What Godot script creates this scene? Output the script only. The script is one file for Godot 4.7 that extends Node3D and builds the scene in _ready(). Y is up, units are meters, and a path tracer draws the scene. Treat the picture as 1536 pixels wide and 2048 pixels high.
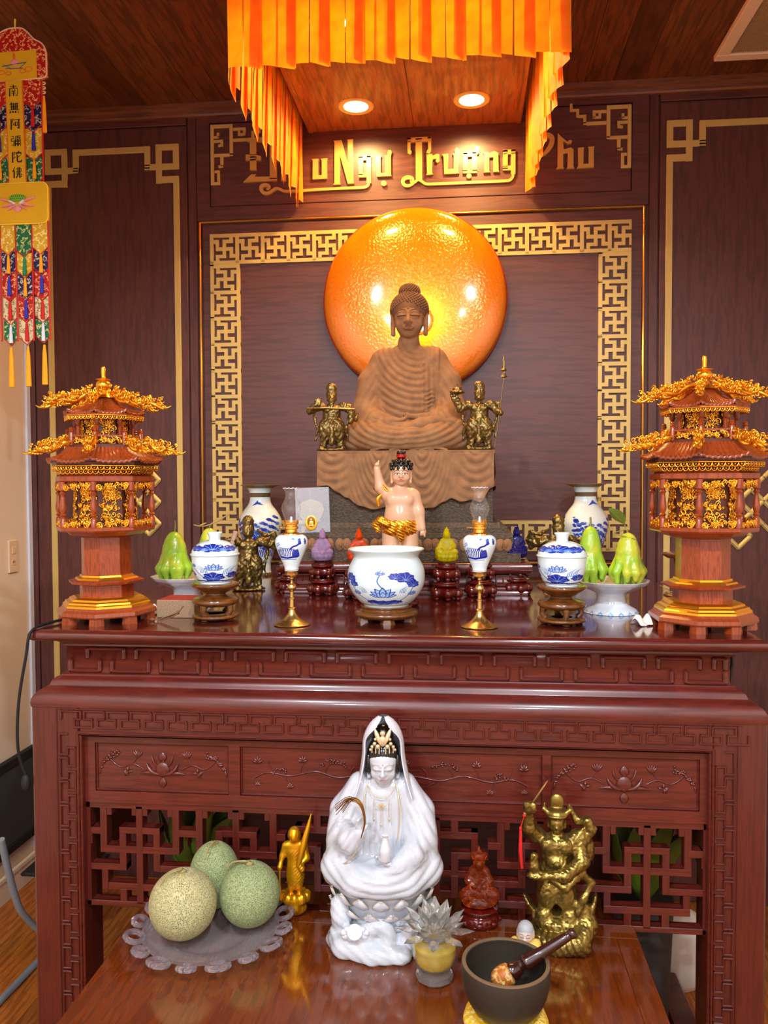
extends Node3D

const FLOOR := -0.2
const TOP := 1.27
const LOW := 0.52
const CEIL := 3.39
const WX := 1.837
var M := {}
var taken := {}
var shared := {}

# ---------------------------------------------------------------- names and metas
func numbered(called: String) -> String:
	if not taken.has(called):
		taken[called] = 0
		return called
	taken[called] += 1
	return "%s_%03d" % [called, taken[called]]

func tag(o: Node, label: String, category := "", group := "", kind := "") -> Node:
	if label: o.set_meta("label", label)
	if category: o.set_meta("category", category)
	if group: o.set_meta("group", group)
	if kind: o.set_meta("kind", kind)
	return o

func thing(called: String, label: String, category: String, at := Vector3.ZERO, turn := 0.0, group := "") -> Node3D:
	var o := Node3D.new()
	o.name = numbered(called)
	add_child(o)
	o.position = at
	o.rotation.y = turn
	tag(o, label, category, group)
	return o

func put(called: String, mesh: Mesh, mat: Material, parent: Node = self, at := Vector3.ZERO) -> MeshInstance3D:
	var o := MeshInstance3D.new()
	o.name = numbered(called) if parent == self else called
	o.mesh = mesh
	o.material_override = mat
	o.position = at
	parent.add_child(o, true)
	return o

func obj(called: String, st: SurfaceTool, mat: Material, parent: Node = self, at := Vector3.ZERO) -> MeshInstance3D:
	return put(called, done(st), mat, parent, at)

func struct(called: String, st: SurfaceTool, mat: Material, parent: Node = self) -> MeshInstance3D:
	var o := obj(called, st, mat, parent)
	if parent == self: o.set_meta("kind", "structure")
	return o

func dup(root: Node3D, called: String, at: Vector3, turn := 0.0, label := "") -> Node3D:
	var r: Node3D = root.duplicate()
	r.name = numbered(called)
	add_child(r)
	r.position = at
	r.rotation.y = turn
	if label: r.set_meta("label", label)
	return r

# ---------------------------------------------------------------- shapes
func tool() -> SurfaceTool:
	var st := SurfaceTool.new()
	st.begin(Mesh.PRIMITIVE_TRIANGLES)
	return st

func done(st: SurfaceTool) -> ArrayMesh:
	st.generate_normals()
	return st.commit()

func tri(st: SurfaceTool, a: Vector3, b: Vector3, c: Vector3) -> void:
	st.add_vertex(a); st.add_vertex(c); st.add_vertex(b)

func quad(st: SurfaceTool, a: Vector3, b: Vector3, c: Vector3, d: Vector3) -> void:
	st.add_vertex(a); st.add_vertex(c); st.add_vertex(b)
	st.add_vertex(a); st.add_vertex(d); st.add_vertex(c)

func flat(st: SurfaceTool) -> void:
	st.set_smooth_group(-1)

func soft(st: SurfaceTool, g := 0) -> void:
	st.set_smooth_group(g)

# box with chamfered edges
func box(st: SurfaceTool, lo: Vector3, hi: Vector3, bev := 0.0, xf := Transform3D()) -> void:
	flat(st)
	var c := (lo + hi) / 2.0
	var h := (hi - lo) / 2.0
	var b: float = min(bev, min(h.x, min(h.y, h.z)) * 0.9)
	for ax in 3:
		for s in [-1.0, 1.0]:
			var u := (ax + 1) % 3
			var w := (ax + 2) % 3
			var p := []
			for k in [[-1, -1], [1, -1], [1, 1], [-1, 1]]:
				var q := Vector3.ZERO
				q[ax] = h[ax] * s
				q[u] = (h[u] - b) * k[0]
				q[w] = (h[w] - b) * k[1]
				p.append(xf * (c + q))
			if s > 0: quad(st, p[0], p[1], p[2], p[3])
			else: quad(st, p[3], p[2], p[1], p[0])
	if b <= 0.0: return
	for ax in 3:                                                    # edge chamfers along ax
		var u := (ax + 1) % 3
		var w := (ax + 2) % 3
		for k in [[-1, -1], [1, -1], [1, 1], [-1, 1]]:
			var p := []
			for e in [[0, -1], [0, 1], [1, 1], [1, -1]]:
				var q := Vector3.ZERO
				q[ax] = (h[ax] - b) * e[1]
				q[u] = (h[u] - (b if e[0] == 0 else 0.0)) * k[0]
				q[w] = (h[w] - (b if e[0] == 1 else 0.0)) * k[1]
				p.append(xf * (c + q))
			if k[0] * k[1] > 0: quad(st, p[3], p[2], p[1], p[0])
			else: quad(st, p[0], p[1], p[2], p[3])
	for sx in [-1, 1]:
		for sy in [-1, 1]:
			for sz in [-1, 1]:
				var a := xf * (c + Vector3(h.x * sx, (h.y - b) * sy, (h.z - b) * sz))
				var d := xf * (c + Vector3((h.x - b) * sx, h.y * sy, (h.z - b) * sz))
				var e := xf * (c + Vector3((h.x - b) * sx, (h.y - b) * sy, h.z * sz))
				if sx * sy * sz > 0: tri(st, a, d, e)
				else: tri(st, a, e, d)

func boxed(lo: Vector3, hi: Vector3, bev := 0.0) -> SurfaceTool:
	var st := tool()
	box(st, lo, hi, bev)
	return st

# one smooth or faceted patch: rows of points, wrapped round when closed
func patch(st: SurfaceTool, rows: Array, closed := false, uvs := false, smooth := 0) -> void:
	st.set_smooth_group(smooth)
	var nr := rows.size()
	var nc: int = rows[0].size()
	for i in nr - 1:
		var r0: PackedVector3Array = rows[i]
		var r1: PackedVector3Array = rows[i + 1]
		for j in (nc if closed else nc - 1):
			var k := (j + 1) % nc
			if uvs:
				var u0 := float(j) / (nc if closed else nc - 1)
				var u1 := float(j + 1) / (nc if closed else nc - 1)
				var v0 := 1.0 - float(i) / (nr - 1)
				var v1 := 1.0 - float(i + 1) / (nr - 1)
				for q in [[r0[j], u0, v0], [r1[k], u1, v1], [r0[k], u1, v0], [r0[j], u0, v0], [r1[j], u0, v1], [r1[k], u1, v1]]:
					st.set_uv(Vector2(q[1], q[2]))
					st.add_vertex(q[0])
			else:
				st.add_vertex(r0[j]); st.add_vertex(r1[k]); st.add_vertex(r0[k])
				st.add_vertex(r0[j]); st.add_vertex(r1[j]); st.add_vertex(r1[k])

# turned profile of (radius, height), from the bottom up; sharp corners stay sharp
func lathe(st: SurfaceTool, prof: Array, segs := 32, xf := Transform3D(), squash := 1.0, sharp := 0.75, uvs := false, wob := 0.0, wn := 0) -> void:
	var g := 0
	var n := prof.size()
	var total := 0.0
	var lens := [0.0]
	for i in n - 1:
		total += (prof[i + 1] - prof[i]).length()
		lens.append(total)
	var rings := []
	for i in n:
		var ring := PackedVector3Array()
		for j in segs:
			var a := TAU * j / segs
			var r: float = prof[i].x * (1.0 + wob * cos(wn * a))
			ring.append(xf * Vector3(sin(a) * r, prof[i].y, cos(a) * r * squash))
		rings.append(ring)
	for i in n - 1:
		if i > 0:
			var d0: Vector2 = (prof[i] - prof[i - 1]).normalized()
			var d1: Vector2 = (prof[i + 1] - prof[i]).normalized()
			if d0.dot(d1) < sharp: g += 1
		st.set_smooth_group(g)
		for j in segs:
			var k := (j + 1) % segs
			var a: Vector3 = rings[i][j]
			var b: Vector3 = rings[i][k]
			var c: Vector3 = rings[i + 1][k]
			var d: Vector3 = rings[i + 1][j]
			if uvs:
				var u0 := float(j) / segs
				var u1 := float(j + 1) / segs
				var v0: float = 1.0 - lens[i] / total
				var v1: float = 1.0 - lens[i + 1] / total
				for q in [[a, u0, v0], [c, u1, v1], [b, u1, v0], [a, u0, v0], [d, u0, v1], [c, u1, v1]]:
					st.set_uv(Vector2(q[1], q[2]))
					st.add_vertex(q[0])
			else:
				if prof[i].x > 1e-6:
					st.add_vertex(a); st.add_vertex(c); st.add_vertex(b)
				if prof[i + 1].x > 1e-6:
					st.add_vertex(a); st.add_vertex(d); st.add_vertex(c)

func turned(prof: Array, segs := 32, uvs := false) -> SurfaceTool:
	var st := tool()
	lathe(st, prof, segs, Transform3D(), 1.0, 0.75, uvs)
	return st

func V2(a: Array) -> Array:                                          # flat list r, y, r, y, ... to points
	var o := []
	for i in range(0, a.size(), 2): o.append(Vector2(a[i], a[i + 1]))
	return o

# smooth curve through points
func spline(pts: Array, n := 6) -> Array:
	var o := []
	for i in pts.size() - 1:
		var p0 = pts[max(i - 1, 0)]
		var p3 = pts[min(i + 2, pts.size() - 1)]
		for k in n:
			o.append(pts[i].cubic_interpolate(pts[i + 1], p0, p3, float(k) / n))
	o.append(pts[-1])
	return o

# round bar along points; r is one radius or one per point
func tube(st: SurfaceTool, pts: Array, r, segs := 8, squash := 1.0, cap := true) -> void:
	var n := pts.size()
	var rows := []
	var up := Vector3.UP
	var t0: Vector3 = (pts[1] - pts[0]).normalized()
	if abs(t0.dot(up)) > 0.9: up = Vector3.BACK
	var side := t0.cross(up).normalized()
	for i in n:
		var t: Vector3 = (pts[min(i + 1, n - 1)] - pts[max(i - 1, 0)]).normalized()
		side = (side - t * side.dot(t)).normalized()
		var nn := side.cross(t)
		var rr: float = r[i] if r is Array else r
		var ring := PackedVector3Array()
		for j in segs:
			var a := -TAU * j / segs
			ring.append(pts[i] + side * cos(a) * rr + nn * sin(a) * rr * squash)
		rows.append(ring)
	patch(st, rows, true)
	if cap:
		soft(st, 7)
		for j in segs:
			var k := (j + 1) % segs
			tri(st, pts[0], rows[0][k], rows[0][j])
			tri(st, pts[n - 1], rows[n - 1][j], rows[n - 1][k])

func ball(st: SurfaceTool, c: Vector3, r: Vector3, nu := 16, nv := 10, basis := Basis()) -> void:
	var rows := []
	for i in nv + 1:
		var th := PI * i / nv
		var ring := PackedVector3Array()
		for j in nu:
			var a := TAU * j / nu
			ring.append(c + basis * Vector3(sin(th) * sin(a) * r.x, -cos(th) * r.y, sin(th) * cos(a) * r.z))
		rows.append(ring)
	patch(st, rows, true)

# outline in x, y pushed from z0 to z1, its front edge chamfered
func prism(st: SurfaceTool, poly: PackedVector2Array, z0: float, z1: float, bev := 0.0, xf := Transform3D()) -> void:
	flat(st)
	var p := poly
	if Geometry2D.is_polygon_clockwise(p): p.reverse()
	var n := p.size()
	var inner := p
	if bev > 0.0:
		inner = PackedVector2Array()
		for i in n:
			var e0 := (p[i] - p[(i + n - 1) % n]).normalized()
			var e1 := (p[(i + 1) % n] - p[i]).normalized()
			var m := Vector2(-e0.y, e0.x) + Vector2(-e1.y, e1.x)
			var k: float = max(m.length_squared() / 2.0, 0.3)
			inner.append(p[i] + m / k * bev)
	var id := Geometry2D.triangulate_polygon(p)
	for i in range(0, id.size(), 3):
		var a := id[i]; var b := id[i + 1]; var c := id[i + 2]
		if (p[b] - p[a]).cross(p[c] - p[a]) < 0.0:
			var t := b; b = c; c = t
		tri(st, xf * Vector3(inner[a].x, inner[a].y, z1), xf * Vector3(inner[b].x, inner[b].y, z1), xf * Vector3(inner[c].x, inner[c].y, z1))
		tri(st, xf * Vector3(p[a].x, p[a].y, z0), xf * Vector3(p[c].x, p[c].y, z0), xf * Vector3(p[b].x, p[b].y, z0))
	for i in n:
		var k := (i + 1) % n
		var zb := z1 - bev
		quad(st, xf * Vector3(p[i].x, p[i].y, z0), xf * Vector3(p[k].x, p[k].y, z0), xf * Vector3(p[k].x, p[k].y, zb), xf * Vector3(p[i].x, p[i].y, zb))
		if bev > 0.0:
			quad(st, xf * Vector3(p[i].x, p[i].y, zb), xf * Vector3(p[k].x, p[k].y, zb), xf * Vector3(inner[k].x, inner[k].y, z1), xf * Vector3(inner[i].x, inner[i].y, z1))

# moulding round a rectangular block: steps of (half width, half depth, height)
func rect_stack(st: SurfaceTool, steps: Array, at := Vector3.ZERO, cap := true) -> void:
	flat(st)
	var rings := []
	for s in steps:
		rings.append([at + Vector3(-s.x, s.z, s.y), at + Vector3(s.x, s.z, s.y), at + Vector3(s.x, s.z, -s.y), at + Vector3(-s.x, s.z, -s.y)])
	for j in 4:
		var k := (j + 1) % 4
		for i in rings.size() - 1:
			st.set_smooth_group(10 + j if steps.size() > 5 else -1)
			quad(st, rings[i][j], rings[i][k], rings[i + 1][k], rings[i + 1][j])
	flat(st)
	if cap:
		var t: Array = rings[-1]
		quad(st, t[0], t[1], t[2], t[3])
		var b: Array = rings[0]
		quad(st, b[3], b[2], b[1], b[0])

# ridges along a chain of points in a plane, each a small chamfered bar
func ridges(st: SurfaceTool, pts: Array, w: float, d: float, xf := Transform3D()) -> void:
	for i in pts.size() - 1:
		var a: Vector2 = pts[i]
		var b: Vector2 = pts[i + 1]
		var lo := Vector2(min(a.x, b.x), min(a.y, b.y)) - Vector2(w, w) / 2.0
		var hi := Vector2(max(a.x, b.x), max(a.y, b.y)) + Vector2(w, w) / 2.0
		box(st, Vector3(lo.x, lo.y, -0.002), Vector3(hi.x, hi.y, d + 0.0003 * (i % 3)), w * 0.35, xf)

# ---------------------------------------------------------------- materials
func noise_tex(seed_: int, freq: float, stops: Array, oct := 4, size := 512, kind := FastNoiseLite.TYPE_SIMPLEX_SMOOTH) -> NoiseTexture2D:
	var n := FastNoiseLite.new()
	n.seed = seed_
	n.frequency = freq
	n.noise_type = kind
	n.fractal_octaves = oct
	var g := Gradient.new()
	var of := PackedFloat32Array()
	var co := PackedColorArray()
	for s in stops:
		of.append(s[0]); co.append(s[1])
	g.offsets = of
	g.colors = co
	var t := NoiseTexture2D.new()
	t.noise = n
	t.width = size
	t.height = size
	t.seamless = true
	t.color_ramp = g
	return t

func plain(called: String, c: Color, rough := 0.6, metal := 0.0, coat := 0.0) -> StandardMaterial3D:
	var m := StandardMaterial3D.new()
	m.resource_name = called
	m.albedo_color = c
	m.roughness = rough
	m.metallic = metal
	if coat > 0.0:
		m.clearcoat_enabled = true
		m.clearcoat = coat
		m.clearcoat_roughness = 0.08
	M[called] = m
	return m

func grained(called: String, dark: Color, light: Color, scale_: Vector3, rough := 0.45, coat := 0.0, seed_ := 1, freq := 0.012, world := true) -> StandardMaterial3D:
	var m := plain(called, Color.WHITE, rough, 0.0, coat)
	m.albedo_texture = noise_tex(seed_, freq, [[0.0, dark], [0.42, dark.lerp(light, 0.35)], [0.55, light], [0.68, dark.lerp(light, 0.55)], [1.0, light]], 5)
	m.uv1_triplanar = true
	m.uv1_world_triplanar = world
	m.uv1_scale = scale_
	return m

func like(called: String, from: String, tint: Color) -> StandardMaterial3D:
	var m: StandardMaterial3D = M[from].duplicate()
	m.resource_name = called
	m.albedo_color = tint
	M[called] = m
	return m

func materials() -> void:
	grained("wall_wood", Color(0.27, 0.135, 0.125), Color(0.36, 0.19, 0.175), Vector3(5, 0.6, 5), 0.42, 0.0, 3)
	grained("wall_wood_flat", Color(0.27, 0.135, 0.125), Color(0.36, 0.19, 0.175), Vector3(0.5, 6, 5), 0.4, 0.0, 4)
	grained("ceiling_wood", Color(0.27, 0.13, 0.05), Color(0.46, 0.25, 0.10), Vector3(6, 6, 0.45), 0.5, 0.1, 5)
	like("ceiling_wood_dark", "ceiling_wood", Color(0.82, 0.78, 0.75))
	like("ceiling_wood_pale", "ceiling_wood", Color(1.0, 0.98, 0.92))
	grained("trim_wood", Color(0.30, 0.15, 0.07), Color(0.46, 0.25, 0.12), Vector3(0.6, 8, 8), 0.45, 0.2, 6)
	grained("soffit_wood", Color(0.40, 0.19, 0.06), Color(0.58, 0.30, 0.11), Vector3(6, 6, 0.5), 0.42, 0.25, 7)
	grained("altar_wood", Color(0.28, 0.085, 0.06), Color(0.40, 0.14, 0.10), Vector3(0.7, 12, 7), 0.30, 0.45, 8)
	grained("altar_wood_up", Color(0.28, 0.085, 0.06), Color(0.37, 0.125, 0.09), Vector3(14, 0.7, 10), 0.32, 0.4, 9)
	grained("altar_top", Color(0.26, 0.08, 0.065), Color(0.36, 0.125, 0.10), Vector3(0.7, 8, 9), 0.16, 0.7, 10)
	grained("low_table_wood", Color(0.36, 0.150, 0.04), Color(0.44, 0.195, 0.055), Vector3(6, 6, 0.6), 0.14, 0.7, 11)
	grained("floor_wood", Color(0.55, 0.30, 0.10), Color(0.76, 0.46, 0.18), Vector3(7, 7, 0.7), 0.35, 0.2, 12)
	like("floor_wood_dark", "floor_wood", Color(0.86, 0.82, 0.78))
	like("floor_wood_pale", "floor_wood", Color(1, 0.96, 0.9))
	plain("cream_paint", Color(0.86, 0.79, 0.71), 0.7)
	plain("white_paint", Color(0.88, 0.87, 0.85), 0.6)
	plain("gold_paint", Color(0.78, 0.68, 0.40), 0.38, 0.2)
	plain("gold_trim", Color(0.80, 0.60, 0.30), 0.22, 0.85)

# ---------------------------------------------------------------- camera, light
func setup() -> void:
	var cam := Camera3D.new()
	cam.name = "camera"
	cam.fov = rad_to_deg(2.0 * atan(1024.0 / 1636.0))
	cam.position = Vector3(0.22, 1.67, 3.687)
	cam.rotation = Vector3(-0.0358317, 0.100513, -0.00410236)
	cam.near = 0.02
	add_child(cam)
	cam.current = true
	var e := Environment.new()
	e.background_mode = Environment.BG_COLOR
	e.background_color = Color(0.0, 0.0, 0.0)
	e.tonemap_mode = Environment.TONE_MAPPER_LINEAR
	e.tonemap_exposure = 1.1
	e.sdfgi_enabled = true
	e.ssao_enabled = true
	e.ssil_enabled = true
	var w := WorldEnvironment.new()
	w.name = "room_air"
	w.environment = e
	add_child(w)
	# ceiling lamps of the room behind the camera (x, z, energy)
	plain("lamp_white", Color(1, 1, 1), 0.5)
	M.lamp_white.emission_enabled = true
	M.lamp_white.emission = Color(1.0, 0.95, 0.88)
	M.lamp_white.emission_energy_multiplier = 6.0
	plain("lamp_warm", Color(1, 1, 1), 0.5)
	M.lamp_warm.emission_enabled = true
	M.lamp_warm.emission = Color(1.0, 0.90, 0.68)
	M.lamp_warm.emission_energy_multiplier = 9.0
	plain("lamp_ring", Color(0.80, 0.68, 0.45), 0.4, 0.3)
	for a in [[-0.75, 3.75, 6.8, "left of the camera"], [0.75, 3.75, 6.8, "right of the camera"], [-0.75, 5.7, 6.5, "far left at the back of the room"], [0.75, 5.7, 6.5, "far right at the back of the room"]]:
		downlight(Vector3(a[0], CEIL, a[1]), 0.085, "lamp_white", a[2], Color(0.93, 0.96, 1.0), 0.05, "round white ceiling downlight " + a[3])
	for a in [[-0.24, 0.229, "left of the two glowing downlights near the wall in the canopy soffit"], [0.242, 0.235, "right of the two glowing downlights near the wall in the canopy soffit"], [-0.24, 0.86, "left downlight at the canopy's front edge, hidden behind the orange valance"], [0.242, 0.86, "right downlight at the canopy's front edge, hidden behind the orange valance"]]:
		downlight(Vector3(a[0], 3.246, a[1]), 0.062, "lamp_warm", 0.85, Color(1.0, 0.80, 0.50), 0.045, a[2])

func downlight(at: Vector3, r: float, glow: String, energy: float, c: Color, size: float, label: String) -> void:
	var o := thing("downlight", label, "ceiling light", at, 0.0, "round ceiling downlights")
	obj("trim_ring", turned(V2([r * 0.8, -0.001, r, -0.004, r * 1.16, -0.004, r * 1.22, 0.0, r * 1.2, 0.004]), 40), M.lamp_ring, o)
	obj("lens", turned(V2([0.0, -0.0025, r * 0.6, -0.0022, r * 0.86, -0.0015, r * 0.86, 0.002]), 40), M[glow], o)
	var l := SpotLight3D.new()
	l.name = "lamp"
	l.light_color = c
	l.light_energy = energy
	l.light_size = size
	l.spot_range = 12.0
	l.spot_attenuation = 2.0
	l.spot_angle = 84.0
	l.spot_angle_attenuation = 0.35
	l.shadow_enabled = true
	l.rotation.x = -PI / 2
	l.position.y = -0.012
	o.add_child(l)

# ---------------------------------------------------------------- the room
func room() -> void:
	var st := boxed(Vector3(-WX - 0.15, FLOOR - 0.25, -0.3), Vector3(WX + 0.15, CEIL + 0.3, -0.012))
	var wall := struct("wall_back", st, M.wall_wood)
	# panels and stiles standing proud of the wall, narrow grooves between them
	var g := 0.003
	var parts := [[-1.80, -1.05, FLOOR, 3.305, "wall_wood"], [1.05, 1.80, FLOOR, 3.305, "wall_wood"], [-1.05, -1.005, FLOOR, 3.38, "wall_wood"], [1.005, 1.05, FLOOR, 3.38, "wall_wood"],
		[-0.945, 0.935, 2.93, 3.308, "wall_wood_flat"], [-0.985, 0.985, 1.318, 2.855, "wall_wood_flat"], [-WX, -1.80, FLOOR, 3.38, "wall_wood"], [1.80, WX, FLOOR, 3.38, "wall_wood"],
		[-1.80, -1.05, 3.305, 3.38, "wall_wood_flat"], [1.05, 1.80, 3.305, 3.38, "wall_wood_flat"], [-1.005, 1.005, FLOOR, 1.300, "wall_wood_flat"]]
	for p in parts:
		obj("wall_panel", boxed(Vector3(p[0] + g, p[2] + g, -0.03), Vector3(p[1] - g, p[3] - g, 0.0), 0.003), M[p[4]], wall)
	for p in [[-1.005, -0.945, 2.87, 3.38], [0.935, 1.005, 2.87, 3.38], [-0.945, 0.935, 3.308, 3.38], [-0.945, 0.935, 2.87, 2.93]]:
		obj("wall_panel", boxed(Vector3(p[0], p[2], -0.03), Vector3(p[1], p[3], 0.002), 0.0), M.wall_wood_flat, wall)
	# thin gilt moulding round the niche panel
	st = tool()
	for p in [[-0.999, 2.858, 0.992, 2.868], [-0.999, 1.304, 0.992, 1.314], [-0.999, 1.304, -0.989, 2.868], [0.982, 1.304, 0.992, 2.868]]:
		box(st, Vector3(p[0], p[1], -0.012), Vector3(p[2], p[3], 0.008), 0.0035)
	struct("trim_1", st, M.gold_trim)
	# crown moulding
	st = tool()
	var prof := [Vector2(0.0, 3.335), Vector2(0.012, 3.337), Vector2(0.016, 3.345), Vector2(0.018, 3.362), Vector2(0.03, 3.37), Vector2(0.032, 3.392), Vector2(0.0, 3.392)]
	var rows := []
	for q in prof: rows.append(PackedVector3Array([Vector3(-WX, q.y, q.x), Vector3(WX, q.y, q.x)]))
	patch(st, rows, false, false, -1)
	struct("trim_2", st, M.trim_wood)
	# ceiling of long boards running away from the wall
	st = boxed(Vector3(-WX - 0.15, CEIL + 0.012, -0.3), Vector3(WX + 0.15, CEIL + 0.25, 7.2))
	var ceil_ := struct("ceiling", st, M.ceiling_wood_dark)
	var cm := ["ceiling_wood", "ceiling_wood_dark", "ceiling_wood_pale", "ceiling_wood"]
	var k := 0
	var x := -WX
	while x < WX - 0.01:
		var w: float = min(0.122, WX - x)
		obj("ceiling_board", boxed(Vector3(x + 0.0006, CEIL, -0.01), Vector3(x + w - 0.0006, CEIL + 0.014, 7.0), 0.0015), M[cm[(k * 7 + k / 3) % 4]], ceil_)
		x += w
		k += 1
	# floor of boards
	st = boxed(Vector3(-WX - 0.15, FLOOR - 0.25, -0.3), Vector3(WX + 0.15, FLOOR - 0.012, 7.2))
	var fl := struct("floor", st, M.floor_wood_dark)
	var fm := ["floor_wood", "floor_wood_dark", "floor_wood_pale"]
	x = -WX
	k = 0
	while x < WX - 0.01:
		var w: float = min(0.125, WX - x)
		var z := -0.01 - 0.37 * (k % 3)
		while z < 7.0:
			var a: float = max(z, -0.01)
			var b: float = min(z + 1.25, 7.0)
			if b > a + 0.02:
				obj("floor_board", boxed(Vector3(x + 0.0005, FLOOR - 0.014, a + 0.0005), Vector3(x + w - 0.0005, FLOOR, b - 0.0005), 0.001), M[fm[(k * 5 + int(z * 3.0 + 9.0)) % 3]], fl)
			z += 1.25
		x += w
		k += 1
	struct("wall_left", boxed(Vector3(-WX - 0.15, FLOOR - 0.2, -0.3), Vector3(-WX, CEIL + 0.2, 7.2)), M.cream_paint)
	struct("wall_right", boxed(Vector3(WX, FLOOR - 0.2, -0.3), Vector3(WX + 0.15, CEIL + 0.2, 7.2)), M.cream_paint)
	struct("wall_front", boxed(Vector3(-WX - 0.15, FLOOR - 0.2, 7.0), Vector3(WX + 0.15, CEIL + 0.2, 7.15)), M.white_paint)
	st = boxed(Vector3(-WX, FLOOR, 0.0), Vector3(-WX + 0.012, FLOOR + 0.10, 7.0), 0.003)
	box(st, Vector3(-WX, FLOOR + 0.10, 0.0), Vector3(-WX + 0.018, FLOOR + 0.125, 7.0), 0.004)
	struct("baseboard_left", st, M.cream_paint)
	# white angle bead where the cream wall meets the panelling
	struct("trim_3", boxed(Vector3(-WX, FLOOR + 0.125, 0.0), Vector3(-WX + 0.012, 3.335, 0.035), 0.003), plain("bead_white", Color(0.80, 0.83, 0.90), 0.4))
	soffit()
	gold_ornaments()
	vent()
	socket()

func soffit() -> void:
	var o := thing("canopy_soffit", "dropped wooden ceiling box above the altar, hung with the orange curtain", "soffit")
	obj("board_panel", boxed(Vector3(-0.475, 3.246, 0.0), Vector3(-0.012, 3.262, 1.18), 0.002), M.soffit_wood, o)
	obj("board_panel", boxed(Vector3(-0.011, 3.246, 0.0), Vector3(0.45, 3.262, 1.18), 0.002), M.soffit_wood, o)
	var st := tool()
	box(st, Vector3(-0.485, 3.24, 0.0), Vector3(-0.465, CEIL, 1.2), 0.003)
	box(st, Vector3(0.44, 3.24, 0.0), Vector3(0.46, CEIL, 1.2), 0.003)
	box(st, Vector3(-0.485, 3.24, 1.18), Vector3(0.46, CEIL, 1.2), 0.003)
	obj("fascia", st, M.soffit_wood, o)

func fret_knot(st: SurfaceTool, sx: float, x: float, y: float) -> void:
	# square knot at the upper corner of a side panel; x is the outer edge, y the top, sx points back along the top bar
	var q := [[0, 0, 0.148, 0.038], [0, 0.119, 0.222, 0.157], [0, 0, 0.038, 0.157], [0.110, 0, 0.148, 0.240], [0, 0.197, 0.148, 0.238], [0.184, 0.008, 0.222, 0.157]]
	for r in q:
		var a: float = x + sx * r[0] * 0.737
		var b: float = x + sx * r[2] * 0.737
		box(st, Vector3(min(a, b), y - r[3] * 0.737, 0.0), Vector3(max(a, b), y - r[1] * 0.737, 0.008 + r[2] * 0.002 + r[3] * 0.003), 0.0015)

func gold_ornaments() -> void:
	# fret borders of the two side panels
	for s in [-1, 1]:
		var st := tool()
		var xi: float = 1.087 * s if s < 0 else 1.078                      # inner edge of the panel border
		var xo: float = 1.729 * s if s < 0 else 1.720
		var lo: float = min(xi, xo)
		var hi: float = max(xi, xo)
		var y := 3.222 if s < 0 else 3.222
		fret_knot(st, 1.0, lo, y)
		fret_knot(st, -1.0, hi, y)
		box(st, Vector3(lo + 0.1356, y - 0.034, 0.0), Vector3(hi - 0.1356, y - 0.006, 0.008), 0.0015)
		box(st, Vector3(lo, 0.0, 0.0), Vector3(lo + 0.028, y - 0.145, 0.008), 0.0015)
		box(st, Vector3(hi - 0.028, 0.0, 0.0), Vector3(hi, y - 0.145, 0.008), 0.0015)
		tag(obj("fret_border", st, M.gold_paint), "gold fret border with square corner knots on the %s dark wall panel" % ("left" if s < 0 else "right"), "wall ornament", "gold fret borders")
	# stepped corner frets either side of the lettering
	for s in [-1, 1]:
		var st := tool()
		var x0 := -0.938 if s < 0 else 0.930
		var q := [[0, 0, 0.105, 0.016], [0, 0, 0.016, 0.27], [0.089, 0, 0.105, 0.145], [0, 0.131, 0.105, 0.145], [0, 0.258, 0.04, 0.27], [0.03, 0.205, 0.043, 0.27], [0.018, 0.205, 0.043, 0.217],
			[0.045, 0.131, 0.06, 0.195], [0.036, 0.182, 0.06, 0.195], [0.016, 0.068, 0.06, 0.081], [0.047, 0.068, 0.06, 0.1], [0.036, 0.088, 0.06, 0.1], [0.016, 0.05, 0.042, 0.062], [0.03, 0.036, 0.042, 0.062],
			[0.105, 0.066, 0.205, 0.08], [0.191, 0.035, 0.205, 0.08], [0.191, 0.035, 0.235, 0.048], [0.222, 0.008, 0.235, 0.048], [0.222, 0.008, 0.262, 0.02], [0.25, -0.015, 0.262, 0.02],
			[0.105, 0.018, 0.165, 0.031], [0.152, 0.018, 0.165, 0.055], [0.128, 0.043, 0.165, 0.055], [0.128, 0.031, 0.14, 0.055]]
		for r in q:
			var a: float = x0 - s * r[0]
			var b: float = x0 - s * r[2]
			box(st, Vector3(min(a, b), 3.298 - r[3], 0.0), Vector3(max(a, b), 3.298 - r[1], 0.007 + r[2] * 0.003 + r[3] * 0.005), 0.001)
		tag(obj("corner_fret", st, M.gold_paint), "small stepped gold corner fret at the upper %s of the lettering panel" % ("left" if s < 0 else "right"), "wall ornament", "stepped corner frets")
	# pierced fretwork frame round the niche: four strips of one thing
	var o := thing("fretwork_frame", "pierced gold key-pattern frame round the dark panel behind the seated statue", "wall ornament")
	obj("pierced_strip", fret_strip(-0.945, 2.669, 0.933, 2.806, false), M.gold_paint, o)
	obj("pierced_strip", fret_strip(-0.945, 1.363, 0.933, 1.499, false), M.gold_paint, o)
	obj("pierced_strip", fret_strip(-0.945, 1.4995, -0.806, 2.6685, true), M.gold_paint, o)
	obj("pierced_strip", fret_strip(0.794, 1.4995, 0.933, 2.6685, true), M.gold_paint, o)
	# interlaced diamond knots low on the side panels
	knot(Vector3(-1.405, 1.585, 0.0), "left")
	knot(Vector3(1.395, 1.585, 0.0), "right")

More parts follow.
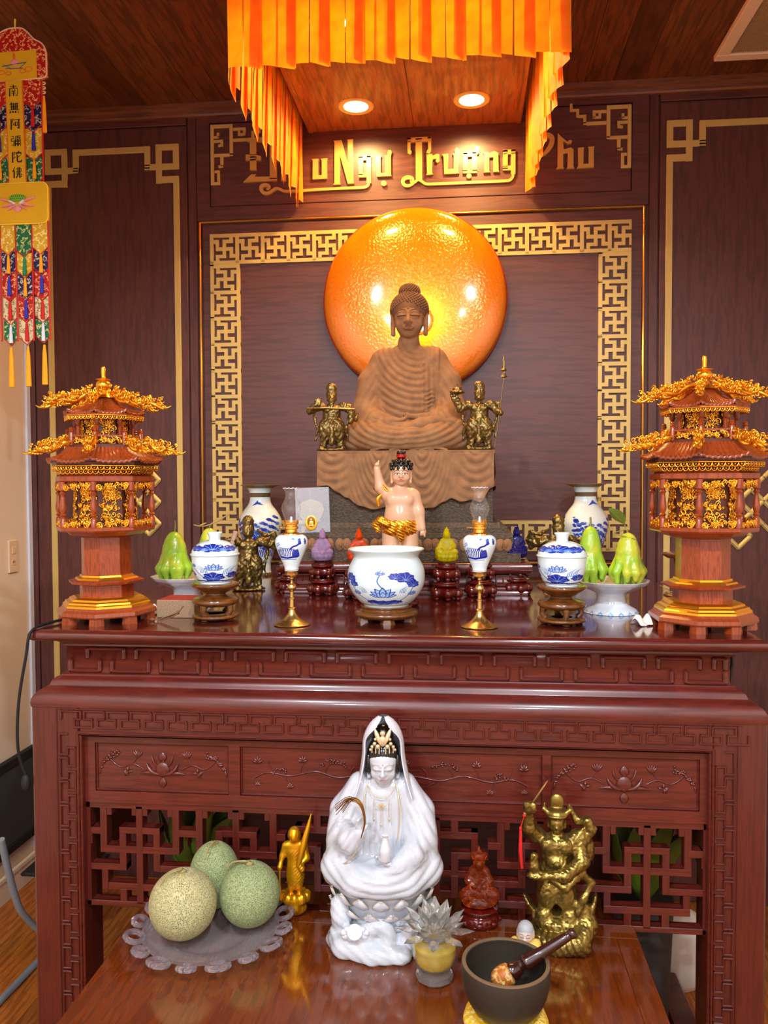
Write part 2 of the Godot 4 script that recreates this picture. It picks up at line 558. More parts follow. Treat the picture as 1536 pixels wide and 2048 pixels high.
func fret_strip(x0: float, y0: float, x1: float, y1: float, up: bool) -> SurfaceTool:
	var st := tool()
	var t := 0.009
	var wide := (x1 - x0) if up else (y1 - y0)
	var pitch := 0.1185
	var u := wide * 500.0 / 655.0                                    # side of a cell's opening
	var e := (wide - u) / 2.0
	var long := (y1 - y0) if up else (x1 - x0)
	var gold := [[210, 50, 285, 445], [55, 210, 445, 290], [285, 50, 445, 125], [365, 0, 445, 50], [370, 290, 445, 445], [445, 365, 500, 445], [55, 375, 210, 445], [55, 445, 130, 500], [55, 50, 125, 210], [0, 50, 55, 135]]
	var cuts := []
	var a := 0.0
	while a < long:
		var s0 := a + e
		cuts.append([a, 0.0, s0 + 0.0005, wide])
		for r in gold:
			if up: cuts.append([s0 + r[1] / 500.0 * (pitch - e), e + (500 - r[2]) / 500.0 * u, s0 + r[3] / 500.0 * (pitch - e), e + (500 - r[0]) / 500.0 * u])
			else: cuts.append([s0 + r[0] / 500.0 * (pitch - e), e + (500 - r[3]) / 500.0 * u, s0 + r[2] / 500.0 * (pitch - e), e + (500 - r[1]) / 500.0 * u])
		a += pitch
	cuts.append([0.0, 0.0, long, e])
	cuts.append([0.0, wide - e, long, wide])
	var ci := 0
	for c in cuts:
		ci += 1
		t = 0.009 + 0.0002 * (ci % 11)
		var b0: float = clamp(c[0], 0.0, long)
		var b1: float = clamp(c[2], 0.0, long)
		if b1 - b0 < 0.001: continue
		if up: box(st, Vector3(x0 + c[1], y1 - b1, 0.0), Vector3(x0 + c[3], y1 - b0, t))
		else: box(st, Vector3(x0 + b0, y0 + c[1], 0.0), Vector3(x0 + b1, y0 + c[3], t))
	return st

func knot(c: Vector3, side: String) -> void:
	var st := tool()
	var xf := Transform3D(Basis(Vector3.BACK, PI / 4), c)
	var s := 0.072
	var w := 0.02
	var chains := [[[-2, -1], [2, -1]], [[-2, 0], [2, 0]], [[-2, 1], [2, 1]], [[-1, -2], [-1, 2]], [[0, -2], [0, 2]], [[1, -2], [1, 2]],
		[[-2, 1], [-2, 2], [-1, 2]], [[1, 2], [2, 2], [2, 1]], [[2, -1], [2, -2], [1, -2]], [[-1, -2], [-2, -2], [-2, -1]],
		[[-2, 0], [-3, 0], [-3, 1], [-2, 1]], [[2, 0], [3, 0], [3, -1], [2, -1]], [[0, 2], [0, 3], [-1, 3], [-1, 2]], [[0, -2], [0, -3], [1, -3], [1, -2]]]
	for ch in chains:
		var p := []
		for q in ch: p.append(Vector2(q[0], q[1]) * s)
		ridges(st, p, w, 0.014, xf)
	tag(obj("endless_knot", st, M.gold_paint), "gold interlaced diamond knot on the wall panel behind the %s lantern" % side, "wall ornament", "interlaced diamond knots")

func vent() -> void:
	# corner of the ceiling air unit at the upper right
	var x0 := 1.217
	var z0 := 0.19
	var o := thing("ceiling_vent", "white square ceiling air grille with perforated brown mesh at upper right", "vent", Vector3(x0, CEIL, z0))
	var st := tool()
	var L := 0.5
	var zl := 0.9
	for r in [[0.0, 0.0, L, 0.05], [0.0, zl - 0.05, L, zl], [0.0, 0.05, 0.05, zl - 0.05], [L - 0.05, 0.05, L, zl - 0.05]]:
		box(st, Vector3(r[0], -0.022, r[1]), Vector3(r[2], 0.004, r[3]), 0.004)
	obj("frame", st, plain("vent_white", Color(0.86, 0.78, 0.70), 0.5), o)
	st = tool()
	for i in range(1, 41):
		var a := 0.05 + i * 0.4 / 41.0
		box(st, Vector3(a - 0.0022, -0.014, 0.05), Vector3(a + 0.0022, -0.008, zl - 0.05))
	for i in range(1, 80):
		var b := 0.05 + i * (zl - 0.1) / 80.0
		box(st, Vector3(0.05, -0.015, b - 0.0024), Vector3(L - 0.05, -0.008, b + 0.0024))
	var g := obj("mesh_grille", st, plain("vent_mesh", Color(0.62, 0.52, 0.40), 0.5), o)
	g.set_meta("kind", "stuff")
	obj("backing", boxed(Vector3(0.05, -0.004, 0.05), Vector3(L - 0.05, 0.0, zl - 0.05)), plain("vent_dark", Color(0.12, 0.08, 0.06), 0.8), o)

func socket() -> void:
	var o := thing("wall_socket", "cream wall plate with a rocker switch above a two-pin socket on the left wall", "socket", Vector3(-WX, 1.342, 0.166), PI / 2)
	obj("plate", boxed(Vector3(-0.036, -0.074, 0.0), Vector3(0.036, 0.074, 0.009), 0.003), plain("plate_cream", Color(0.85, 0.74, 0.62), 0.4), o)
	obj("rocker", boxed(Vector3(-0.014, 0.012, 0.009), Vector3(0.014, 0.044, 0.0125), 0.0015), M.plate_cream, o)
	obj("socket_face", boxed(Vector3(-0.016, -0.04, 0.009), Vector3(0.016, -0.01, 0.0105), 0.0008), M.plate_cream, o)
	var st := tool()
	box(st, Vector3(-0.0085, -0.03, 0.0104), Vector3(-0.0055, -0.02, 0.0112))
	box(st, Vector3(0.0055, -0.03, 0.0104), Vector3(0.0085, -0.02, 0.0112))
	obj("pin_slot", st, plain("dark_slot", Color(0.05, 0.04, 0.035), 0.7), o)

# ---------------------------------------------------------------- the altar
func altar() -> void:
	var cz := 0.785
	var o := thing("altar_table", "large carved dark red-brown wooden altar with pierced front lattice", "altar", Vector3(0, 0, 0))
	# top board with a rounded edge
	var st := tool()
	var steps := []
	for i in 13:
		var a := -PI / 2 + PI * i / 12.0
		var off := cos(a) * 0.016 - 0.016
		steps.append(Vector3(0.977 + off, 0.782 + off, 1.2545 + sin(a) * 0.0155))
	rect_stack(st, steps, Vector3(0, 0, cz + 0.003))
	obj("tabletop", st, M.altar_top, o)
	# waist under the top
	st = tool()
	var f := 1.495                                                   # face of the waist
	var hz := f - cz
	rect_stack(st, [Vector3(0.92, hz + 0.014, 1.240), Vector3(0.92, hz + 0.014, 1.228), Vector3(0.908, hz + 0.002, 1.224), Vector3(0.914, hz + 0.008, 1.218), Vector3(0.902, hz, 1.212), Vector3(0.902, hz, 1.13)].map(func(v): return v), Vector3(0, 0, cz), false)
	var wst := tool()
	rect_stack(wst, [Vector3(0.902, hz, 1.13), Vector3(0.902, hz, 1.213), Vector3(0.914, hz + 0.008, 1.217), Vector3(0.908, hz + 0.002, 1.223), Vector3(0.922, hz + 0.016, 1.229), Vector3(0.922, hz + 0.016, 1.241)], Vector3(0, 0, cz))
	obj("waist", wst, M.altar_wood, o)
	# two offset rows of raised frames on the waist
	var pitch := 0.1418
	for row in 2:
		var k := -7
		while k < 8:
			var x: float = (k + (0.5 if row == 0 else 0.0)) * pitch - 0.007
			k += 1
			var a: float = max(x - 0.059, -0.895)
			var b: float = min(x + 0.059, 0.895)
			if b - a < 0.03: continue
			st = tool()
			var y0 := 1.178 if row == 0 else 1.141
			var y1 := 1.212 if row == 0 else 1.177
			var bars := [[a, y0, a + 0.012, y1], [b - 0.012, y0, b, y1], [a, y1 - 0.009, b, y1] if row == 0 else [a, y0, b, y0 + 0.009]]
			for r in bars: box(st, Vector3(r[0], r[1], f - 0.002), Vector3(r[2], r[3], f + 0.011), 0.004)
			obj("waist_frame", st, M.altar_wood, o)
	# shoulder moulding sloping out to the apron
	st = tool()
	var sh := [Vector2(0.072, 1.055), Vector2(0.074, 1.066), Vector2(0.072, 1.078), Vector2(0.066, 1.089), Vector2(0.055, 1.099), Vector2(0.042, 1.106), Vector2(0.036, 1.1075), Vector2(0.034, 1.111), Vector2(0.030, 1.121), Vector2(0.020, 1.130), Vector2(0.010, 1.1335), Vector2(0.009, 1.138), Vector2(-0.01, 1.139)]
	var ss := []
	for q in sh: ss.append(Vector3(0.905 + q.x, hz + q.y * 0.0 + q.x * 0.85, q.y))
	rect_stack(st, ss, Vector3(0, 0, cz))
	obj("shoulder", st, M.altar_wood, o)
	var zf := 1.553                                                  # face of apron and legs
	# front frame: apron board and the two front legs
	obj("apron", boxed(Vector3(-0.84, 0.975, 1.49), Vector3(0.845, 1.06, zf), 0.002), M.altar_wood, o)
	for s in [-1, 1]:
		obj("leg", boxed(Vector3(min(0.842 * s, 0.98 * s), FLOOR, 1.42), Vector3(max(0.842 * s, 0.98 * s), 1.06, zf), 0.006), M.altar_wood_up, o)
		obj("leg", boxed(Vector3(min(0.842 * s, 0.98 * s), FLOOR, 0.03), Vector3(max(0.842 * s, 0.98 * s), 1.06, 0.16), 0.006), M.altar_wood_up, o)
		obj("side_panel", boxed(Vector3(0.94 * s - 0.012, 0.49, 0.15), Vector3(0.94 * s + 0.012, 1.06, 1.43), 0.002), M.altar_wood, o)
		obj("stretcher", boxed(Vector3(0.93 * s - 0.04, FLOOR + 0.02, 0.15), Vector3(0.93 * s + 0.04, FLOOR + 0.10, 1.43), 0.004), M.altar_wood, o)
	obj("back_rail", boxed(Vector3(-0.85, 0.8, 0.04), Vector3(0.85, 1.06, 0.08), 0.002), M.altar_wood, o)
	# key-pattern borders along the apron and down both legs
	var unit := 0.0667
	var h := 0.044
	st = tool()
	var xf := Transform3D(Basis(), Vector3(-0.895, 1.0015, zf))
	var n := 27
	var pts := []
	for i in n:
		for q in [[0.05, 0.5], [0.05, 1.0], [0.9, 1.0], [0.9, 0.5], [0.62, 0.5], [0.62, 0.0], [1.38, 0.0], [1.38, 0.5]]:
			pts.append(Vector2((i + q[0]) * unit, q[1] * h))
	ridges(st, pts, 0.0052, 0.0068, xf)
	box(st, Vector3(-0.906, 1.0495, zf - 0.002), Vector3(0.92, 1.0525, zf + 0.003), 0.001)
	obj("key_border", st, M.altar_wood, o)
	for s in [-1, 1]:
		st = tool()
		var bx := Basis(Vector3(0, -1, 0), Vector3(1 if s < 0 else -1, 0, 0), Vector3(0, 0, 1))
		if s > 0: bx = Basis(Vector3(0, -1, 0), Vector3(-1, 0, 0), Vector3(0, 0, -1) * -1.0)
		pts = []
		for i in 18:
			for q in [[0.05, 0.5], [0.05, 1.0], [0.9, 1.0], [0.9, 0.5], [0.62, 0.5], [0.62, 0.0], [1.38, 0.0], [1.38, 0.5]]:
				pts.append(Vector2(-(i + q[0]) * unit, (q[1] * h) * s))
		var turn := Transform3D(Basis(Vector3.BACK, PI / 2), Vector3(0, 0, 0))
		var moved := []
		for p in pts: moved.append(Vector2(p.y, p.x))
		ridges(st, moved, 0.0052, 0.0068, Transform3D(Basis(), Vector3(s * 0.8525, 0.985, zf)))
		box(st, Vector3(s * 0.906 - 0.0015, FLOOR, zf - 0.002), Vector3(s * 0.906 + 0.0015, 1.05, zf + 0.003), 0.001)
		obj("key_border", st, M.altar_wood_up, o)
	# stepped moulding inside the border
	st = tool()
	for m in [[0.846, 0.990, 0.006], [0.840, 0.982, 0.0]]:
		box(st, Vector3(-m[0], m[1] - 0.008, 1.50), Vector3(m[0], m[1], zf + m[2]), 0.003)
		for s in [-1, 1]:
			box(st, Vector3(s * m[0] - 0.004, FLOOR, 1.50), Vector3(s * m[0] + 0.004, m[1], zf + m[2]), 0.003)
	obj("inner_moulding", st, M.altar_wood, o)
	# frieze board with three sunk panels
	var zb := 1.532
	st = tool()
	for r in [[-0.838, 0.953, 0.842, 0.975], [-0.838, 0.785, 0.842, 0.817], [-0.838, 0.817, -0.807, 0.953], [-0.427, 0.817, -0.395, 0.953], [0.418, 0.817, 0.441, 0.953], [0.819, 0.817, 0.842, 0.953]]:
		box(st, Vector3(r[0], r[1], 1.50), Vector3(r[2], r[3], zb), 0.0)
	obj("frieze_frame", st, M.altar_wood, o)
	for r in [[-0.807, -0.427], [-0.395, 0.418], [0.441, 0.819]]:
		var p := obj("sunk_panel", boxed(Vector3(r[0], 0.817, 1.50), Vector3(r[1], 0.953, zb - 0.010)), M.altar_wood, o)
		st = tool()
		for e in [[r[0], 0.817, r[1], 0.8215], [r[0], 0.9485, r[1], 0.953], [r[0], 0.817, r[0] + 0.0045, 0.953], [r[1] - 0.0045, 0.817, r[1], 0.953]]:
			box(st, Vector3(e[0], e[1], zb - 0.012), Vector3(e[2], e[3], zb - 0.004), 0.002)
		obj("bead", st, M.altar_wood, p)
		var c: float = (r[0] + r[1]) / 2.0
		if r[1] - r[0] < 0.5: obj("lotus_carving", lotus_carving(Vector3(c, 0.885, zb - 0.010)), M.altar_wood, p)
		else: obj("vine_carving", vine_carving(Vector3(c, 0.885, zb - 0.010)), M.altar_wood, p)
	lattice(o)

func petal_relief(st: SurfaceTool, a: Vector3, b: Vector3, w: float, d: float, bow := 0.0) -> void:
	# low rounded leaf from a to b
	var ax := b - a
	var side := Vector3(-ax.y, ax.x, 0.0).normalized()
	var pts := []
	var rad := []
	for i in 9:
		var t := i / 8.0
		pts.append(a + ax * t + side * bow * sin(PI * t) + Vector3(0, 0, d * 0.3))
		rad.append(max(w * pow(sin(PI * clamp(t * 0.9 + 0.06, 0, 1)), 0.8), 0.0004))
	tube(st, pts, rad, 8, min(d / w, 1.0))

func bud_cluster(st: SurfaceTool, c: Vector3, s: float, rng: RandomNumberGenerator, n := 12) -> void:
	for i in n:
		var q := Vector3(rng.randf_range(-1, 1) * s, rng.randf_range(-0.6, 0.6) * s, 0.002)
		ball(st, c + q, Vector3(0.2, 0.2, 0.2) * s * rng.randf_range(0.7, 1.3) + Vector3(0, 0, 0.001), 8, 6)

func lotus_carving(c: Vector3) -> SurfaceTool:
	var st := tool()
	var rng := RandomNumberGenerator.new()
	rng.seed = 5
	for s in [-1.0, 1.0]:
		petal_relief(st, c + Vector3(0.008 * s, -0.022, 0), c + Vector3(0.065 * s, -0.018, 0), 0.008, 0.006, 0.006 * s)
		petal_relief(st, c + Vector3(0.006 * s, -0.02, 0), c + Vector3(0.045 * s, 0.012, 0), 0.010, 0.007, 0.008 * -s)
		petal_relief(st, c + Vector3(0.012 * s, 0.0, 0), c + Vector3(0.03 * s, 0.034, 0), 0.006, 0.004, 0.004 * -s)
		# stems, side flowers and bud heads
		var stem := spline([c + Vector3(0.055 * s, -0.005, 0.001), c + Vector3(0.085 * s, 0.008, 0.001), c + Vector3(0.115 * s, -0.002, 0.001), c + Vector3(0.135 * s, 0.006, 0.001), c + Vector3(0.15 * s, 0.02, 0.001)], 5)
		tube(st, stem, 0.0024, 6)
		stem = spline([c + Vector3(0.085 * s, 0.008, 0.001), c + Vector3(0.075 * s, 0.022, 0.001), c + Vector3(0.07 * s, 0.03, 0.001)], 4)
		tube(st, stem, 0.0018, 6)
		for k in 5:
			petal_relief(st, c + Vector3(0.07 * s, 0.025, 0), c + Vector3(0.07 * s + (k - 2) * 0.007, 0.047 - abs(k - 2) * 0.002, 0), 0.004, 0.004)
		petal_relief(st, c + Vector3(0.098 * s, -0.026, 0), c + Vector3(0.115 * s, -0.008, 0), 0.005, 0.004)
		for k in 4:
			petal_relief(st, c + Vector3(0.1 * s, -0.015, 0), c + Vector3((0.1 + 0.016 * cos(k * 1.3 - 1.0)) * s, -0.015 + 0.014 * sin(k * 1.3 - 1.0), 0), 0.0042, 0.004)
		for k in 26:
			var t := k / 25.0
			var q := Vector3((0.125 + 0.052 * t) * s, 0.037 - 0.04 * t * t + rng.randf_range(-0.011, 0.009) * (1.0 - t * 0.5), 0.001)
			ball(st, c + q, Vector3(0.0045, 0.0038, 0.004), 8, 6)
		petal_relief(st, c + Vector3(0.178 * s, -0.005, 0), c + Vector3(0.182 * s, -0.024, 0), 0.0035, 0.003)
	ball(st, c + Vector3(0, -0.006, 0), Vector3(0.021, 0.022, 0.008), 16, 10)
	petal_relief(st, c + Vector3(0, -0.03, 0), c + Vector3(0, -0.058, 0), 0.012, 0.003)
	petal_relief(st, c + Vector3(0, 0.014, 0), c + Vector3(0, 0.042, 0), 0.013, 0.004)
	return st

func vine_carving(c: Vector3) -> SurfaceTool:
	var st := tool()
	var rng := RandomNumberGenerator.new()
	rng.seed = 9
	for s in [-1.0, 1.0]:
		var stem := spline([c + Vector3(0.02 * s, 0.002, 0.001), c + Vector3(0.08 * s, -0.004, 0.001), c + Vector3(0.14 * s, -0.012, 0.001), c + Vector3(0.2 * s, 0.002, 0.001), c + Vector3(0.27 * s, -0.012, 0.001), c + Vector3(0.33 * s, -0.004, 0.001), c + Vector3(0.37 * s, -0.02, 0.001)], 6)
		tube(st, stem, 0.0026, 6)
		for tw in [[0.05, 0.0, 0.045, 0.03], [0.17, -0.005, 0.16, 0.022], [0.24, -0.006, 0.225, 0.03], [0.31, -0.008, 0.33, 0.03], [0.13, -0.01, 0.1, -0.03], [0.28, -0.012, 0.27, -0.035], [0.1, -0.006, 0.09, 0.02]]:
			tube(st, spline([c + Vector3(tw[0] * s, tw[1], 0.001), c + Vector3((tw[0] + tw[2]) / 2.0 * s + 0.006 * s, (tw[1] + tw[3]) / 2.0, 0.001), c + Vector3(tw[2] * s, tw[3], 0.001)], 4), 0.0017, 6)
		for fl in [[0.045, 0.036, 0.013], [0.235, 0.036, 0.015], [0.27, -0.038, 0.012], [0.36, 0.03, 0.015], [0.36, -0.035, 0.010], [0.06, -0.028, 0.012]]:
			for k in 5:
				var a: float = PI * (0.1 + 0.2 * k)
				petal_relief(st, c + Vector3(fl[0] * s, fl[1] - fl[2] * 0.6, 0), c + Vector3(fl[0] * s + cos(a) * fl[2], fl[1] - fl[2] * 0.5 + sin(a) * fl[2] * 1.1, 0), fl[2] * 0.3, 0.0045)
			ball(st, c + Vector3(fl[0] * s, fl[1] - fl[2] * 0.3, 0.001), Vector3(fl[2] * 0.5, fl[2] * 0.45, 0.004), 8, 6)
		for q in [[0.15, 0.022, 0.035, 24], [0.30, -0.004, 0.02, 14]]:
			for k in int(q[3]):
				var a := rng.randf_range(-1, 1)
				ball(st, c + Vector3((q[0] + a * q[2]) * s, q[1] + (1.0 - a * a) * 0.012 + rng.randf_range(-0.008, 0.004), 0.001), Vector3(0.0042, 0.0036, 0.004), 8, 6)
	return st

func lattice(o: Node3D) -> void:
	var zf := 1.528
	var zk := 1.492
	var L := obj("lattice_rail", boxed(Vector3(-0.838, 0.768, zk), Vector3(0.842, 0.785, zf)), M.altar_wood, o)
	L.name = "lattice_panel"
	obj("lattice_rail", boxed(Vector3(-0.838, 0.489, zk), Vector3(0.842, 0.505, zf), 0.002), M.altar_wood, L)
	obj("lattice_rail", boxed(Vector3(-0.838, 0.489, zk), Vector3(-0.826, 0.785, zf), 0.001), M.altar_wood_up, L)
	obj("lattice_rail", boxed(Vector3(0.830, 0.489, zk), Vector3(0.842, 0.785, zf), 0.001), M.altar_wood_up, L)
	# one repeat, in the photo's own units about its middle bar (x, y down)
	var half := [[-553, 570, 0, 660], [-553, 60, -458, 660], [-760, 335, -500, 425], [-760, 335, -668, 555], [-283, 320, 0, 405], [-283, 320, -188, 600], [-283, 660, -188, 890], [-760, 810, -188, 895], [-538, 1060, 0, 1150], [-538, 880, -448, 1150], [-283, 1140, -188, 1310], [-458, 40, -388, 170], [-110, 40, -40, 170]]
	var seq := 0
	var k := 0.276 / 1342.0
	var ky := (0.775 - 0.497) / 1290.0
	for sec in 6:
		var cx := 0.002 + (sec - 2.5) * 0.2747
		var flip: bool = sec == 2 or sec == 3
		obj("lattice_bar", boxed(Vector3(cx - 0.0095, 0.50, zk), Vector3(cx + 0.0095, 0.775, zf), 0.001), M.altar_wood_up, L)
		for r in half:
			for s in [-1, 1]:
				var x0: float = r[0]
				if x0 < -672 and not ((sec == 0 and s == -1) or (sec == 5 and s == 1)): x0 = -672
				if x0 < -700: x0 = -700
				var a: float = cx - s * x0 * k * -1.0
				a = cx + (x0 * k if s < 0 else -x0 * k)
				var b: float = cx + (r[2] * k if s < 0 else -r[2] * k)
				var y1: float = 0.775 - (r[1] - 40) * ky
				var y0: float = 0.775 - (r[3] - 40) * ky
				if flip:
					var t := y1
					y1 = 1.272 - y0
					y0 = 1.272 - t
				var lo := Vector3(min(a, b), max(min(y0, y1), 0.492), zk)
				var hi := Vector3(max(a, b), min(max(y0, y1), 0.78), zf)
				seq += 1
				lo.z += 0.0003 * (seq % 9)
				hi.z -= 0.0003 * (seq % 9 + 1)
				obj("lattice_bar", boxed(lo, hi, 0.001), M.altar_wood if hi.x - lo.x > hi.y - lo.y else M.altar_wood_up, L)

func low_table() -> void:
	var o := thing("offering_table", "low glossy orange-brown wooden table in front of the altar", "table")
	var z0 := 1.555
	var z1 := 2.26
	var st := tool()
	box(st, Vector3(-0.595, LOW - 0.03, z0 + 0.06), Vector3(0.595, LOW, z1 - 0.06), 0.0008)
	obj("tabletop", st, M.low_table_wood, o)
	for r in [[-0.65, z0, 0.65, z0 + 0.0595], [-0.65, z1 - 0.0595, 0.65, z1], [-0.65, z0 + 0.0605, -0.5957, z1 - 0.0605], [0.5957, z0 + 0.0605, 0.65, z1 - 0.0605]]:
		obj("edge_board", boxed(Vector3(r[0], LOW - 0.032, r[1]), Vector3(r[2], LOW, r[3]), 0.0012), M.low_table_wood, o)
	for sx in [-1, 1]:
		for z in [z0 + 0.05, z1 - 0.05]:
			obj("leg", boxed(Vector3(sx * 0.60 - 0.03, FLOOR, z - 0.03), Vector3(sx * 0.60 + 0.03, LOW - 0.03, z + 0.03), 0.004), M.altar_wood_up, o)
		obj("apron", boxed(Vector3(sx * 0.6 - 0.012, LOW - 0.11, z0 + 0.07), Vector3(sx * 0.6 + 0.012, LOW - 0.03, z1 - 0.07)), M.altar_wood, o)

# ---------------------------------------------------------------- lettering on the wall
var lx := Vector2.ZERO
func letter_pt(p: Vector2, second: bool) -> Vector2:
	if second: return Vector2(0.044 + (p.x - 240.0) * 0.000587, 3.033 + ((338.0 - 0.0324 * (p.x - 245.0)) - p.y) * 0.000587)
	return Vector2(-0.778 + (p.x - 105.0) * 0.000494, 3.033 + ((490.0 - 0.0387 * (p.x - 90.0)) - p.y) * 0.00049)

func letter(o: Node3D, polys: Array, second := false) -> void:
	var st := tool()
	for q in polys:
		var p := PackedVector2Array()
		for i in range(0, q.size(), 2): p.append(letter_pt(Vector2(q[i], q[i + 1]), second))
		prism(st, p, 0.0, 0.014, 0.0)
	obj("letter", st, M.gold_letter, o)

func dot(o: Node3D, x: float, y: float, r: float, second := false) -> void:
	var q := []
	for i in 16: q.append_array([x + cos(TAU * i / 16) * r, y + sin(TAU * i / 16) * r * 0.95])
	letter(o, [q], second)

# flat ribbon of changing width along a chain of points
func ribbon_poly(pts: Array, w: Array) -> Array:
	var l := []
	var r := []
	for i in pts.size():
		var d: Vector2 = (pts[min(i + 1, pts.size() - 1)] - pts[max(i - 1, 0)]).normalized()
		var n := Vector2(-d.y, d.x)
		var k: float = w[i] / 2.0
		l.append(pts[i] + n * k)
		r.append(pts[i] - n * k)
	r.reverse()
	return l + r

func swash(o: Node3D, pts: Array, w0: float, second := false) -> void:
	var s := spline(V2(pts), 5)
	var st := tool()
	var ws := []
	for i in s.size():
		var t := float(i) / s.size()
		ws.append(w0 * (1.0 if t < 0.6 else 1.0 + 0.5 * sin((t - 0.6) / 0.4 * PI)))
	for i in s.size() - 1:                                            # short overlapping lengths, so that the curl cannot fold over itself
		var d: Vector2 = (s[i + 1] - s[i]).normalized()
		var n := Vector2(-d.y, d.x)
		var q := PackedVector2Array()
		for v in [s[i] - d * 1.5 + n * ws[i] / 2.0, s[i + 1] + d * 1.5 + n * ws[i + 1] / 2.0, s[i + 1] + d * 1.5 - n * ws[i + 1] / 2.0, s[i] - d * 1.5 - n * ws[i] / 2.0]: q.append(letter_pt(v, second))
		prism(st, q, 0.0, 0.0135 + 0.0001 * (i % 2))
	obj("swash", st, M.gold_letter, o)

func lettering() -> void:
	plain("gold_letter", Color(0.80, 0.66, 0.36), 0.3, 0.35)
	var o := thing("wall_lettering", "raised gold letters of the first word of the wall inscription, half behind the curtain", "lettering")
	letter(o, [[105, 90, 330, 80, 405, 85, 405, 120, 155, 123, 130, 122], [340, 100, 405, 100, 405, 478, 340, 480], [90, 490, 165, 420, 210, 418, 200, 442, 380, 438, 403, 445, 403, 478], [155, 110, 215, 110, 215, 380, 155, 380], [115, 238, 215, 240, 260, 255, 255, 292, 115, 294]])
	letter(o, [[445, 300, 490, 298, 490, 470, 497, 476, 440, 478, 445, 470], [448, 250, 488, 248, 488, 280, 448, 282]])
	letter(o, [[530, 292, 560, 290, 560, 470, 530, 472], [560, 290, 620, 288, 620, 318, 560, 320], [590, 318, 620, 318, 620, 385, 590, 386], [560, 365, 590, 364, 590, 386, 560, 388], [560, 440, 625, 438, 625, 468, 560, 470], [535, 268, 575, 240, 615, 264, 600, 268, 575, 255, 550, 272]])
	letter(o, [[728, 284, 790, 280, 785, 292, 785, 430, 820, 428, 820, 292, 812, 280, 872, 276, 866, 292, 866, 460, 735, 466, 738, 292]])
	o = thing("wall_lettering", "raised gold letters of the second inscription word, brightly lit left of the middle", "lettering")
	letter(o, [[930, 120, 1003, 114, 1060, 330, 1060, 120, 1052, 110, 1110, 106, 1105, 120, 1110, 490, 1118, 503, 1058, 506, 988, 250, 985, 500, 993, 512, 922, 515, 935, 500, 938, 130]])
	letter(o, [[1158, 262, 1197, 262, 1197, 448, 1158, 448], [1158, 258, 1275, 255, 1270, 294, 1158, 296], [1230, 256, 1270, 256, 1270, 500, 1230, 500], [1158, 412, 1232, 410, 1232, 447, 1158, 449]])
	letter(o, [[1310, 258, 1365, 254, 1360, 268, 1360, 412, 1400, 410, 1400, 265, 1395, 252, 1425, 250, 1420, 225, 1430, 207, 1450, 207, 1460, 228, 1450, 250, 1450, 430, 1458, 437, 1325, 444, 1318, 430, 1318, 270]])
	dot(o, 1385, 503, 25)
	swash(o, [1250, 480, 1246, 510, 1225, 532, 1180, 540, 1000, 547, 800, 557, 600, 569, 480, 572, 440, 558, 400, 546, 365, 562, 330, 585, 285, 588, 258, 560, 262, 528, 295, 516, 325, 526, 325, 548, 308, 548], 24)
	o = thing("wall_lettering", "raised gold letters of the third word, with a long underline starting in a curl", "lettering")
	letter(o, [[98, 64, 278, 57, 278, 92, 98, 97], [98, 64, 125, 64, 120, 150, 130, 170, 118, 188, 100, 180, 98, 150], [250, 60, 276, 58, 276, 160, 262, 182, 240, 178, 245, 160, 255, 150], [160, 70, 208, 68, 208, 385, 160, 388]], true)
	letter(o, [[242, 190, 285, 186, 285, 200, 320, 186, 338, 190, 340, 240, 325, 252, 310, 240, 318, 222, 290, 225, 285, 240, 282, 325, 292, 338, 240, 342, 246, 328]], true)
	letter(o, [[360, 190, 405, 186, 402, 300, 445, 298, 445, 195, 438, 185, 455, 182, 452, 155, 470, 140, 488, 155, 485, 190, 478, 320, 488, 332, 375, 336, 370, 210]], true)
	letter(o, [[515, 180, 550, 180, 550, 330, 515, 331], [583, 176, 620, 176, 620, 328, 583, 329], [515, 178, 620, 175, 620, 207, 515, 209], [515, 300, 620, 298, 620, 330, 515, 332], [600, 180, 605, 145, 622, 130, 638, 145, 632, 185, 618, 195]], true)
	dot(o, 560, 352, 19, true)
	letter(o, [[665, 180, 705, 176, 705, 185, 750, 170, 778, 185, 780, 312, 787, 322, 740, 324, 742, 215, 710, 218, 712, 315, 720, 325, 668, 328, 675, 315, 675, 195]], true)
	letter(o, [[812, 165, 848, 163, 848, 312, 812, 313], [812, 162, 905, 160, 905, 194, 812, 196], [872, 160, 905, 160, 905, 340, 872, 342], [812, 280, 873, 278, 873, 311, 812, 313]], true)
	swash(o, [888, 335, 884, 362, 864, 384, 830, 390, 700, 395, 500, 402, 320, 408, 240, 408, 205, 388, 180, 376, 150, 395, 115, 418, 80, 418, 62, 392, 75, 366, 105, 358, 132, 368, 132, 385, 118, 388], 20, true)
	o = thing("wall_lettering", "raised gold letters of the last word, right of the curtain, in dimmer light", "lettering")
	var bowl := ribbon_poly(spline(V2([1040, 62, 1100, 56, 1150, 58, 1175, 85, 1160, 140, 1120, 190, 1080, 216]), 4), [34, 34, 34, 34, 34, 34, 34, 34, 34, 34, 34, 34, 34, 34, 36, 36, 34, 32, 30, 26, 22, 18, 14, 10, 6])
	var bq := []
	for v in bowl: bq.append_array([v.x, v.y])
	letter(o, [bq, [1020, 60, 1056, 58, 1056, 315, 1020, 317]], true)
	letter(o, [[1215, 45, 1250, 80, 1285, 108, 1300, 95, 1320, 100, 1315, 120, 1290, 125, 1255, 105, 1258, 165, 1310, 150, 1330, 165, 1330, 290, 1338, 300, 1280, 302, 1288, 290, 1288, 190, 1255, 195, 1255, 290, 1262, 300, 1205, 304, 1215, 290]], true)
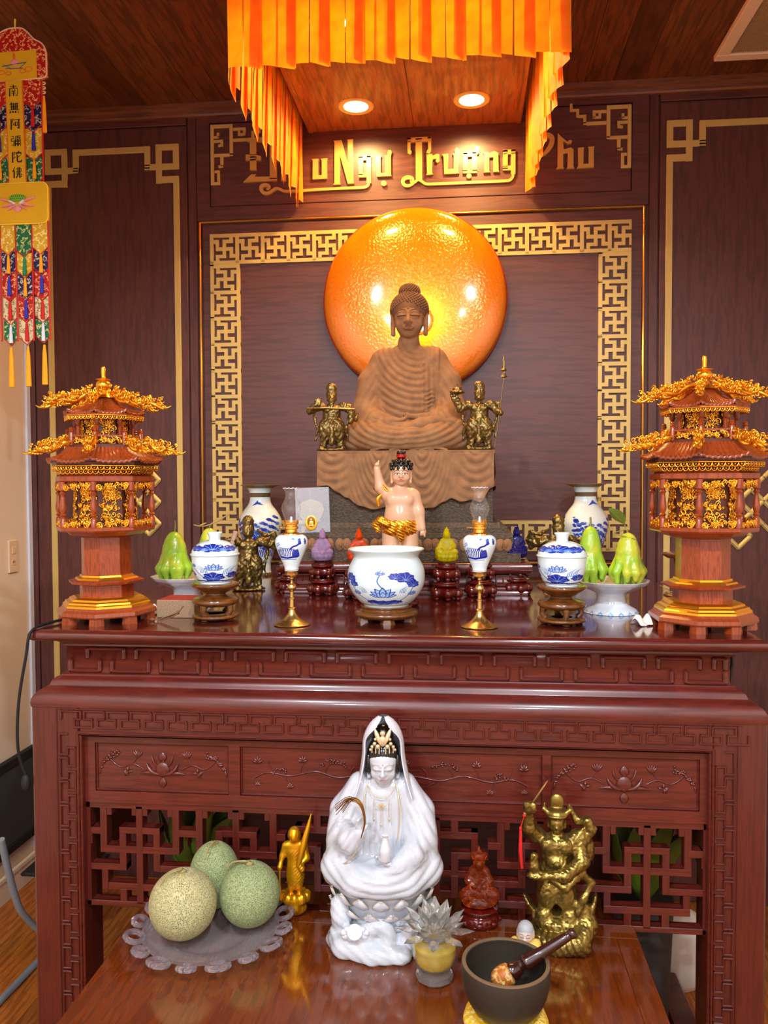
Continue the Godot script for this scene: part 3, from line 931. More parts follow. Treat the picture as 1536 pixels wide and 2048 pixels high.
	letter(o, [[1362, 155, 1405, 150, 1402, 272, 1440, 270, 1440, 160, 1435, 148, 1482, 144, 1478, 160, 1478, 295, 1355, 300, 1365, 285]], true)

# ---------------------------------------------------------------- canopy curtain
func pleats(from: Vector3, to: Vector3, out: Vector3, n: int, y0: float, y1: float, seed_: int) -> SurfaceTool:
	# knife pleats hung along a rail; each fold lies over the next one
	var rng := RandomNumberGenerator.new()
	rng.seed = seed_
	var st := tool()
	var ax := (to - from) / n
	var xs := []                                                      # (along, outwards, drop)
	for i in n:
		var j := rng.randf_range(-0.06, 0.06)
		xs.append(Vector3(i + 0.0, 0.002, 0.0 + rng.randf_range(0, 0.006)))
		xs.append(Vector3(i + 0.5 + j, 0.017, 0.010 + rng.randf_range(0, 0.008)))
		xs.append(Vector3(i + 1.08 + j, 0.024, 0.022 + rng.randf_range(0, 0.012)))
		xs.append(Vector3(i + 0.80 + j, 0.012, 0.004))
	xs.append(Vector3(n, 0.004, 0.01))
	for k in xs.size() - 1:
		var rows := []
		for i in 9:
			var t := i / 8.0
			var row := PackedVector3Array()
			for e in 5:
				var q: Vector3 = xs[k].lerp(xs[k + 1], e / 4.0)
				var flare := 0.35 + 0.85 * t
				var sag := sin(t * 5.0 + k * 1.7 + e) * 0.0025 * t
				row.append(from + ax * (q.x + 0.05 * sin(k * 2.1) * t) + out * (q.y * flare + sag) + Vector3(0, lerp(y1, y0 - q.z * 1.2 + 0.012, t), 0))
			rows.append(row)
		patch(st, rows, false, false, k + 1)
	return st

func curtain() -> void:
	var m := plain("orange_cloth", Color.WHITE, 0.75)
	m.albedo_texture = noise_tex(21, 0.02, [[0.0, Color(0.98, 0.50, 0.02)], [0.5, Color(1.0, 0.58, 0.03)], [1.0, Color(1.0, 0.64, 0.05)]], 4, 256)
	m.uv1_triplanar = true
	m.uv1_scale = Vector3(3, 3, 3)
	m.backlight_enabled = true
	m.backlight = Color(0.95, 0.95, 0.95)
	var o := thing("canopy_curtain", "pleated bright orange cloth valance hung round three sides of the ceiling canopy", "curtain")
	obj("front_valance", pleats(Vector3(-0.50, 0, 1.215), Vector3(0.515, 0, 1.205), Vector3(0, 0, 1), 10, 2.925, 3.372, 3), m, o)
	obj("side_valance", pleats(Vector3(-0.498, 0, 1.215), Vector3(-0.505, 0, 0.035), Vector3(-1, 0, 0), 8, 2.925, 3.372, 4), m, o)
	obj("side_valance", pleats(Vector3(0.475, 0, 0.035), Vector3(0.49, 0, 1.205), Vector3(1, 0, 0), 8, 2.925, 3.372, 5), m, o)
	var st := tool()
	box(st, Vector3(-0.496, 3.355, 0.02), Vector3(-0.487, 3.372, 1.21))
	box(st, Vector3(0.462, 3.355, 0.02), Vector3(0.474, 3.372, 1.21))
	box(st, Vector3(-0.496, 3.355, 1.2), Vector3(0.5, 3.372, 1.212))
	obj("rail", st, M.gold_trim, o)

# ---------------------------------------------------------------- hanging banner
func bx(px: float, py: float) -> Vector2:
	return Vector2((px - 37.0) * 0.00196, -(py - 58.0) * 0.00183)

func bpoly(a: Array) -> PackedVector2Array:
	var p := PackedVector2Array()
	for i in range(0, a.size(), 2): p.append(bx(a[i], a[i + 1]))
	return p

func brocade(called: String, base: Color, thread: Color, seed_: int) -> void:
	var m := plain(called, Color.WHITE, 0.42)
	m.albedo_texture = noise_tex(seed_, 0.035, [[0.0, base], [0.56, base], [0.60, thread], [0.72, thread], [0.76, base.lightened(0.1)], [1.0, base]], 3, 256)
	m.uv1_triplanar = true
	m.uv1_scale = Vector3(5, 5, 5)

func tassel(o: Node3D, px: float, py: float, h: float, c: String, z: float, w := 4.0) -> void:
	var p := bx(px, py)
	var k := 0.0019
	var st := tool()
	var prof := V2([0.0, 0.0, w * 0.30, -0.2, w * 0.34, -h * 0.08, w * 0.5, -h * 0.22, w * 0.62, -h * 0.6, w * 0.72, -h, w * 0.5, -h * 1.01, 0.0, -h])
	prof.reverse()
	var q := []
	for v in prof: q.append(v * k)
	lathe(st, q, 14, Transform3D(Basis(), Vector3(p.x, p.y, z)), 0.6, 0.6, false, 0.08, 7)
	obj("tassel", st, M[c], o)

func glyphs() -> Array:
	return [
		[[2, 8.6, 8, 8.8], [5, 10, 5, 7.2], [1.5, 7, 1.4, 0.3], [1.5, 7, 8.6, 7.2, 8.5, 0.4, 7.4, 1.0], [3.6, 6.2, 4.2, 5], [6.4, 6.2, 5.8, 5], [3, 4.6, 7, 4.7], [2.8, 3, 7.2, 3.1], [5, 4.6, 5, 0.6]],
		[[2.6, 9.8, 1, 7.4], [2.2, 8.6, 9, 8.8], [1.2, 5.9, 8.9, 6.1], [2.6, 8.6, 2.6, 3.4], [4.3, 8.6, 4.3, 3.4], [6, 8.6, 6, 3.4], [7.7, 8.6, 7.7, 3.4], [0.5, 3.2, 9.6, 3.4], [1.6, 2.2, 0.9, 0.4], [3.6, 2.2, 3.9, 0.6], [5.8, 2.2, 6.3, 0.6], [8, 2.2, 9.2, 0.3]],
		[[1.5, 9.2, 1.4, 0.2], [1.5, 9, 3.8, 9, 2.6, 6.6, 3.9, 4.4, 2, 3.8], [4.5, 8.5, 9.8, 8.8], [8.6, 8.6, 8.6, 0.8, 7.2, 1.6], [5.2, 6.4, 5.2, 3.2], [5.2, 6.4, 7.2, 6.5, 7.1, 3.4, 5.2, 3.3]],
		[[0.8, 9, 3.2, 9.1, 3.2, 7, 1, 6.9, 0.9, 4.8, 3.5, 4.9, 3, 0.6, 1.6, 1.4], [4.4, 9, 9.7, 9.2], [7, 9, 7, 7.2], [5.4, 8.2, 4.9, 7], [8.6, 8.2, 9.1, 7], [4.5, 6.4, 4.4, 0.4], [4.5, 6.4, 9.5, 6.5, 9.5, 0.4], [7, 6.4, 7, 0.4], [5.2, 5.4, 6.4, 4.2], [6.4, 5.4, 5.2, 4.2], [5.2, 3, 6.4, 1.7], [6.4, 3, 5.2, 1.7], [7.7, 5.4, 8.9, 4.2], [8.9, 5.4, 7.7, 4.2], [7.7, 3, 8.9, 1.7], [8.9, 3, 7.7, 1.7]],
		[[1.5, 9.2, 1.4, 0.2], [1.5, 9, 3.8, 9, 2.6, 6.6, 3.9, 4.4, 2, 3.8], [7, 10, 7.3, 8.7], [4.8, 7.2, 4.9, 8.3, 9.7, 8.5, 9.2, 7], [8.8, 6.2, 5.8, 4.4], [5.8, 7, 5.8, 1.4, 6.6, 0.7, 9.4, 0.8, 9.7, 2.4]],
		[[3, 9.8, 0.8, 5.4], [2.2, 7, 2.2, 0.2], [4, 8, 9, 8.1, 9, 5.8, 4.2, 5.7, 4.1, 3.4, 9.5, 3.5, 9.1, 0.8, 8, 1.5], [5.8, 9.6, 5.8, 3, 4.2, 0.3], [7.4, 9.6, 7.4, 0.2]]]

func banner() -> void:
	for a in [["brocade_red", Color(0.72, 0.05, 0.05), Color(0.95, 0.75, 0.45), 31], ["brocade_yellow", Color(0.86, 0.66, 0.10), Color(0.98, 0.90, 0.55), 32], ["brocade_green", Color(0.02, 0.42, 0.26), Color(0.85, 0.82, 0.45), 33], ["brocade_navy", Color(0.06, 0.08, 0.32), Color(0.85, 0.78, 0.60), 34], ["brocade_cream", Color(0.88, 0.80, 0.62), Color(0.55, 0.48, 0.25), 35]]:
		brocade(a[0], a[1], a[2], a[3])
	plain("felt_yellow", Color(0.90, 0.70, 0.02), 0.7)
	plain("cord_yellow", Color(0.96, 0.86, 0.25), 0.6)
	plain("piping_red", Color(0.78, 0.06, 0.05), 0.5)
	plain("piping_pale", Color(0.92, 0.78, 0.62), 0.5)
	plain("ink_black", Color(0.03, 0.025, 0.02), 0.7)
	plain("tassel_gold", Color(1.0, 0.66, 0.02), 0.7)
	plain("tassel_blue", Color(0.15, 0.18, 0.72), 0.7)
	plain("tassel_red", Color(0.80, 0.08, 0.04), 0.7)
	plain("tassel_white", Color(0.88, 0.90, 0.94), 0.7)
	plain("tassel_green", Color(0.10, 0.52, 0.32), 0.7)
	plain("petal_pink", Color(0.95, 0.62, 0.66), 0.6)
	plain("petal_white", Color(0.96, 0.93, 0.95), 0.6)
	plain("seed_green", Color(0.45, 0.72, 0.15), 0.6)
	plain("stitch_blue", Color(0.20, 0.35, 0.62), 0.6)
	plain("stitch_orange", Color(0.92, 0.42, 0.08), 0.6)
	var o := thing("hanging_banner", "tall embroidered red and yellow temple banner with six black brush characters, hanging at far left", "banner", Vector3(-1.4405, 3.355, 0.75))
	var st := tool()
	# stiff cap with its pale piped edge
	var cap := spline(V2([-26, 115, -24, 92, -8, 80, 4, 68, 20, 60, 37, 58, 52, 60, 64, 70, 74, 82, 90, 92, 97, 108, 98, 140, 97, 156, 88, 160]), 3)
	var q := PackedVector2Array()
	for v in cap: q.append(bx(v.x, v.y))
	q.append(bx(-16, 163)); q.append(bx(-25, 156))
	prism(st, q, -0.012, 0.004)
	obj("cap", st, M.brocade_red, o)
	st = tool()
	var line := []
	for v in q: line.append(Vector3(v.x, v.y, 0.002))
	line.append(line[0])
	tube(st, line, 0.0035, 6)
	obj("piped_edge", st, M.piping_pale, o)
	st = tool()
	prism(st, bpoly([-4, 106, 79, 104, 80, 160, -4, 164]), 0.0, 0.006)
	obj("yellow_panel", st, M.felt_yellow, o)
	# offering dish and scrolls sewn on the yellow panel
	st = tool()
	for r in [[12, 134, 60, 128, 2.4], [18, 139, 52, 139, 2.0], [14, 130, 30, 140, 1.6], [44, 140, 58, 130, 1.6]]:
		var a := bx(r[0], r[1]); var b := bx(r[2], r[3])
		tube(st, [Vector3(a.x, a.y, 0.0065), Vector3(b.x, b.y, 0.0065)], r[4] * 0.0012, 6, 0.5)
	obj("dish_stitching", st, M.stitch_blue, o)
	st = tool()
	var dome := bx(36, 127)
	ball(st, Vector3(dome.x, dome.y, 0.006), Vector3(0.016, 0.012, 0.003), 12, 8)
	obj("dish_mound", st, M.petal_pink, o)
	st = tool()
	petal_relief(st, Vector3(bx(36, 122).x, bx(36, 122).y, 0.006), Vector3(bx(35, 108).x, bx(35, 108).y, 0.006), 0.005, 0.003)
	for r in [[10, 146, 7], [24, 148, 6], [52, 145, 7], [64, 142, 8], [2, 142, 6]]:
		var c := bx(r[0], r[1])
		var ring := []
		for i in 11: ring.append(Vector3(c.x + cos(i * 0.62) * r[2] * 0.0018, c.y + sin(i * 0.62) * r[2] * 0.0011, 0.0065))
		tube(st, ring, 0.0014, 5)
	obj("scroll_stitching", st, M.stitch_orange, o)
	# strip with the characters
	st = tool()
	prism(st, bpoly([18, 164, 51, 164, 55, 370, 22, 370]), 0.001, 0.009)
	obj("text_strip", st, M.felt_yellow, o)
	st = tool()
	for e in [[18, 164, 22, 370], [51, 164, 55, 370]]:
		var a := bx(e[0], e[1]); var b := bx(e[2], e[3])
		tube(st, [Vector3(a.x, a.y, 0.008), Vector3(b.x, b.y, 0.008)], 0.0022, 6)
	obj("strip_edge", st, M.stitch_orange, o)
	var gl := glyphs()
	var ys := [184, 218, 250, 284, 316, 347]
	for g in 6:
		st = tool()
		var c := bx(34.0 + g * 0.8, ys[g])
		for s in gl[g]:
			var pts := []
			for i in range(0, s.size(), 2): pts.append(Vector3(c.x + (s[i] - 5.0) * 0.0042, c.y + (s[i + 1] - 5.0) * 0.0042, 0.0094))
			var rr := []
			for i in pts.size(): rr.append(0.0023 if i % 2 == 0 else 0.0028)
			tube(st, pts, rr, 6, 0.35)
		obj("character", st, M.ink_black, o)
	# arrow-ended patches in columns, each overlapping the one below
	var cols := [[-16, 17, 164, 0], [52, 86, 164, 0]]
	var up := [["brocade_red", 219, "tassel_red"], ["brocade_navy", 266, "tassel_blue"], ["brocade_yellow", 322, "tassel_gold"], ["brocade_green", 372, ""]]
	for c in cols: column_of(o, c[0], c[1], 162.0, up)
	var low := [[["brocade_yellow", 512, "tassel_gold"], ["brocade_navy", 556, "tassel_blue"], ["brocade_red", 605, "tassel_red"], ["brocade_cream", 652, "tassel_white"], ["brocade_green", 694, ""]],
		[["brocade_green", 516, "tassel_green"], ["brocade_yellow", 558, "tassel_gold"], ["brocade_navy", 603, "tassel_blue"], ["brocade_red", 648, "tassel_red"], ["brocade_cream", 693, ""]],
		[["brocade_yellow", 512, "tassel_gold"], ["brocade_navy", 553, "tassel_blue"], ["brocade_red", 604, "tassel_red"], ["brocade_cream", 649, "tassel_white"], ["brocade_green", 690, ""]]]
	var xs := [[0, 28], [31, 61], [64, 94]]
	for i in 3: column_of(o, xs[i][0] + 1.0, xs[i][1] + 1.0, 446.0, low[i])
	st = tool()
	for x in [-18, 88, -1.5, 30.5, 63.5, 95.5]:
		var top := 164.0 if x == -18 or x == 88 else 446.0
		var bot := 372.0 if x == -18 or x == 88 else 686.0
		var a := bx(x, top); var b := bx(x, bot)
		tube(st, [Vector3(a.x, a.y, 0.002), Vector3(b.x, b.y, 0.002)], 0.0036, 6)
	obj("red_piping", st, M.piping_red, o)
	# square cushion with the lotus
	st = tool()
	var sq := PackedVector2Array()
	for k in 4:
		for i in 6:
			var a := PI / 2 * (k + i / 5.0)
			var cc: Array = [[86, 380], [-12, 380], [-12, 438], [86, 438]][k]
			sq.append(bx(cc[0], cc[1]) + Vector2(cos(a), sin(a)) * 0.022)
	prism(st, sq, -0.006, 0.012, 0.004)
	obj("lotus_cushion", st, M.felt_yellow, o)
	st = tool()
	line = []
	for v in sq: line.append(Vector3(v.x, v.y, 0.008))
	line.append(line[0])
	tube(st, line, 0.0028, 6)
	obj("cushion_edge", st, M.cord_yellow, o)
	var lc := bx(39, 408)
	for lay in [[[-34, -8, 8.5], [34, -8, 8.5], [-30, 8, 8], [30, 8, 8], [-18, 14, 8], [18, 14, 8], [0, 17, 9]], [[-19, -4, 7.5], [-11, 1, 7.5], [0, 3, 8], [11, 1, 7.5], [19, -4, 7.5]]]:
		st = tool()
		for p in lay:
			var d := Vector3(p[0] * 0.00196, -p[1] * 0.0019, 0.0)
			petal_relief(st, Vector3(lc.x, lc.y - 0.004, 0.0125) + d * 0.25, Vector3(lc.x, lc.y, 0.0125) + d * 1.08, p[2] * 0.0017, 0.004)
		obj("lotus_petals", st, M.petal_pink if lay.size() == 7 else M.petal_white, o)
	st = tool()
	ball(st, Vector3(lc.x, lc.y + 0.017, 0.016), Vector3(0.033, 0.013, 0.004), 20, 8)
	obj("lotus_pod", st, M.seed_green, o)
	st = tool()
	for i in 14: ball(st, Vector3(lc.x + (i % 7 - 3) * 0.0075 + (i / 7) * 0.003, lc.y + 0.013 + (i / 7) * 0.008, 0.0195), Vector3(0.0014, 0.0028, 0.001), 6, 4)
	obj("pod_seed", st, M.ink_black, o).set_meta("kind", "stuff")
	# long gold tassels, and the beaded one at the cap's corner
	for t in [[16, 698], [50, 697], [83, 694]]: tassel(o, t[0], t[1], 78.0, "tassel_gold", 0.0, 8.0)
	for sx in [91, -17]:
		for i in 3:
			st = tool()
			var c := bx(sx, 170 + i * 9)
			var ring := []
			for k in 13: ring.append(Vector3(c.x + cos(k * TAU / 12) * 0.0065, c.y + sin(k * TAU / 12) * 0.0045, 0.0))
			tube(st, ring, 0.0028, 6)
			obj("bead_ring", st, M.piping_pale, o)
		tassel(o, sx, 195, 70.0, "tassel_gold", 0.0, 7.0)
	obj("hanging_cord", _cord([Vector3(0, 0.0, 0.0), Vector3(0, 0.034, 0.0)], 0.003), M.cord_yellow, o)

func _cord(pts: Array, r: float) -> SurfaceTool:
	var st := tool()
	tube(st, pts, r, 8)
	return st

func column_of(o: Node3D, x0: float, x1: float, top: float, items: Array) -> void:
	var y := top
	for i in items.size():
		var st := tool()
		var bot: float = items[i][1]
		var z := 0.004 - i * 0.0026
		var m := (x0 + x1) / 2.0
		prism(st, bpoly([x0, y - 8.0 if i > 0 else y, x1, y - 8.0 if i > 0 else y, x1, bot - 14, m + 2, bot, m - 2, bot, x0, bot - 14]), z - 0.002, z)
		obj("patch", st, M[items[i][0]], o)
		st = tool()
		var e := []
		for v in [[x0, bot - 14], [m, bot], [x1, bot - 14]]:
			var p := bx(v[0], v[1])
			e.append(Vector3(p.x, p.y, z))
		tube(st, e, 0.0022, 5)
		obj("patch_edge", st, M.piping_red, o)
		if items[i][2]: tassel(o, m + 1.5, bot, 36.0, items[i][2], z + 0.004, 5.5)
		y = bot

# ---------------------------------------------------------------- soft bodies: blended rods and eggs meshed as one skin
class Field:
	var o: Vector3
	var s: float
	var nx: int
	var ny: int
	var nz: int
	var k: float
	var f: PackedFloat32Array
	var xf := Transform3D()
	var size := 1.0

	func _init(lo: Vector3, hi: Vector3, cell: float, blend: float) -> void:
		o = lo
		s = cell
		k = blend
		nx = int((hi.x - lo.x) / cell) + 2
		ny = int((hi.y - lo.y) / cell) + 2
		nz = int((hi.z - lo.z) / cell) + 2
		f.resize(nx * ny * nz)

	func at(place: Vector3, scale_ := 1.0, basis := Basis()) -> Field:
		xf = Transform3D(basis.scaled(Vector3.ONE * scale_), place)
		size = scale_
		return self

	func cap(a_: Vector3, b_: Vector3, ra_: float, rb_: float) -> void:
		var a := xf * a_
		var b := xf * b_
		var ra := ra_ * size
		var rb := rb_ * size
		var m: float = max(ra, rb) + 3.0 * k
		var lo := Vector3(min(a.x, b.x), min(a.y, b.y), min(a.z, b.z)) - Vector3(m, m, m) - o
		var hi := Vector3(max(a.x, b.x), max(a.y, b.y), max(a.z, b.z)) + Vector3(m, m, m) - o
		var i0: int = max(0, int(lo.x / s)); var i1: int = min(nx - 1, int(hi.x / s) + 1)
		var j0: int = max(0, int(lo.y / s)); var j1: int = min(ny - 1, int(hi.y / s) + 1)
		var k0: int = max(0, int(lo.z / s)); var k1: int = min(nz - 1, int(hi.z / s) + 1)
		var ab := b - a
		var inv: float = 1.0 / max(ab.length_squared(), 1e-12)
		var ik := 1.0 / k
		var lim := 3.0 * k
		for kk in range(k0, k1 + 1):
			for jj in range(j0, j1 + 1):
				var row := (kk * ny + jj) * nx
				var p := Vector3(o.x + i0 * s, o.y + jj * s, o.z + kk * s) - a
				for ii in range(i0, i1 + 1):
					var t := clampf(p.dot(ab) * inv, 0.0, 1.0)
					var d := (p - ab * t).length() - ra - (rb - ra) * t
					if d < lim:
						f[row + ii] += exp(-maxf(d * ik, -9.0))
					p.x += s

	func chain(pts: Array, r: Array) -> void:
		for i in pts.size() - 1: cap(pts[i], pts[i + 1], r[i], r[i + 1])

	func ell(c_: Vector3, r_: Vector3, rot := Basis(), cut := false) -> void:
		var c := xf * c_
		var r := r_ * size
		var b := (xf.basis.orthonormalized() * rot).transposed()
		var m: float = max(r.x, max(r.y, r.z)) + 3.0 * k
		var lo := c - Vector3(m, m, m) - o
		var hi := c + Vector3(m, m, m) - o
		var i0: int = max(0, int(lo.x / s)); var i1: int = min(nx - 1, int(hi.x / s) + 1)
		var j0: int = max(0, int(lo.y / s)); var j1: int = min(ny - 1, int(hi.y / s) + 1)
		var k0: int = max(0, int(lo.z / s)); var k1: int = min(nz - 1, int(hi.z / s) + 1)
		var ir := Vector3(1.0 / r.x, 1.0 / r.y, 1.0 / r.z)
		var ik := 1.0 / k
		var lim := 3.0 * k
		var step := b * Vector3(s, 0, 0)
		for kk in range(k0, k1 + 1):
			for jj in range(j0, j1 + 1):
				var row := (kk * ny + jj) * nx
				var p := b * (Vector3(o.x + i0 * s, o.y + jj * s, o.z + kk * s) - c)
				for ii in range(i0, i1 + 1):
					var q := p * ir
					var l := q.length()
					var g := (q * ir).length()
					var d := l * (l - 1.0) / maxf(g, 1e-6)
					if d < lim:
						if cut: f[row + ii] *= clampf(d * ik * 0.5 + 0.5, 0.0, 1.0)
						else: f[row + ii] += exp(-maxf(d * ik, -9.0))
					p += step

	# level below which nothing is kept (a flat foot)
	func floor_at(y: float) -> void:
		for kk in nz:
			for jj in ny:
				var h := (o.y + jj * s - y) / s + 0.5
				if h < 1.0:
					var row := (kk * ny + jj) * nx
					for ii in nx: f[row + ii] *= clampf(h, 0.0, 1.0) if h > 0.0 else 0.0

	func mesh(bump = null, paint = null) -> ArrayMesh:
		var v := PackedVector3Array()
		var id := PackedInt32Array()
		var cell := PackedInt32Array()
		cell.resize(nx * ny * nz)
		cell.fill(-1)
		var sy := nx
		var sz := nx * ny
		for kk in nz - 1:
			for jj in ny - 1:
				var row := (kk * ny + jj) * nx
				for ii in nx - 1:
					var i := row + ii
					var a0 := f[i] >= 1.0
					var n := 0
					if a0: n += 1
					if f[i + 1] >= 1.0: n += 1
					if f[i + sy] >= 1.0: n += 1
					if f[i + sy + 1] >= 1.0: n += 1
					if f[i + sz] >= 1.0: n += 1
					if f[i + sz + 1] >= 1.0: n += 1
					if f[i + sz + sy] >= 1.0: n += 1
					if f[i + sz + sy + 1] >= 1.0: n += 1
					if n == 0 or n == 8: continue
					var d := PackedFloat32Array()
					d.resize(8)
					for c in 8: d[c] = -log(maxf(f[i + (c & 1) + (sy if c & 2 else 0) + (sz if c & 4 else 0)], 0.03))
					var sum := Vector3.ZERO
					var cnt := 0
					for c in 8:
						for ax in 3:
							var bit := 1 << ax
							if c & bit: continue
							var e := c | bit
							if (d[c] < 0.0) != (d[e] < 0.0):
								var t := d[c] / (d[c] - d[e])
								var p := Vector3(c & 1, (c >> 1) & 1, (c >> 2) & 1)
								p[ax] = t
								sum += p
								cnt += 1
					cell[i] = v.size()
					v.append(o + (Vector3(ii, jj, kk) + sum / cnt) * s)
		for kk in range(1, nz - 1):
			for jj in range(1, ny - 1):
				var row := (kk * ny + jj) * nx
				for ii in range(1, nx - 1):
					var i := row + ii
					var a := f[i] >= 1.0
					if a != (f[i + 1] >= 1.0): _quad(id, a, cell[i - sy - sz], cell[i - sz], cell[i], cell[i - sy])
					if a != (f[i + sy] >= 1.0): _quad(id, a, cell[i - 1 - sz], cell[i - 1], cell[i], cell[i - sz])
					if a != (f[i + sz] >= 1.0): _quad(id, a, cell[i - 1 - sy], cell[i - sy], cell[i], cell[i - 1])
		return finish(v, id, bump, paint)

	static func _quad(id: PackedInt32Array, flip: bool, a: int, b: int, c: int, d: int) -> void:
		if a < 0 or b < 0 or c < 0 or d < 0: return
		if flip: id.append_array(PackedInt32Array([a, c, b, a, d, c]))
		else: id.append_array(PackedInt32Array([a, b, c, a, c, d]))

	static func normals(v: PackedVector3Array, id: PackedInt32Array) -> PackedVector3Array:
		var n := PackedVector3Array()
		n.resize(v.size())
		for t in range(0, id.size(), 3):
			var a := id[t]; var b := id[t + 1]; var c := id[t + 2]
			var w := (v[c] - v[a]).cross(v[b] - v[a])
			n[a] += w; n[b] += w; n[c] += w
		for i in n.size(): n[i] = n[i].normalized()
		return n

	static func finish(v: PackedVector3Array, id: PackedInt32Array, bump = null, paint = null) -> ArrayMesh:
		var n := normals(v, id)
		if bump != null:
			for i in v.size(): v[i] += n[i] * float((bump as Callable).call(v[i], n[i]))
			n = normals(v, id)
		var arr := []
		arr.resize(Mesh.ARRAY_MAX)
		arr[Mesh.ARRAY_VERTEX] = v
		arr[Mesh.ARRAY_NORMAL] = n
		if paint != null:
			var col := PackedColorArray()
			col.resize(v.size())
			for i in v.size(): col[i] = (paint as Callable).call(v[i], n[i])
			arr[Mesh.ARRAY_COLOR] = col
		arr[Mesh.ARRAY_INDEX] = id
		var m := ArrayMesh.new()
		m.add_surface_from_arrays(Mesh.PRIMITIVE_TRIANGLES, arr)
		return m

# a head one unit tall, facing +z, its middle at the origin
func head(fd: Field, place: Vector3, sc: float, basis := Basis(), ears := 1.0, young := 0.0, neck := true) -> void:
	fd.at(place, sc, basis)
	fd.ell(Vector3(0, 0.10, -0.04), Vector3(0.385, 0.40, 0.42))
	fd.ell(Vector3(0, -0.13, 0.07), Vector3(0.31 + young * 0.05, 0.37, 0.33))
	fd.ell(Vector3(0, -0.39, 0.19), Vector3(0.14, 0.10, 0.12))
	for s in [-1.0, 1.0]:
		fd.ell(Vector3(0.17 * s, -0.19, 0.22), Vector3(0.13 + young * 0.04, 0.14, 0.12))
		fd.cap(Vector3(0.05 * s, 0.055, 0.385), Vector3(0.23 * s, 0.065, 0.30), 0.018, 0.012)
		fd.ell(Vector3(0.145 * s, -0.035, 0.335), Vector3(0.095, 0.05, 0.055), Basis(Vector3.UP, 0.3 * s))
		fd.ell(Vector3(0.05 * s, -0.165, 0.415), Vector3(0.035, 0.03, 0.04))
		fd.cap(Vector3(0.10 * s, -0.268, 0.37), Vector3(0, -0.25, 0.415), 0.012, 0.026)
		if ears > 0.0:
			fd.ell(Vector3(0.385 * s, -0.06, -0.02), Vector3(0.04, 0.15, 0.085))
			fd.cap(Vector3(0.375 * s, -0.17, 0.0), Vector3(0.365 * s, -0.20 - 0.19 * ears, 0.04), 0.04, 0.055)
	fd.cap(Vector3(0, 0.03, 0.385), Vector3(0, -0.145, 0.465), 0.022, 0.05)
	fd.cap(Vector3(-0.06, -0.305, 0.375), Vector3(0.06, -0.305, 0.375), 0.026, 0.026)
	if neck: fd.cap(Vector3(0, -0.30, -0.02), Vector3(0, -0.80, -0.06), 0.20, 0.24)

# five-fingered hand: wrist at the origin, fingers along +y, palm facing +z, thumb towards +x (side 1) or -x (side -1); one unit long
func hand(fd: Field, place: Vector3, sc: float, basis: Basis, side := 1.0, curl := 0.25, fingers := [1, 1, 1, 1, 1]) -> void:
	fd.at(place, sc, basis)
	fd.cap(Vector3(0, 0.02, 0), Vector3(0.02 * side, 0.28, 0), 0.14, 0.12)
	fd.cap(Vector3(-0.10 * side, 0.12, 0), Vector3(-0.15 * side, 0.42, 0), 0.09, 0.075)
	fd.cap(Vector3(0.08 * side, 0.12, 0), Vector3(0.13 * side, 0.43, 0), 0.09, 0.078)
	fd.cap(Vector3(0, 0.15, 0), Vector3(0, 0.46, 0), 0.10, 0.085)
	var xs := [0.155, 0.055, -0.05, -0.15]
	var ln := [0.40, 0.46, 0.42, 0.33]
	for i in 4:
		var a := Vector3(xs[i] * side, 0.44 - (0.04 if i == 3 else 0.0), 0.0)
		var c: float = curl + i * 0.04
		if fingers[i + 1] == 0: c = 1.35
		var d := Vector3(xs[i] * 0.25 * side, 1, 0).normalized()
		var ang := c * 0.6
		var p := a
		var r := 0.062 - (0.008 if i == 3 else 0.0)
		for seg in 3:
			var dir := (d * cos(ang) + Vector3(0, 0, 1) * sin(ang))
			var q: Vector3 = p + dir * ln[i] * [0.42, 0.33, 0.25][seg]
			fd.cap(p, q, r, r * 0.9)
			p = q
			r *= 0.9
			ang += c
	var t0 := Vector3(0.12 * side, 0.10, 0.03)
	var t1 := Vector3(0.26 * side, 0.27, 0.09)
	var t2: Vector3 = t1 + Vector3(0.06 * side, 0.15, 0.05 + 0.10 * curl) if fingers[0] else t1 + Vector3(-0.10 * side, 0.13, 0.08)
	fd.cap(t0, t1, 0.08, 0.065)
	fd.cap(t1, t2, 0.065, 0.05)

func ridge(x: float) -> float:                                       # rounded crest with narrow hollows, -1..1
	var t := absf(sin(x))
	return t * 2.0 - 1.0

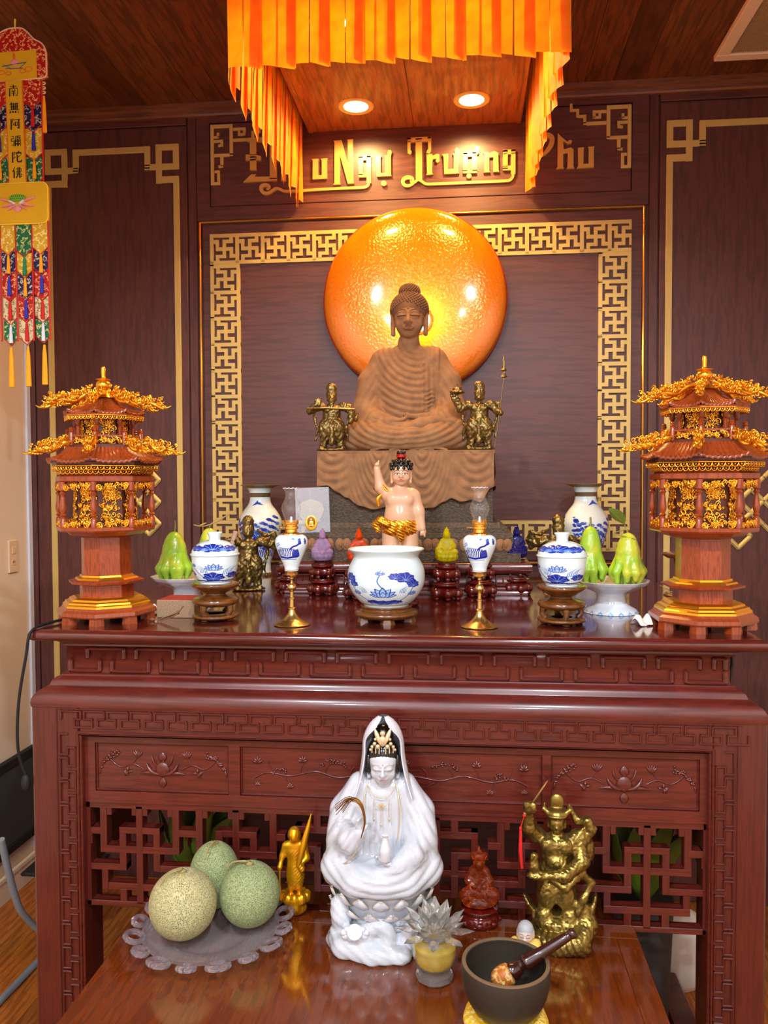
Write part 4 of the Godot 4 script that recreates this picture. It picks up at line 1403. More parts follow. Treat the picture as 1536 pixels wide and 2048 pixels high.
# ---------------------------------------------------------------- the seated statue and its seat
func halo() -> void:
	var o := thing("halo_disc", "large glossy amber-gold disc with red rim mounted behind the seated statue's head", "disc", Vector3(-0.008, 2.473, 0.0))
	var m := plain("amber_lacquer", Color.WHITE, 0.16, 0.25, 0.9)
	m.albedo_texture = noise_tex(41, 0.05, [[0.0, Color(0.80, 0.43, 0.02)], [0.5, Color(0.84, 0.47, 0.03)], [1.0, Color(0.88, 0.51, 0.05)]], 5, 512)
	m.uv1_triplanar = true
	m.uv1_scale = Vector3(2, 2, 2)
	m.heightmap_enabled = true
	m.heightmap_texture = noise_tex(42, 0.06, [[0.0, Color.BLACK], [1.0, Color.WHITE]], 5, 512)
	m.heightmap_scale = 0.12
	plain("rim_red", Color(0.70, 0.12, 0.02), 0.25, 0.0, 0.6)
	var face := Transform3D(Basis(Vector3.RIGHT, PI / 2), Vector3.ZERO)
	var st := tool()
	lathe(st, spline(V2([0.404, 0.050, 0.398, 0.066, 0.374, 0.082, 0.31, 0.096, 0.2, 0.104, 0.1, 0.106, 0.0, 0.1065]), 4), 96, face)
	obj("gold_face", st, m, o)
	st = tool()
	lathe(st, V2([0.37, 0.0105, 0.402, 0.011, 0.407, 0.02, 0.408, 0.046, 0.404, 0.0505]), 96, face)
	obj("rim", st, M.rim_red, o)
	# lamp on the disc behind the head
	plain("halo_glow", Color(1, 1, 1), 0.5)
	M.halo_glow.emission_enabled = true
	M.halo_glow.emission = Color(1.0, 0.92, 0.6)
	M.halo_glow.emission_energy_multiplier = 6.0
	var p := thing("halo_lamp", "round glowing lamp fixed to the amber disc, hidden behind the statue's head", "lamp", Vector3(0.012, 2.375, 0.1075))
	st = tool()
	lathe(st, V2([0.05, 0.0, 0.052, 0.01, 0.045, 0.022, 0.03, 0.03, 0.0, 0.034]), 32, face)
	obj("glowing_dome", st, M.halo_glow, p)
	st = tool()
	lathe(st, V2([0.058, 0.0, 0.06, 0.008, 0.052, 0.011]), 32, face)
	obj("base_ring", st, M.gold_trim, p)
	var l := OmniLight3D.new()
	l.name = "lamp_light"
	l.light_color = Color(1.0, 0.80, 0.42)
	l.light_energy = 0.24
	l.light_size = 0.03
	l.omni_range = 8.0
	l.omni_attenuation = 2.0
	l.shadow_enabled = true
	l.position = Vector3(0, 0, 0.075)
	p.add_child(l)

func platform() -> void:
	var o := thing("statue_stand", "low carved red-brown wooden stand under the stone statue seat", "stand", Vector3(0, 0, 0.42))
	var st := tool()
	var hz := 0.38
	rect_stack(st, [Vector3(0.435, hz - 0.01, 1.271), Vector3(0.435, hz - 0.01, 1.284), Vector3(0.428, hz - 0.016, 1.288), Vector3(0.428, hz - 0.016, 1.297), Vector3(0.415, hz - 0.03, 1.300), Vector3(0.415, hz - 0.03, 1.345), Vector3(0.43, hz - 0.015, 1.349)])
	obj("body", st, M.altar_wood, o)
	st = tool()
	var steps := []
	for i in 9:
		var a := -PI / 2 + PI * i / 8.0
		var off := cos(a) * 0.012 - 0.012
		steps.append(Vector3(0.45 + off, hz + off, 1.3675 + sin(a) * 0.0185))
	rect_stack(st, steps)
	obj("top", st, M.altar_wood, o)
	for i in 8:
		var x := -0.36 + i * 0.103
		st = tool()
		for r in [[x - 0.04, 1.303, x + 0.04, 1.309], [x - 0.04, 1.336, x + 0.04, 1.342], [x - 0.04, 1.303, x - 0.034, 1.342], [x + 0.034, 1.303, x + 0.04, 1.342], [x - 0.014, 1.313, x - 0.010, 1.332], [x + 0.010, 1.313, x + 0.014, 1.332]]:
			box(st, Vector3(r[0], r[1], hz - 0.032), Vector3(r[2], r[3], hz - 0.024), 0.0015)
		obj("carved_frame", st, M.altar_wood, o)

func pedestal() -> void:
	var o := thing("stone_seat", "weathered brown stone seat with carved bands and draped cloth under the seated statue", "pedestal", Vector3(0.0, 0, 0.42))
	var m := plain("rough_stone", Color.WHITE, 0.9)
	m.albedo_texture = noise_tex(51, 0.03, [[0.0, Color(0.30, 0.25, 0.20)], [0.5, Color(0.40, 0.34, 0.28)], [1.0, Color(0.50, 0.43, 0.36)]], 5)
	m.uv1_triplanar = true
	m.uv1_scale = Vector3(4, 9, 4)
	m.heightmap_enabled = true
	m.heightmap_texture = noise_tex(52, 0.05, [[0.0, Color.BLACK], [1.0, Color.WHITE]], 4)
	m.heightmap_scale = 0.6
	var t := plain("carved_clay", Color.WHITE, 0.85)
	t.albedo_texture = noise_tex(53, 0.02, [[0.0, Color(0.47, 0.33, 0.22)], [0.5, Color(0.56, 0.40, 0.26)], [1.0, Color(0.62, 0.45, 0.30)]], 5)
	t.uv1_triplanar = true
	t.uv1_scale = Vector3(2, 2, 2)
	var hz := 0.275
	var st := tool()
	rect_stack(st, [Vector3(0.315, hz - 0.005, 1.52), Vector3(0.315, hz - 0.005, 1.778)])
	obj("waist_block", st, m, o)
	st = tool()
	rect_stack(st, [Vector3(0.41, hz + 0.09, 1.3865), Vector3(0.41, hz + 0.09, 1.418)])
	rect_stack(st, [Vector3(0.385, hz + 0.065, 1.418), Vector3(0.385, hz + 0.065, 1.472)])
	rect_stack(st, [Vector3(0.385, hz + 0.066, 1.472), Vector3(0.382, hz + 0.064, 1.488)])
	rect_stack(st, [Vector3(0.362, hz + 0.045, 1.488), Vector3(0.362, hz + 0.045, 1.508)])
	rect_stack(st, [Vector3(0.342, hz + 0.026, 1.508), Vector3(0.338, hz + 0.02, 1.524)])
	obj("stepped_base", st, m, o)
	# lotus petal band round the base
	st = tool()
	for i in 12:
		var x := -0.352 + i * 0.064
		for j in [-1, 1]:
			ball(st, Vector3(x + j * 0.013, 1.446, hz + 0.062), Vector3(0.019, 0.025, 0.014), 10, 8)
			ball(st, Vector3(x + j * 0.008, 1.448, hz + 0.074), Vector3(0.006, 0.012, 0.006), 8, 6)
	for s in [-1, 1]:
		for i in 9:
			for j in [-1, 1]: ball(st, Vector3(0.383 * s, 1.446, -0.28 + i * 0.07 + j * 0.013), Vector3(0.014, 0.025, 0.019), 10, 8)
	obj("petal_band", st, t, o)
	# cloth hanging over the seat: swags with a scalloped hem
	var hem := V2([-0.335, 1.655, -0.29, 1.66, -0.25, 1.635, -0.22, 1.615, -0.17, 1.585, -0.12, 1.572, -0.06, 1.583, -0.035, 1.60, 0.0, 1.585, 0.05, 1.575, 0.1, 1.578, 0.14, 1.60, 0.165, 1.612, 0.2, 1.60, 0.24, 1.605, 0.27, 1.598, 0.31, 1.65, 0.325, 1.657])
	var rows := []
	var nxx := 150
	for i in 46:
		var v := i / 45.0
		var row := PackedVector3Array()
		for j in nxx + 1:
			var x := -0.328 + 0.648 * j / nxx
			var yb := 1.6
			for h in hem.size() - 1:
				if x >= hem[h].x and x <= hem[h + 1].x: yb = lerp(hem[h].y, hem[h + 1].y, smoothstep(hem[h].x, hem[h + 1].x, x))
			var y: float = lerp(1.787, yb, v)
			var z := 0.0
			for c in [[-0.10, 1.81, 0.72], [0.06, 1.81, 0.72], [0.255, 1.80, 1.3], [-0.27, 1.80, 1.5]]:
				var dx: float = (x - c[0]) * (1.0 / c[2]) * 1.15
				var r := sqrt(dx * dx * 2.2 + (y - c[1]) * (y - c[1]))
				var w := exp(-pow((x - c[0]) / (0.085 if c[2] < 1.0 else 0.05), 2.0))
				z += w * (0.5 + 0.5 * ridge(r * 95.0)) * 0.009 * smoothstep(0.0, 0.1, v)
			z += 0.004 * sin(x * 70.0 + sin(y * 40.0) * 1.5) * v + 0.010 * v * sin(v * PI * 0.6)
			row.append(Vector3(x, y, hz + 0.003 + z))
		rows.append(row)
	st = tool()
	var lip := PackedVector3Array()
	for p in rows[-1]: lip.append(p + Vector3(0, 0.003, -0.014))
	rows.append(lip)
	patch(st, rows)
	for s in [-1, 1]:
		rows = []
		for i in 20:
			var v := i / 19.0
			var row := PackedVector3Array()
			for j in 41:
				var z := -0.28 + (hz + 0.285) * j / 40.0
				row.append(Vector3(s * (0.322 + 0.006 * v * ridge(z * 45.0 + v * 3.0)), lerp(1.787, 1.655 + 0.02 * sin(z * 24.0), v), z))
			if s < 0: row.reverse()
			rows.append(row)
		patch(st, rows)
	rect_stack(st, [Vector3(0.322, hz + 0.004, 1.775), Vector3(0.322, hz + 0.004, 1.788)])
	obj("draped_cloth", st, t, o)
	# gathered cloth ridge along the seat's front edge
	st = tool()
	for q in [[-0.13, -0.02], [-0.06, 0.03], [0.02, 0.10], [0.05, 0.15]]:
		var pts := []
		for i in 11:
			var u := i / 10.0
			pts.append(Vector3(lerp(q[0], q[1], u), 1.787 + 0.012 * sin(u * PI) * (1 if q[0] < 0 else 0.8), hz - 0.008 + 0.004 * sin(u * 9.0)))
		tube(st, pts, 0.006, 8)
	obj("cloth_gathers", st, t, o)

func buddha() -> void:
	var o := thing("seated_statue", "large brown clay statue of a robed seated figure meditating with hands in lap", "statue", Vector3(-0.004, 1.788, 0.5))
	var m: Material = M.carved_clay
	# body: robe, arms and crossed legs in one skin (metres from the seat)
	var fd := Field.new(Vector3(-0.27, -0.02, -0.17), Vector3(0.27, 0.46, 0.23), 0.0048, 0.011)
	fd.ell(Vector3(0, 0.16, -0.035), Vector3(0.118, 0.19, 0.085))
	fd.ell(Vector3(0, 0.28, -0.035), Vector3(0.125, 0.10, 0.072))
	fd.cap(Vector3(-0.085, 0.365, -0.035), Vector3(0.085, 0.365, -0.035), 0.043, 0.043)
	fd.cap(Vector3(0, 0.36, -0.03), Vector3(0, 0.43, -0.028), 0.052, 0.040)
	for s in [-1.0, 1.0]:
		fd.chain([Vector3(0.105 * s, 0.355, -0.035), Vector3(0.148 * s, 0.27, -0.035), Vector3(0.168 * s, 0.165, -0.01)], [0.045, 0.05, 0.048])
		fd.chain([Vector3(0.168 * s, 0.16, -0.01), Vector3(0.12 * s, 0.11, 0.07), Vector3(0.06 * s, 0.10, 0.105)], [0.047, 0.043, 0.03])
		fd.cap(Vector3(0.16 * s, 0.15, -0.02), Vector3(0.15 * s, 0.09, 0.02), 0.05, 0.045)
		fd.chain([Vector3(0.08 * s, 0.055, -0.03), Vector3(0.185 * s, 0.052, 0.06), Vector3(0.11 * s, 0.045, 0.14)], [0.075, 0.058, 0.05])
		fd.cap(Vector3(0.11 * s, 0.045, 0.14), Vector3(-0.02 * s, 0.04, 0.165), 0.048, 0.04)
	fd.ell(Vector3(0, 0.03, 0.07), Vector3(0.2, 0.035, 0.12))
	fd.ell(Vector3(0, 0.04, -0.06), Vector3(0.17, 0.07, 0.09))
	fd.ell(Vector3(0, 0.095, 0.085), Vector3(0.085, 0.03, 0.055))
	fd.floor_at(0.0)
	var folds := func(p: Vector3, n: Vector3) -> float:
		var d := 0.0
		var front := clampf(n.z * 1.5 + 0.35, 0.0, 1.0)
		if p.y > 0.115:
			var chest := clampf(1.0 - (absf(p.x) - 0.10) / 0.035, 0.0, 1.0)
			var r := sqrt(pow((p.x - 0.035) * 1.12, 2.0) + pow((p.y - 0.45) * 0.92, 2.0))
			var side := smoothstep(0.075, 0.055, p.x)
			d += chest * front * side * ridge(r * 135.0) * 0.0030 * smoothstep(0.03, 0.07, r)
			# sash over the left shoulder
			var sash := smoothstep(0.048, 0.058, p.x) * smoothstep(0.125, 0.115, p.x)
			d += sash * front * (0.005 + 0.002 * ridge(p.x * 150.0))
			var knot := exp(-(pow((p.x - 0.082) / 0.026, 2.0) + pow((p.y - 0.20) / 0.035, 2.0)))
			d += knot * front * 0.007 * ridge(p.y * 190.0 + sin(p.x * 120.0))
			var arm := smoothstep(0.115, 0.14, absf(p.x))
			d += arm * ridge(p.y * 62.0 + absf(p.x) * 90.0) * 0.0022 * front
		else:
			var kx := absf(p.x) - 0.02
			var r2 := sqrt(kx * kx * 0.7 + pow(p.y - 0.15, 2.0) * 1.7)
			d += ridge(r2 * 125.0 + (0.6 if p.x > 0 else 0.0)) * 0.0032 * front * smoothstep(0.004, 0.03, p.y)
		return d
	put("robed_body", fd.mesh(folds), m, o)
	# feet laid on the thighs, and hands in the lap with separate fingers
	fd = Field.new(Vector3(-0.20, 0.06, 0.03), Vector3(0.21, 0.17, 0.22), 0.0036, 0.0035)
	fd.chain([Vector3(-0.005, 0.075, 0.165), Vector3(0.05, 0.093, 0.15), Vector3(0.115, 0.112, 0.115), Vector3(0.175, 0.108, 0.085)], [0.026, 0.026, 0.019, 0.012])
	fd.cap(Vector3(0.10, 0.108, 0.128), Vector3(0.165, 0.105, 0.10), 0.017, 0.014)
	for i in 5: fd.cap(Vector3(0.16 + i * 0.002, 0.104, 0.108 - i * 0.009), Vector3(0.181 - i * 0.001, 0.101, 0.103 - i * 0.009), 0.0065, 0.0055)
	fd.chain([Vector3(-0.06, 0.098, 0.13), Vector3(-0.12, 0.105, 0.11), Vector3(-0.165, 0.10, 0.085)], [0.016, 0.017, 0.011])
	hand(fd, Vector3(-0.075, 0.113, 0.128), 0.105, Basis(Vector3(0.25, 0.2, 0.95), Vector3(0.985, -0.03, -0.10), Vector3(0.05, 0.98, -0.17)).orthonormalized(), -1.0, 0.2)
	hand(fd, Vector3(0.075, 0.128, 0.124), 0.105, Basis(Vector3(0.25, -0.2, -0.95), Vector3(-0.985, -0.03, -0.10), Vector3(-0.05, 0.98, -0.17)).orthonormalized(), 1.0, 0.2)
	put("hands_and_feet", fd.mesh(), m, o)
	# head
	fd = Field.new(Vector3(-0.10, 0.385, -0.115), Vector3(0.10, 0.625, 0.105), 0.0025, 0.0036)
	var hc := Vector3(0.004, 0.525, -0.005)
	var clay_face := like("clay_face", "carved_clay", Color.WHITE)
	clay_face.vertex_color_use_as_albedo = true
	head(fd, hc, 0.172, Basis(Vector3.RIGHT, 0.06), 1.0)
	put("head", fd.mesh(func(p: Vector3, n: Vector3) -> float:
		var q := (p - hc) / 0.172
		var d := 0.0
		for s in [-1.0, 1.0]:                                         # lowered lids and arched brows
			var e := Vector2(q.x - 0.145 * s, q.y + 0.055 + 0.25 * pow(q.x - 0.145 * s, 2.0) * -8.0)
			d -= 0.0022 * exp(-(pow(e.x / 0.10, 2.0) + pow((q.y + 0.062 - pow((q.x - 0.145 * s) * 3.4, 2.0) * 0.12) / 0.013, 2.0))) * clampf(n.z * 2.0, 0.0, 1.0)
			d -= 0.0014 * exp(-(pow((q.x - 0.145 * s) / 0.12, 2.0) + pow((q.y - 0.022 + pow((q.x - 0.145 * s) * 3.0, 2.0) * 0.25) / 0.012, 2.0))) * clampf(n.z * 2.0, 0.0, 1.0)
		d -= 0.0015 * exp(-(pow(q.x / 0.10, 2.0) + pow((q.y + 0.280) / 0.010, 2.0))) * clampf(n.z * 2.0, 0.0, 1.0)
		return d, func(p: Vector3, n: Vector3) -> Color: return face_paint((p - hc) / 0.172, n, Color(1, 1, 1), Color(0.22, 0.17, 0.14), Color(0.80, 0.50, 0.42), 0.1)), clay_face, o)
	obj("forehead_dot", _ball(hc + Vector3(0, 0.022, 0.0665), Vector3(0.0035, 0.0035, 0.003)), m, o)
	# curled hair and topknot
	var st := tool()
	var rng := RandomNumberGenerator.new()
	rng.seed = 11
	ball(st, hc + Vector3(0, 0.026, -0.012), Vector3(0.0735, 0.072, 0.079), 32, 18)
	ball(st, hc + Vector3(0, 0.098, -0.014), Vector3(0.040, 0.030, 0.040), 24, 12)
	for i in 700:
		var a := i * 2.39996
		var yy := 1.0 - 2.0 * (i + 0.5) / 700.0
		var d := Vector3(sqrt(1.0 - yy * yy) * cos(a), yy, sqrt(1.0 - yy * yy) * sin(a))
		var p := hc + Vector3(0, 0.026, -0.012) + d * Vector3(0.0735, 0.072, 0.079)
		if p.y > hc.y + 0.032 + 0.012 * cos(p.x * 42.0) * (1.0 if p.z > hc.z else 0.0) or (p.z < hc.z - 0.005 and p.y > hc.y - 0.025): ball(st, p, Vector3.ONE * 0.0046, 6, 4)
		if i < 190:
			yy = 1.0 - 1.4 * (i + 0.5) / 190.0
			d = Vector3(sqrt(1.0 - yy * yy) * cos(a), yy, sqrt(1.0 - yy * yy) * sin(a))
			ball(st, hc + Vector3(0, 0.098, -0.014) + d * Vector3(0.040, 0.030, 0.040), Vector3.ONE * 0.0044, 6, 4)
	obj("curled_hair", st, like("hair_clay", "carved_clay", Color(0.80, 0.78, 0.78)), o)

func _ball(c: Vector3, r: Vector3) -> SurfaceTool:
	var st := tool()
	ball(st, c, r, 12, 8)
	return st

# ---------------------------------------------------------------- pagoda lanterns
func oct(st: SurfaceTool, steps: Array, n := 8, at := Vector3.ZERO, cap := true) -> void:
	# faceted stack of (corner radius, height)
	flat(st)
	var rings := []
	for s in steps:
		var r := PackedVector3Array()
		for j in n:
			var a := TAU * (j + 0.5) / n
			r.append(at + Vector3(sin(a) * s.x, s.y, cos(a) * s.x))
		rings.append(r)
	for i in rings.size() - 1:
		for j in n:
			var k := (j + 1) % n
			quad(st, rings[i][j], rings[i][k], rings[i + 1][k], rings[i + 1][j])
	if cap:
		for j in range(1, n - 1):
			tri(st, rings[-1][0], rings[-1][j], rings[-1][j + 1])
			tri(st, rings[0][0], rings[0][j + 1], rings[0][j])

func carving(w: float, h: float, seed_: int, n: int, size := 0.009) -> ArrayMesh:
	# pierced scrollwork: curls, leaves and beads in a w x h field facing +z
	var st := tool()
	var rng := RandomNumberGenerator.new()
	rng.seed = seed_
	for i in n:
		var c := Vector3(rng.randf_range(-0.5, 0.5) * w, rng.randf_range(-0.5, 0.5) * h, rng.randf_range(-0.001, 0.002))
		var s := size * rng.randf_range(0.75, 1.3)
		var pts := []
		var a0 := rng.randf_range(0, TAU)
		var dir := 1.0 if i % 2 == 0 else -1.0
		for k in 8:
			var t := k / 7.0
			var r := s * (1.0 - 0.72 * t)
			pts.append(c + Vector3(cos(a0 + dir * t * 5.2) * r, sin(a0 + dir * t * 5.2) * r, 0.0015 * t))
		tube(st, pts, s * 0.21, 5)
		if i % 2 == 0: ball(st, c + Vector3(0, 0, 0.001), Vector3.ONE * s * 0.34, 6, 4)
	return done(st)

func dragon(len: float, seed_: int) -> ArrayMesh:
	# gilt ridge ornament running outwards along +z, its head at the tip
	var st := tool()
	var rng := RandomNumberGenerator.new()
	rng.seed = seed_
	var body := []
	var rad := []
	for i in 13:
		var t := i / 12.0
		body.append(Vector3(0.004 * sin(t * 14.0), 0.006 + 0.006 * sin(t * 11.0) - 0.45 * len * t + 0.20 * len * t * t, len * t))
		rad.append(0.0085 * (1.0 - 0.45 * t))
	tube(st, body, rad, 8)
	for i in 60:
		var t := rng.randf_range(0.02, 1.0)
		var p := Vector3(rng.randf_range(-0.011, 0.011), 0.010 - 0.45 * len * t + 0.20 * len * t * t + rng.randf_range(-0.008, 0.022), len * t)
		var pts := []
		var a0 := rng.randf_range(0, TAU)
		for k in 6: pts.append(p + Vector3(rng.randf_range(-0.001, 0.001), sin(a0 + k * 0.9), cos(a0 + k * 0.9)) * (0.0065 - k * 0.0008))
		tube(st, pts, 0.0021, 5)
		if i % 3 == 0: ball(st, p, Vector3.ONE * rng.randf_range(0.0025, 0.004), 6, 4)
	var tip: Vector3 = body[-1]
	ball(st, tip + Vector3(0, 0.004, 0.0), Vector3(0.006, 0.006, 0.009), 8, 6)
	tube(st, [tip + Vector3(0, 0.002, 0.004), tip + Vector3(0, 0.003, 0.014), tip + Vector3(0, 0.008, 0.022)], [0.004, 0.003, 0.001], 6)
	tube(st, [tip + Vector3(0, 0.008, 0), tip + Vector3(0, 0.016, -0.004), tip + Vector3(0, 0.02, 0.004)], [0.003, 0.002, 0.001], 6)
	return done(st)

func roof_face(r0: float, y0: float, r1: float, y1: float, ribs: int) -> ArrayMesh:
	# one slope: a slab with a sagging run of half-round tiles; faces +z
	var st := tool()
	var k := cos(PI / 8)
	var half0 := r0 * sin(PI / 8)
	var half1 := r1 * sin(PI / 8)
	var rows := []
	for i in 7:
		var t := i / 6.0
		var row := PackedVector3Array()
		var n := ribs * 6
		for j in n + 1:
			var u := j / float(n) * 2.0 - 1.0
			var hw: float = lerp(half0, half1, t)
			var z: float = lerp(r0 * k, r1 * k, t)
			var y: float = lerp(y0, y1, t) - 0.012 * sin(t * PI) * (r1 - r0) / 0.08 + 0.010 * pow(abs(u), 3.0) * t
			row.append(Vector3(u * hw, y + 0.0036 * abs(sin(u * ribs * PI / 2.0)) + (0.0012 if i % 2 else 0.0), z))
		rows.append(row)
	rows.reverse()
	var lip := PackedVector3Array()
	for p in rows[0]: lip.append(p + Vector3(0, -0.006, -0.003))
	rows.insert(0, lip)
	patch(st, rows)
	return done(st)

func lantern() -> Node3D:
	grained("lantern_wood", Color(0.44, 0.15, 0.05), Color(0.63, 0.27, 0.09), Vector3(14, 1.4, 14), 0.3, 0.5, 61, 0.02, false)
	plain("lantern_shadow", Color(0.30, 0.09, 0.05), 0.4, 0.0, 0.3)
	plain("gold_leaf", Color(1.0, 0.74, 0.22), 0.24, 0.95)
	var o := thing("pagoda_lantern", "two-tier wooden pagoda lamp with gilt dragons at left end of altar beside the cloth box", "lantern", Vector3(-0.84, TOP, 1.368), 0.0, "two-tier pagoda lamps")
	var W: Material = M.lantern_wood
	var G: Material = M.gold_leaf
	var st := tool()
	# base
	oct(st, [Vector2(0.142, 0.020), Vector2(0.144, 0.024), Vector2(0.142, 0.034), Vector2(0.132, 0.040), Vector2(0.128, 0.046)])
	obj("base_board", st, W, o)
	for j in 8:
		var a := TAU * (j + 0.5) / 8
		st = tool()
		oct(st, [Vector2(0.024, 0.0), Vector2(0.022, 0.021)], 6, Vector3(sin(a) * 0.118, 0, cos(a) * 0.118))
		obj("foot", st, W, o)
	st = tool()
	oct(st, [Vector2(0.128, 0.046), Vector2(0.127, 0.052), Vector2(0.122, 0.055), Vector2(0.120, 0.060), Vector2(0.110, 0.063), Vector2(0.107, 0.068), Vector2(0.095, 0.073)])
	obj("gilt_steps", st, G, o)
	st = tool()
	oct(st, [Vector2(0.078, 0.072), Vector2(0.078, 0.108)])
	oct(st, [Vector2(0.078, 0.106), Vector2(0.108, 0.112), Vector2(0.110, 0.118), Vector2(0.090, 0.123)])
	obj("neck", st, W, o)
	st = tool()
	oct(st, [Vector2(0.092, 0.1225), Vector2(0.088, 0.127), Vector2(0.078, 0.130), Vector2(0.076, 0.135)])
	obj("gilt_collar", st, G, o)
	st = tool()
	oct(st, [Vector2(0.0715, 0.13), Vector2(0.0715, 0.244), Vector2(0.105, 0.252), Vector2(0.118, 0.262), Vector2(0.139, 0.264), Vector2(0.142, 0.268), Vector2(0.142, 0.276), Vector2(0.136, 0.278)])
	obj("shaft", st, W, o)
	# main storey: floor, rails, eight posts, gilt panels inside and out
	st = tool()
	oct(st, [Vector2(0.136, 0.405), Vector2(0.142, 0.408), Vector2(0.142, 0.421), Vector2(0.130, 0.424), Vector2(0.128, 0.43)])
	obj("head_rail", st, W, o)
	st = tool()
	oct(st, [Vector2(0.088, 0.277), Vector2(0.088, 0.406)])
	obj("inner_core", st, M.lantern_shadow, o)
	var tall := carving(0.048, 0.112, 5, 62, 0.0085)
	var low := carving(0.078, 0.013, 6, 26, 0.0075)
	var k := cos(PI / 8)
	for j in 8:
		var a := TAU * j / 8
		var tr := Basis(Vector3.UP, a)
		var p := put("inner_carving", tall, G, o, Vector3(sin(a), 0, cos(a)) * 0.0835 + Vector3(0, 0.341, 0))
		p.basis = tr
		for y in [0.288, 0.394]:
			p = put("rail_carving", low, G, o, Vector3(sin(a), 0, cos(a)) * 0.1275 + Vector3(0, y, 0))
			p.basis = tr
		var b := TAU * (j + 0.5) / 8
		st = tool()
		lathe(st, V2([0.009, 0.277, 0.009, 0.300, 0.0075, 0.302, 0.0055, 0.306, 0.009, 0.311, 0.0055, 0.316, 0.009, 0.325, 0.0095, 0.335, 0.006, 0.362, 0.0055, 0.368, 0.009, 0.373, 0.0055, 0.378, 0.0095, 0.382, 0.0095, 0.406]), 12, Transform3D(Basis(), Vector3(sin(b) * 0.1335, 0, cos(b) * 0.1335)))
		obj("post", st, W, o)
	# frieze under the lower roof
	st = tool()
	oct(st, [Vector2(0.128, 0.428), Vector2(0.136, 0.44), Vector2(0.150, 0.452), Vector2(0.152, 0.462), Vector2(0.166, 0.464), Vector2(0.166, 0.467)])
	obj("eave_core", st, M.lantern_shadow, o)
	for tier in [[0.152, 0.448, 0.0095], [0.138, 0.437, 0.009], [0.113, 0.592, 0.0085]]:
		st = tool()
		for j in 8:
			var a := TAU * j / 8
			var half: float = tier[0] * sin(PI / 8)
			var c: Vector3 = Vector3(sin(a), 0, cos(a)) * float(tier[0]) * k
			var t := Vector3(cos(a), 0, -sin(a))
			for q in 7:
				var m: Vector3 = c + t * half * ((q + 0.5) / 3.5 - 1.0) + Vector3(0, tier[1], 0)
				var pts := []
				for e in 7:
					var ph := PI * e / 6.0
					pts.append(m + t * cos(ph) * half / 7.0 - Vector3(0, sin(ph) * tier[2], 0))
				tube(st, pts, 0.0019, 5)
				ball(st, m - Vector3(0, tier[2] * 0.3, 0), Vector3.ONE * 0.0026, 6, 4)
			tube(st, [c - t * half + Vector3(0, tier[1] + 0.003, 0), c + t * half + Vector3(0, tier[1] + 0.003, 0)], 0.0022, 6)
		obj("gilt_frieze", st, G, o)
	# roofs with tiled slopes and a dragon on each hip
	var f0 := roof_face(0.108, 0.505, 0.168, 0.462, 9)
	var f1 := roof_face(0.012, 0.662, 0.118, 0.600, 9)
	var d0 := dragon(0.10, 71)
	var d1 := dragon(0.135, 72)
	for j in 8:
		var a := TAU * j / 8
		var p := put("roof_slope", f0, W, o)
		p.basis = Basis(Vector3.UP, a)
		p = put("roof_slope", f1, W, o)
		p.basis = Basis(Vector3.UP, a)
		var b := TAU * (j + 0.5) / 8
		p = put("gilt_dragon", d0, G, o, Vector3(sin(b) * 0.112, 0.512, cos(b) * 0.112))
		p.basis = Basis(Vector3.UP, b)
		p = put("gilt_dragon", d1, G, o, Vector3(sin(b) * 0.036, 0.656, cos(b) * 0.036))
		p.basis = Basis(Vector3.UP, b)
	# upper storey with its balcony
	st = tool()
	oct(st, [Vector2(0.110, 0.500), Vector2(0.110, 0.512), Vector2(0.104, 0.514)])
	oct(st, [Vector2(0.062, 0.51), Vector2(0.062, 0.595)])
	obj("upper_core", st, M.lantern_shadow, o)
	st = tool()
	oct(st, [Vector2(0.095, 0.588), Vector2(0.113, 0.592), Vector2(0.116, 0.600), Vector2(0.06, 0.612)])
	obj("upper_eave", st, W, o)
	var up := carving(0.034, 0.060, 7, 34, 0.0075)
	var bal := carving(0.052, 0.011, 8, 18, 0.006)
	for j in 8:
		var a := TAU * j / 8
		var p := put("inner_carving", up, G, o, Vector3(sin(a), 0, cos(a)) * 0.060 + Vector3(0, 0.555, 0))
		p.basis = Basis(Vector3.UP, a)
		p = put("balcony_carving", bal, G, o, Vector3(sin(a), 0, cos(a)) * 0.0975 + Vector3(0, 0.525, 0))
		p.basis = Basis(Vector3.UP, a)
		st = tool()
		box(st, Vector3(-0.038, 0.534, 0.094), Vector3(0.038, 0.540, 0.100), 0.001)
		p = obj("balcony_rail", st, W, o)
		p.basis = Basis(Vector3.UP, a)
		var b := TAU * (j + 0.5) / 8
		st = tool()
		lathe(st, V2([0.0075, 0.510, 0.0075, 0.545, 0.0055, 0.548, 0.008, 0.551, 0.0055, 0.554, 0.007, 0.557, 0.004, 0.561, 0.0, 0.562]), 10, Transform3D(Basis(), Vector3(sin(b) * 0.104, 0, cos(b) * 0.104)))
		obj("balcony_post", st, W, o)
		st = tool()
		lathe(st, V2([0.007, 0.512, 0.0045, 0.518, 0.008, 0.53, 0.0055, 0.56, 0.007, 0.564, 0.0045, 0.568, 0.008, 0.574, 0.008, 0.592]), 10, Transform3D(Basis(), Vector3(sin(b) * 0.082, 0, cos(b) * 0.082)))
		obj("post", st, W, o)
	st = tool()
	lathe(st, spline(V2([0.03, 0.652, 0.02, 0.664, 0.014, 0.670, 0.013, 0.674, 0.020, 0.682, 0.0215, 0.690, 0.018, 0.699, 0.012, 0.702, 0.020, 0.7045, 0.021, 0.7065, 0.008, 0.709, 0.006, 0.716, 0.0065, 0.73, 0.005, 0.742, 0.0, 0.745]), 4), 24)
	obj("finial", st, G, o)
	return o

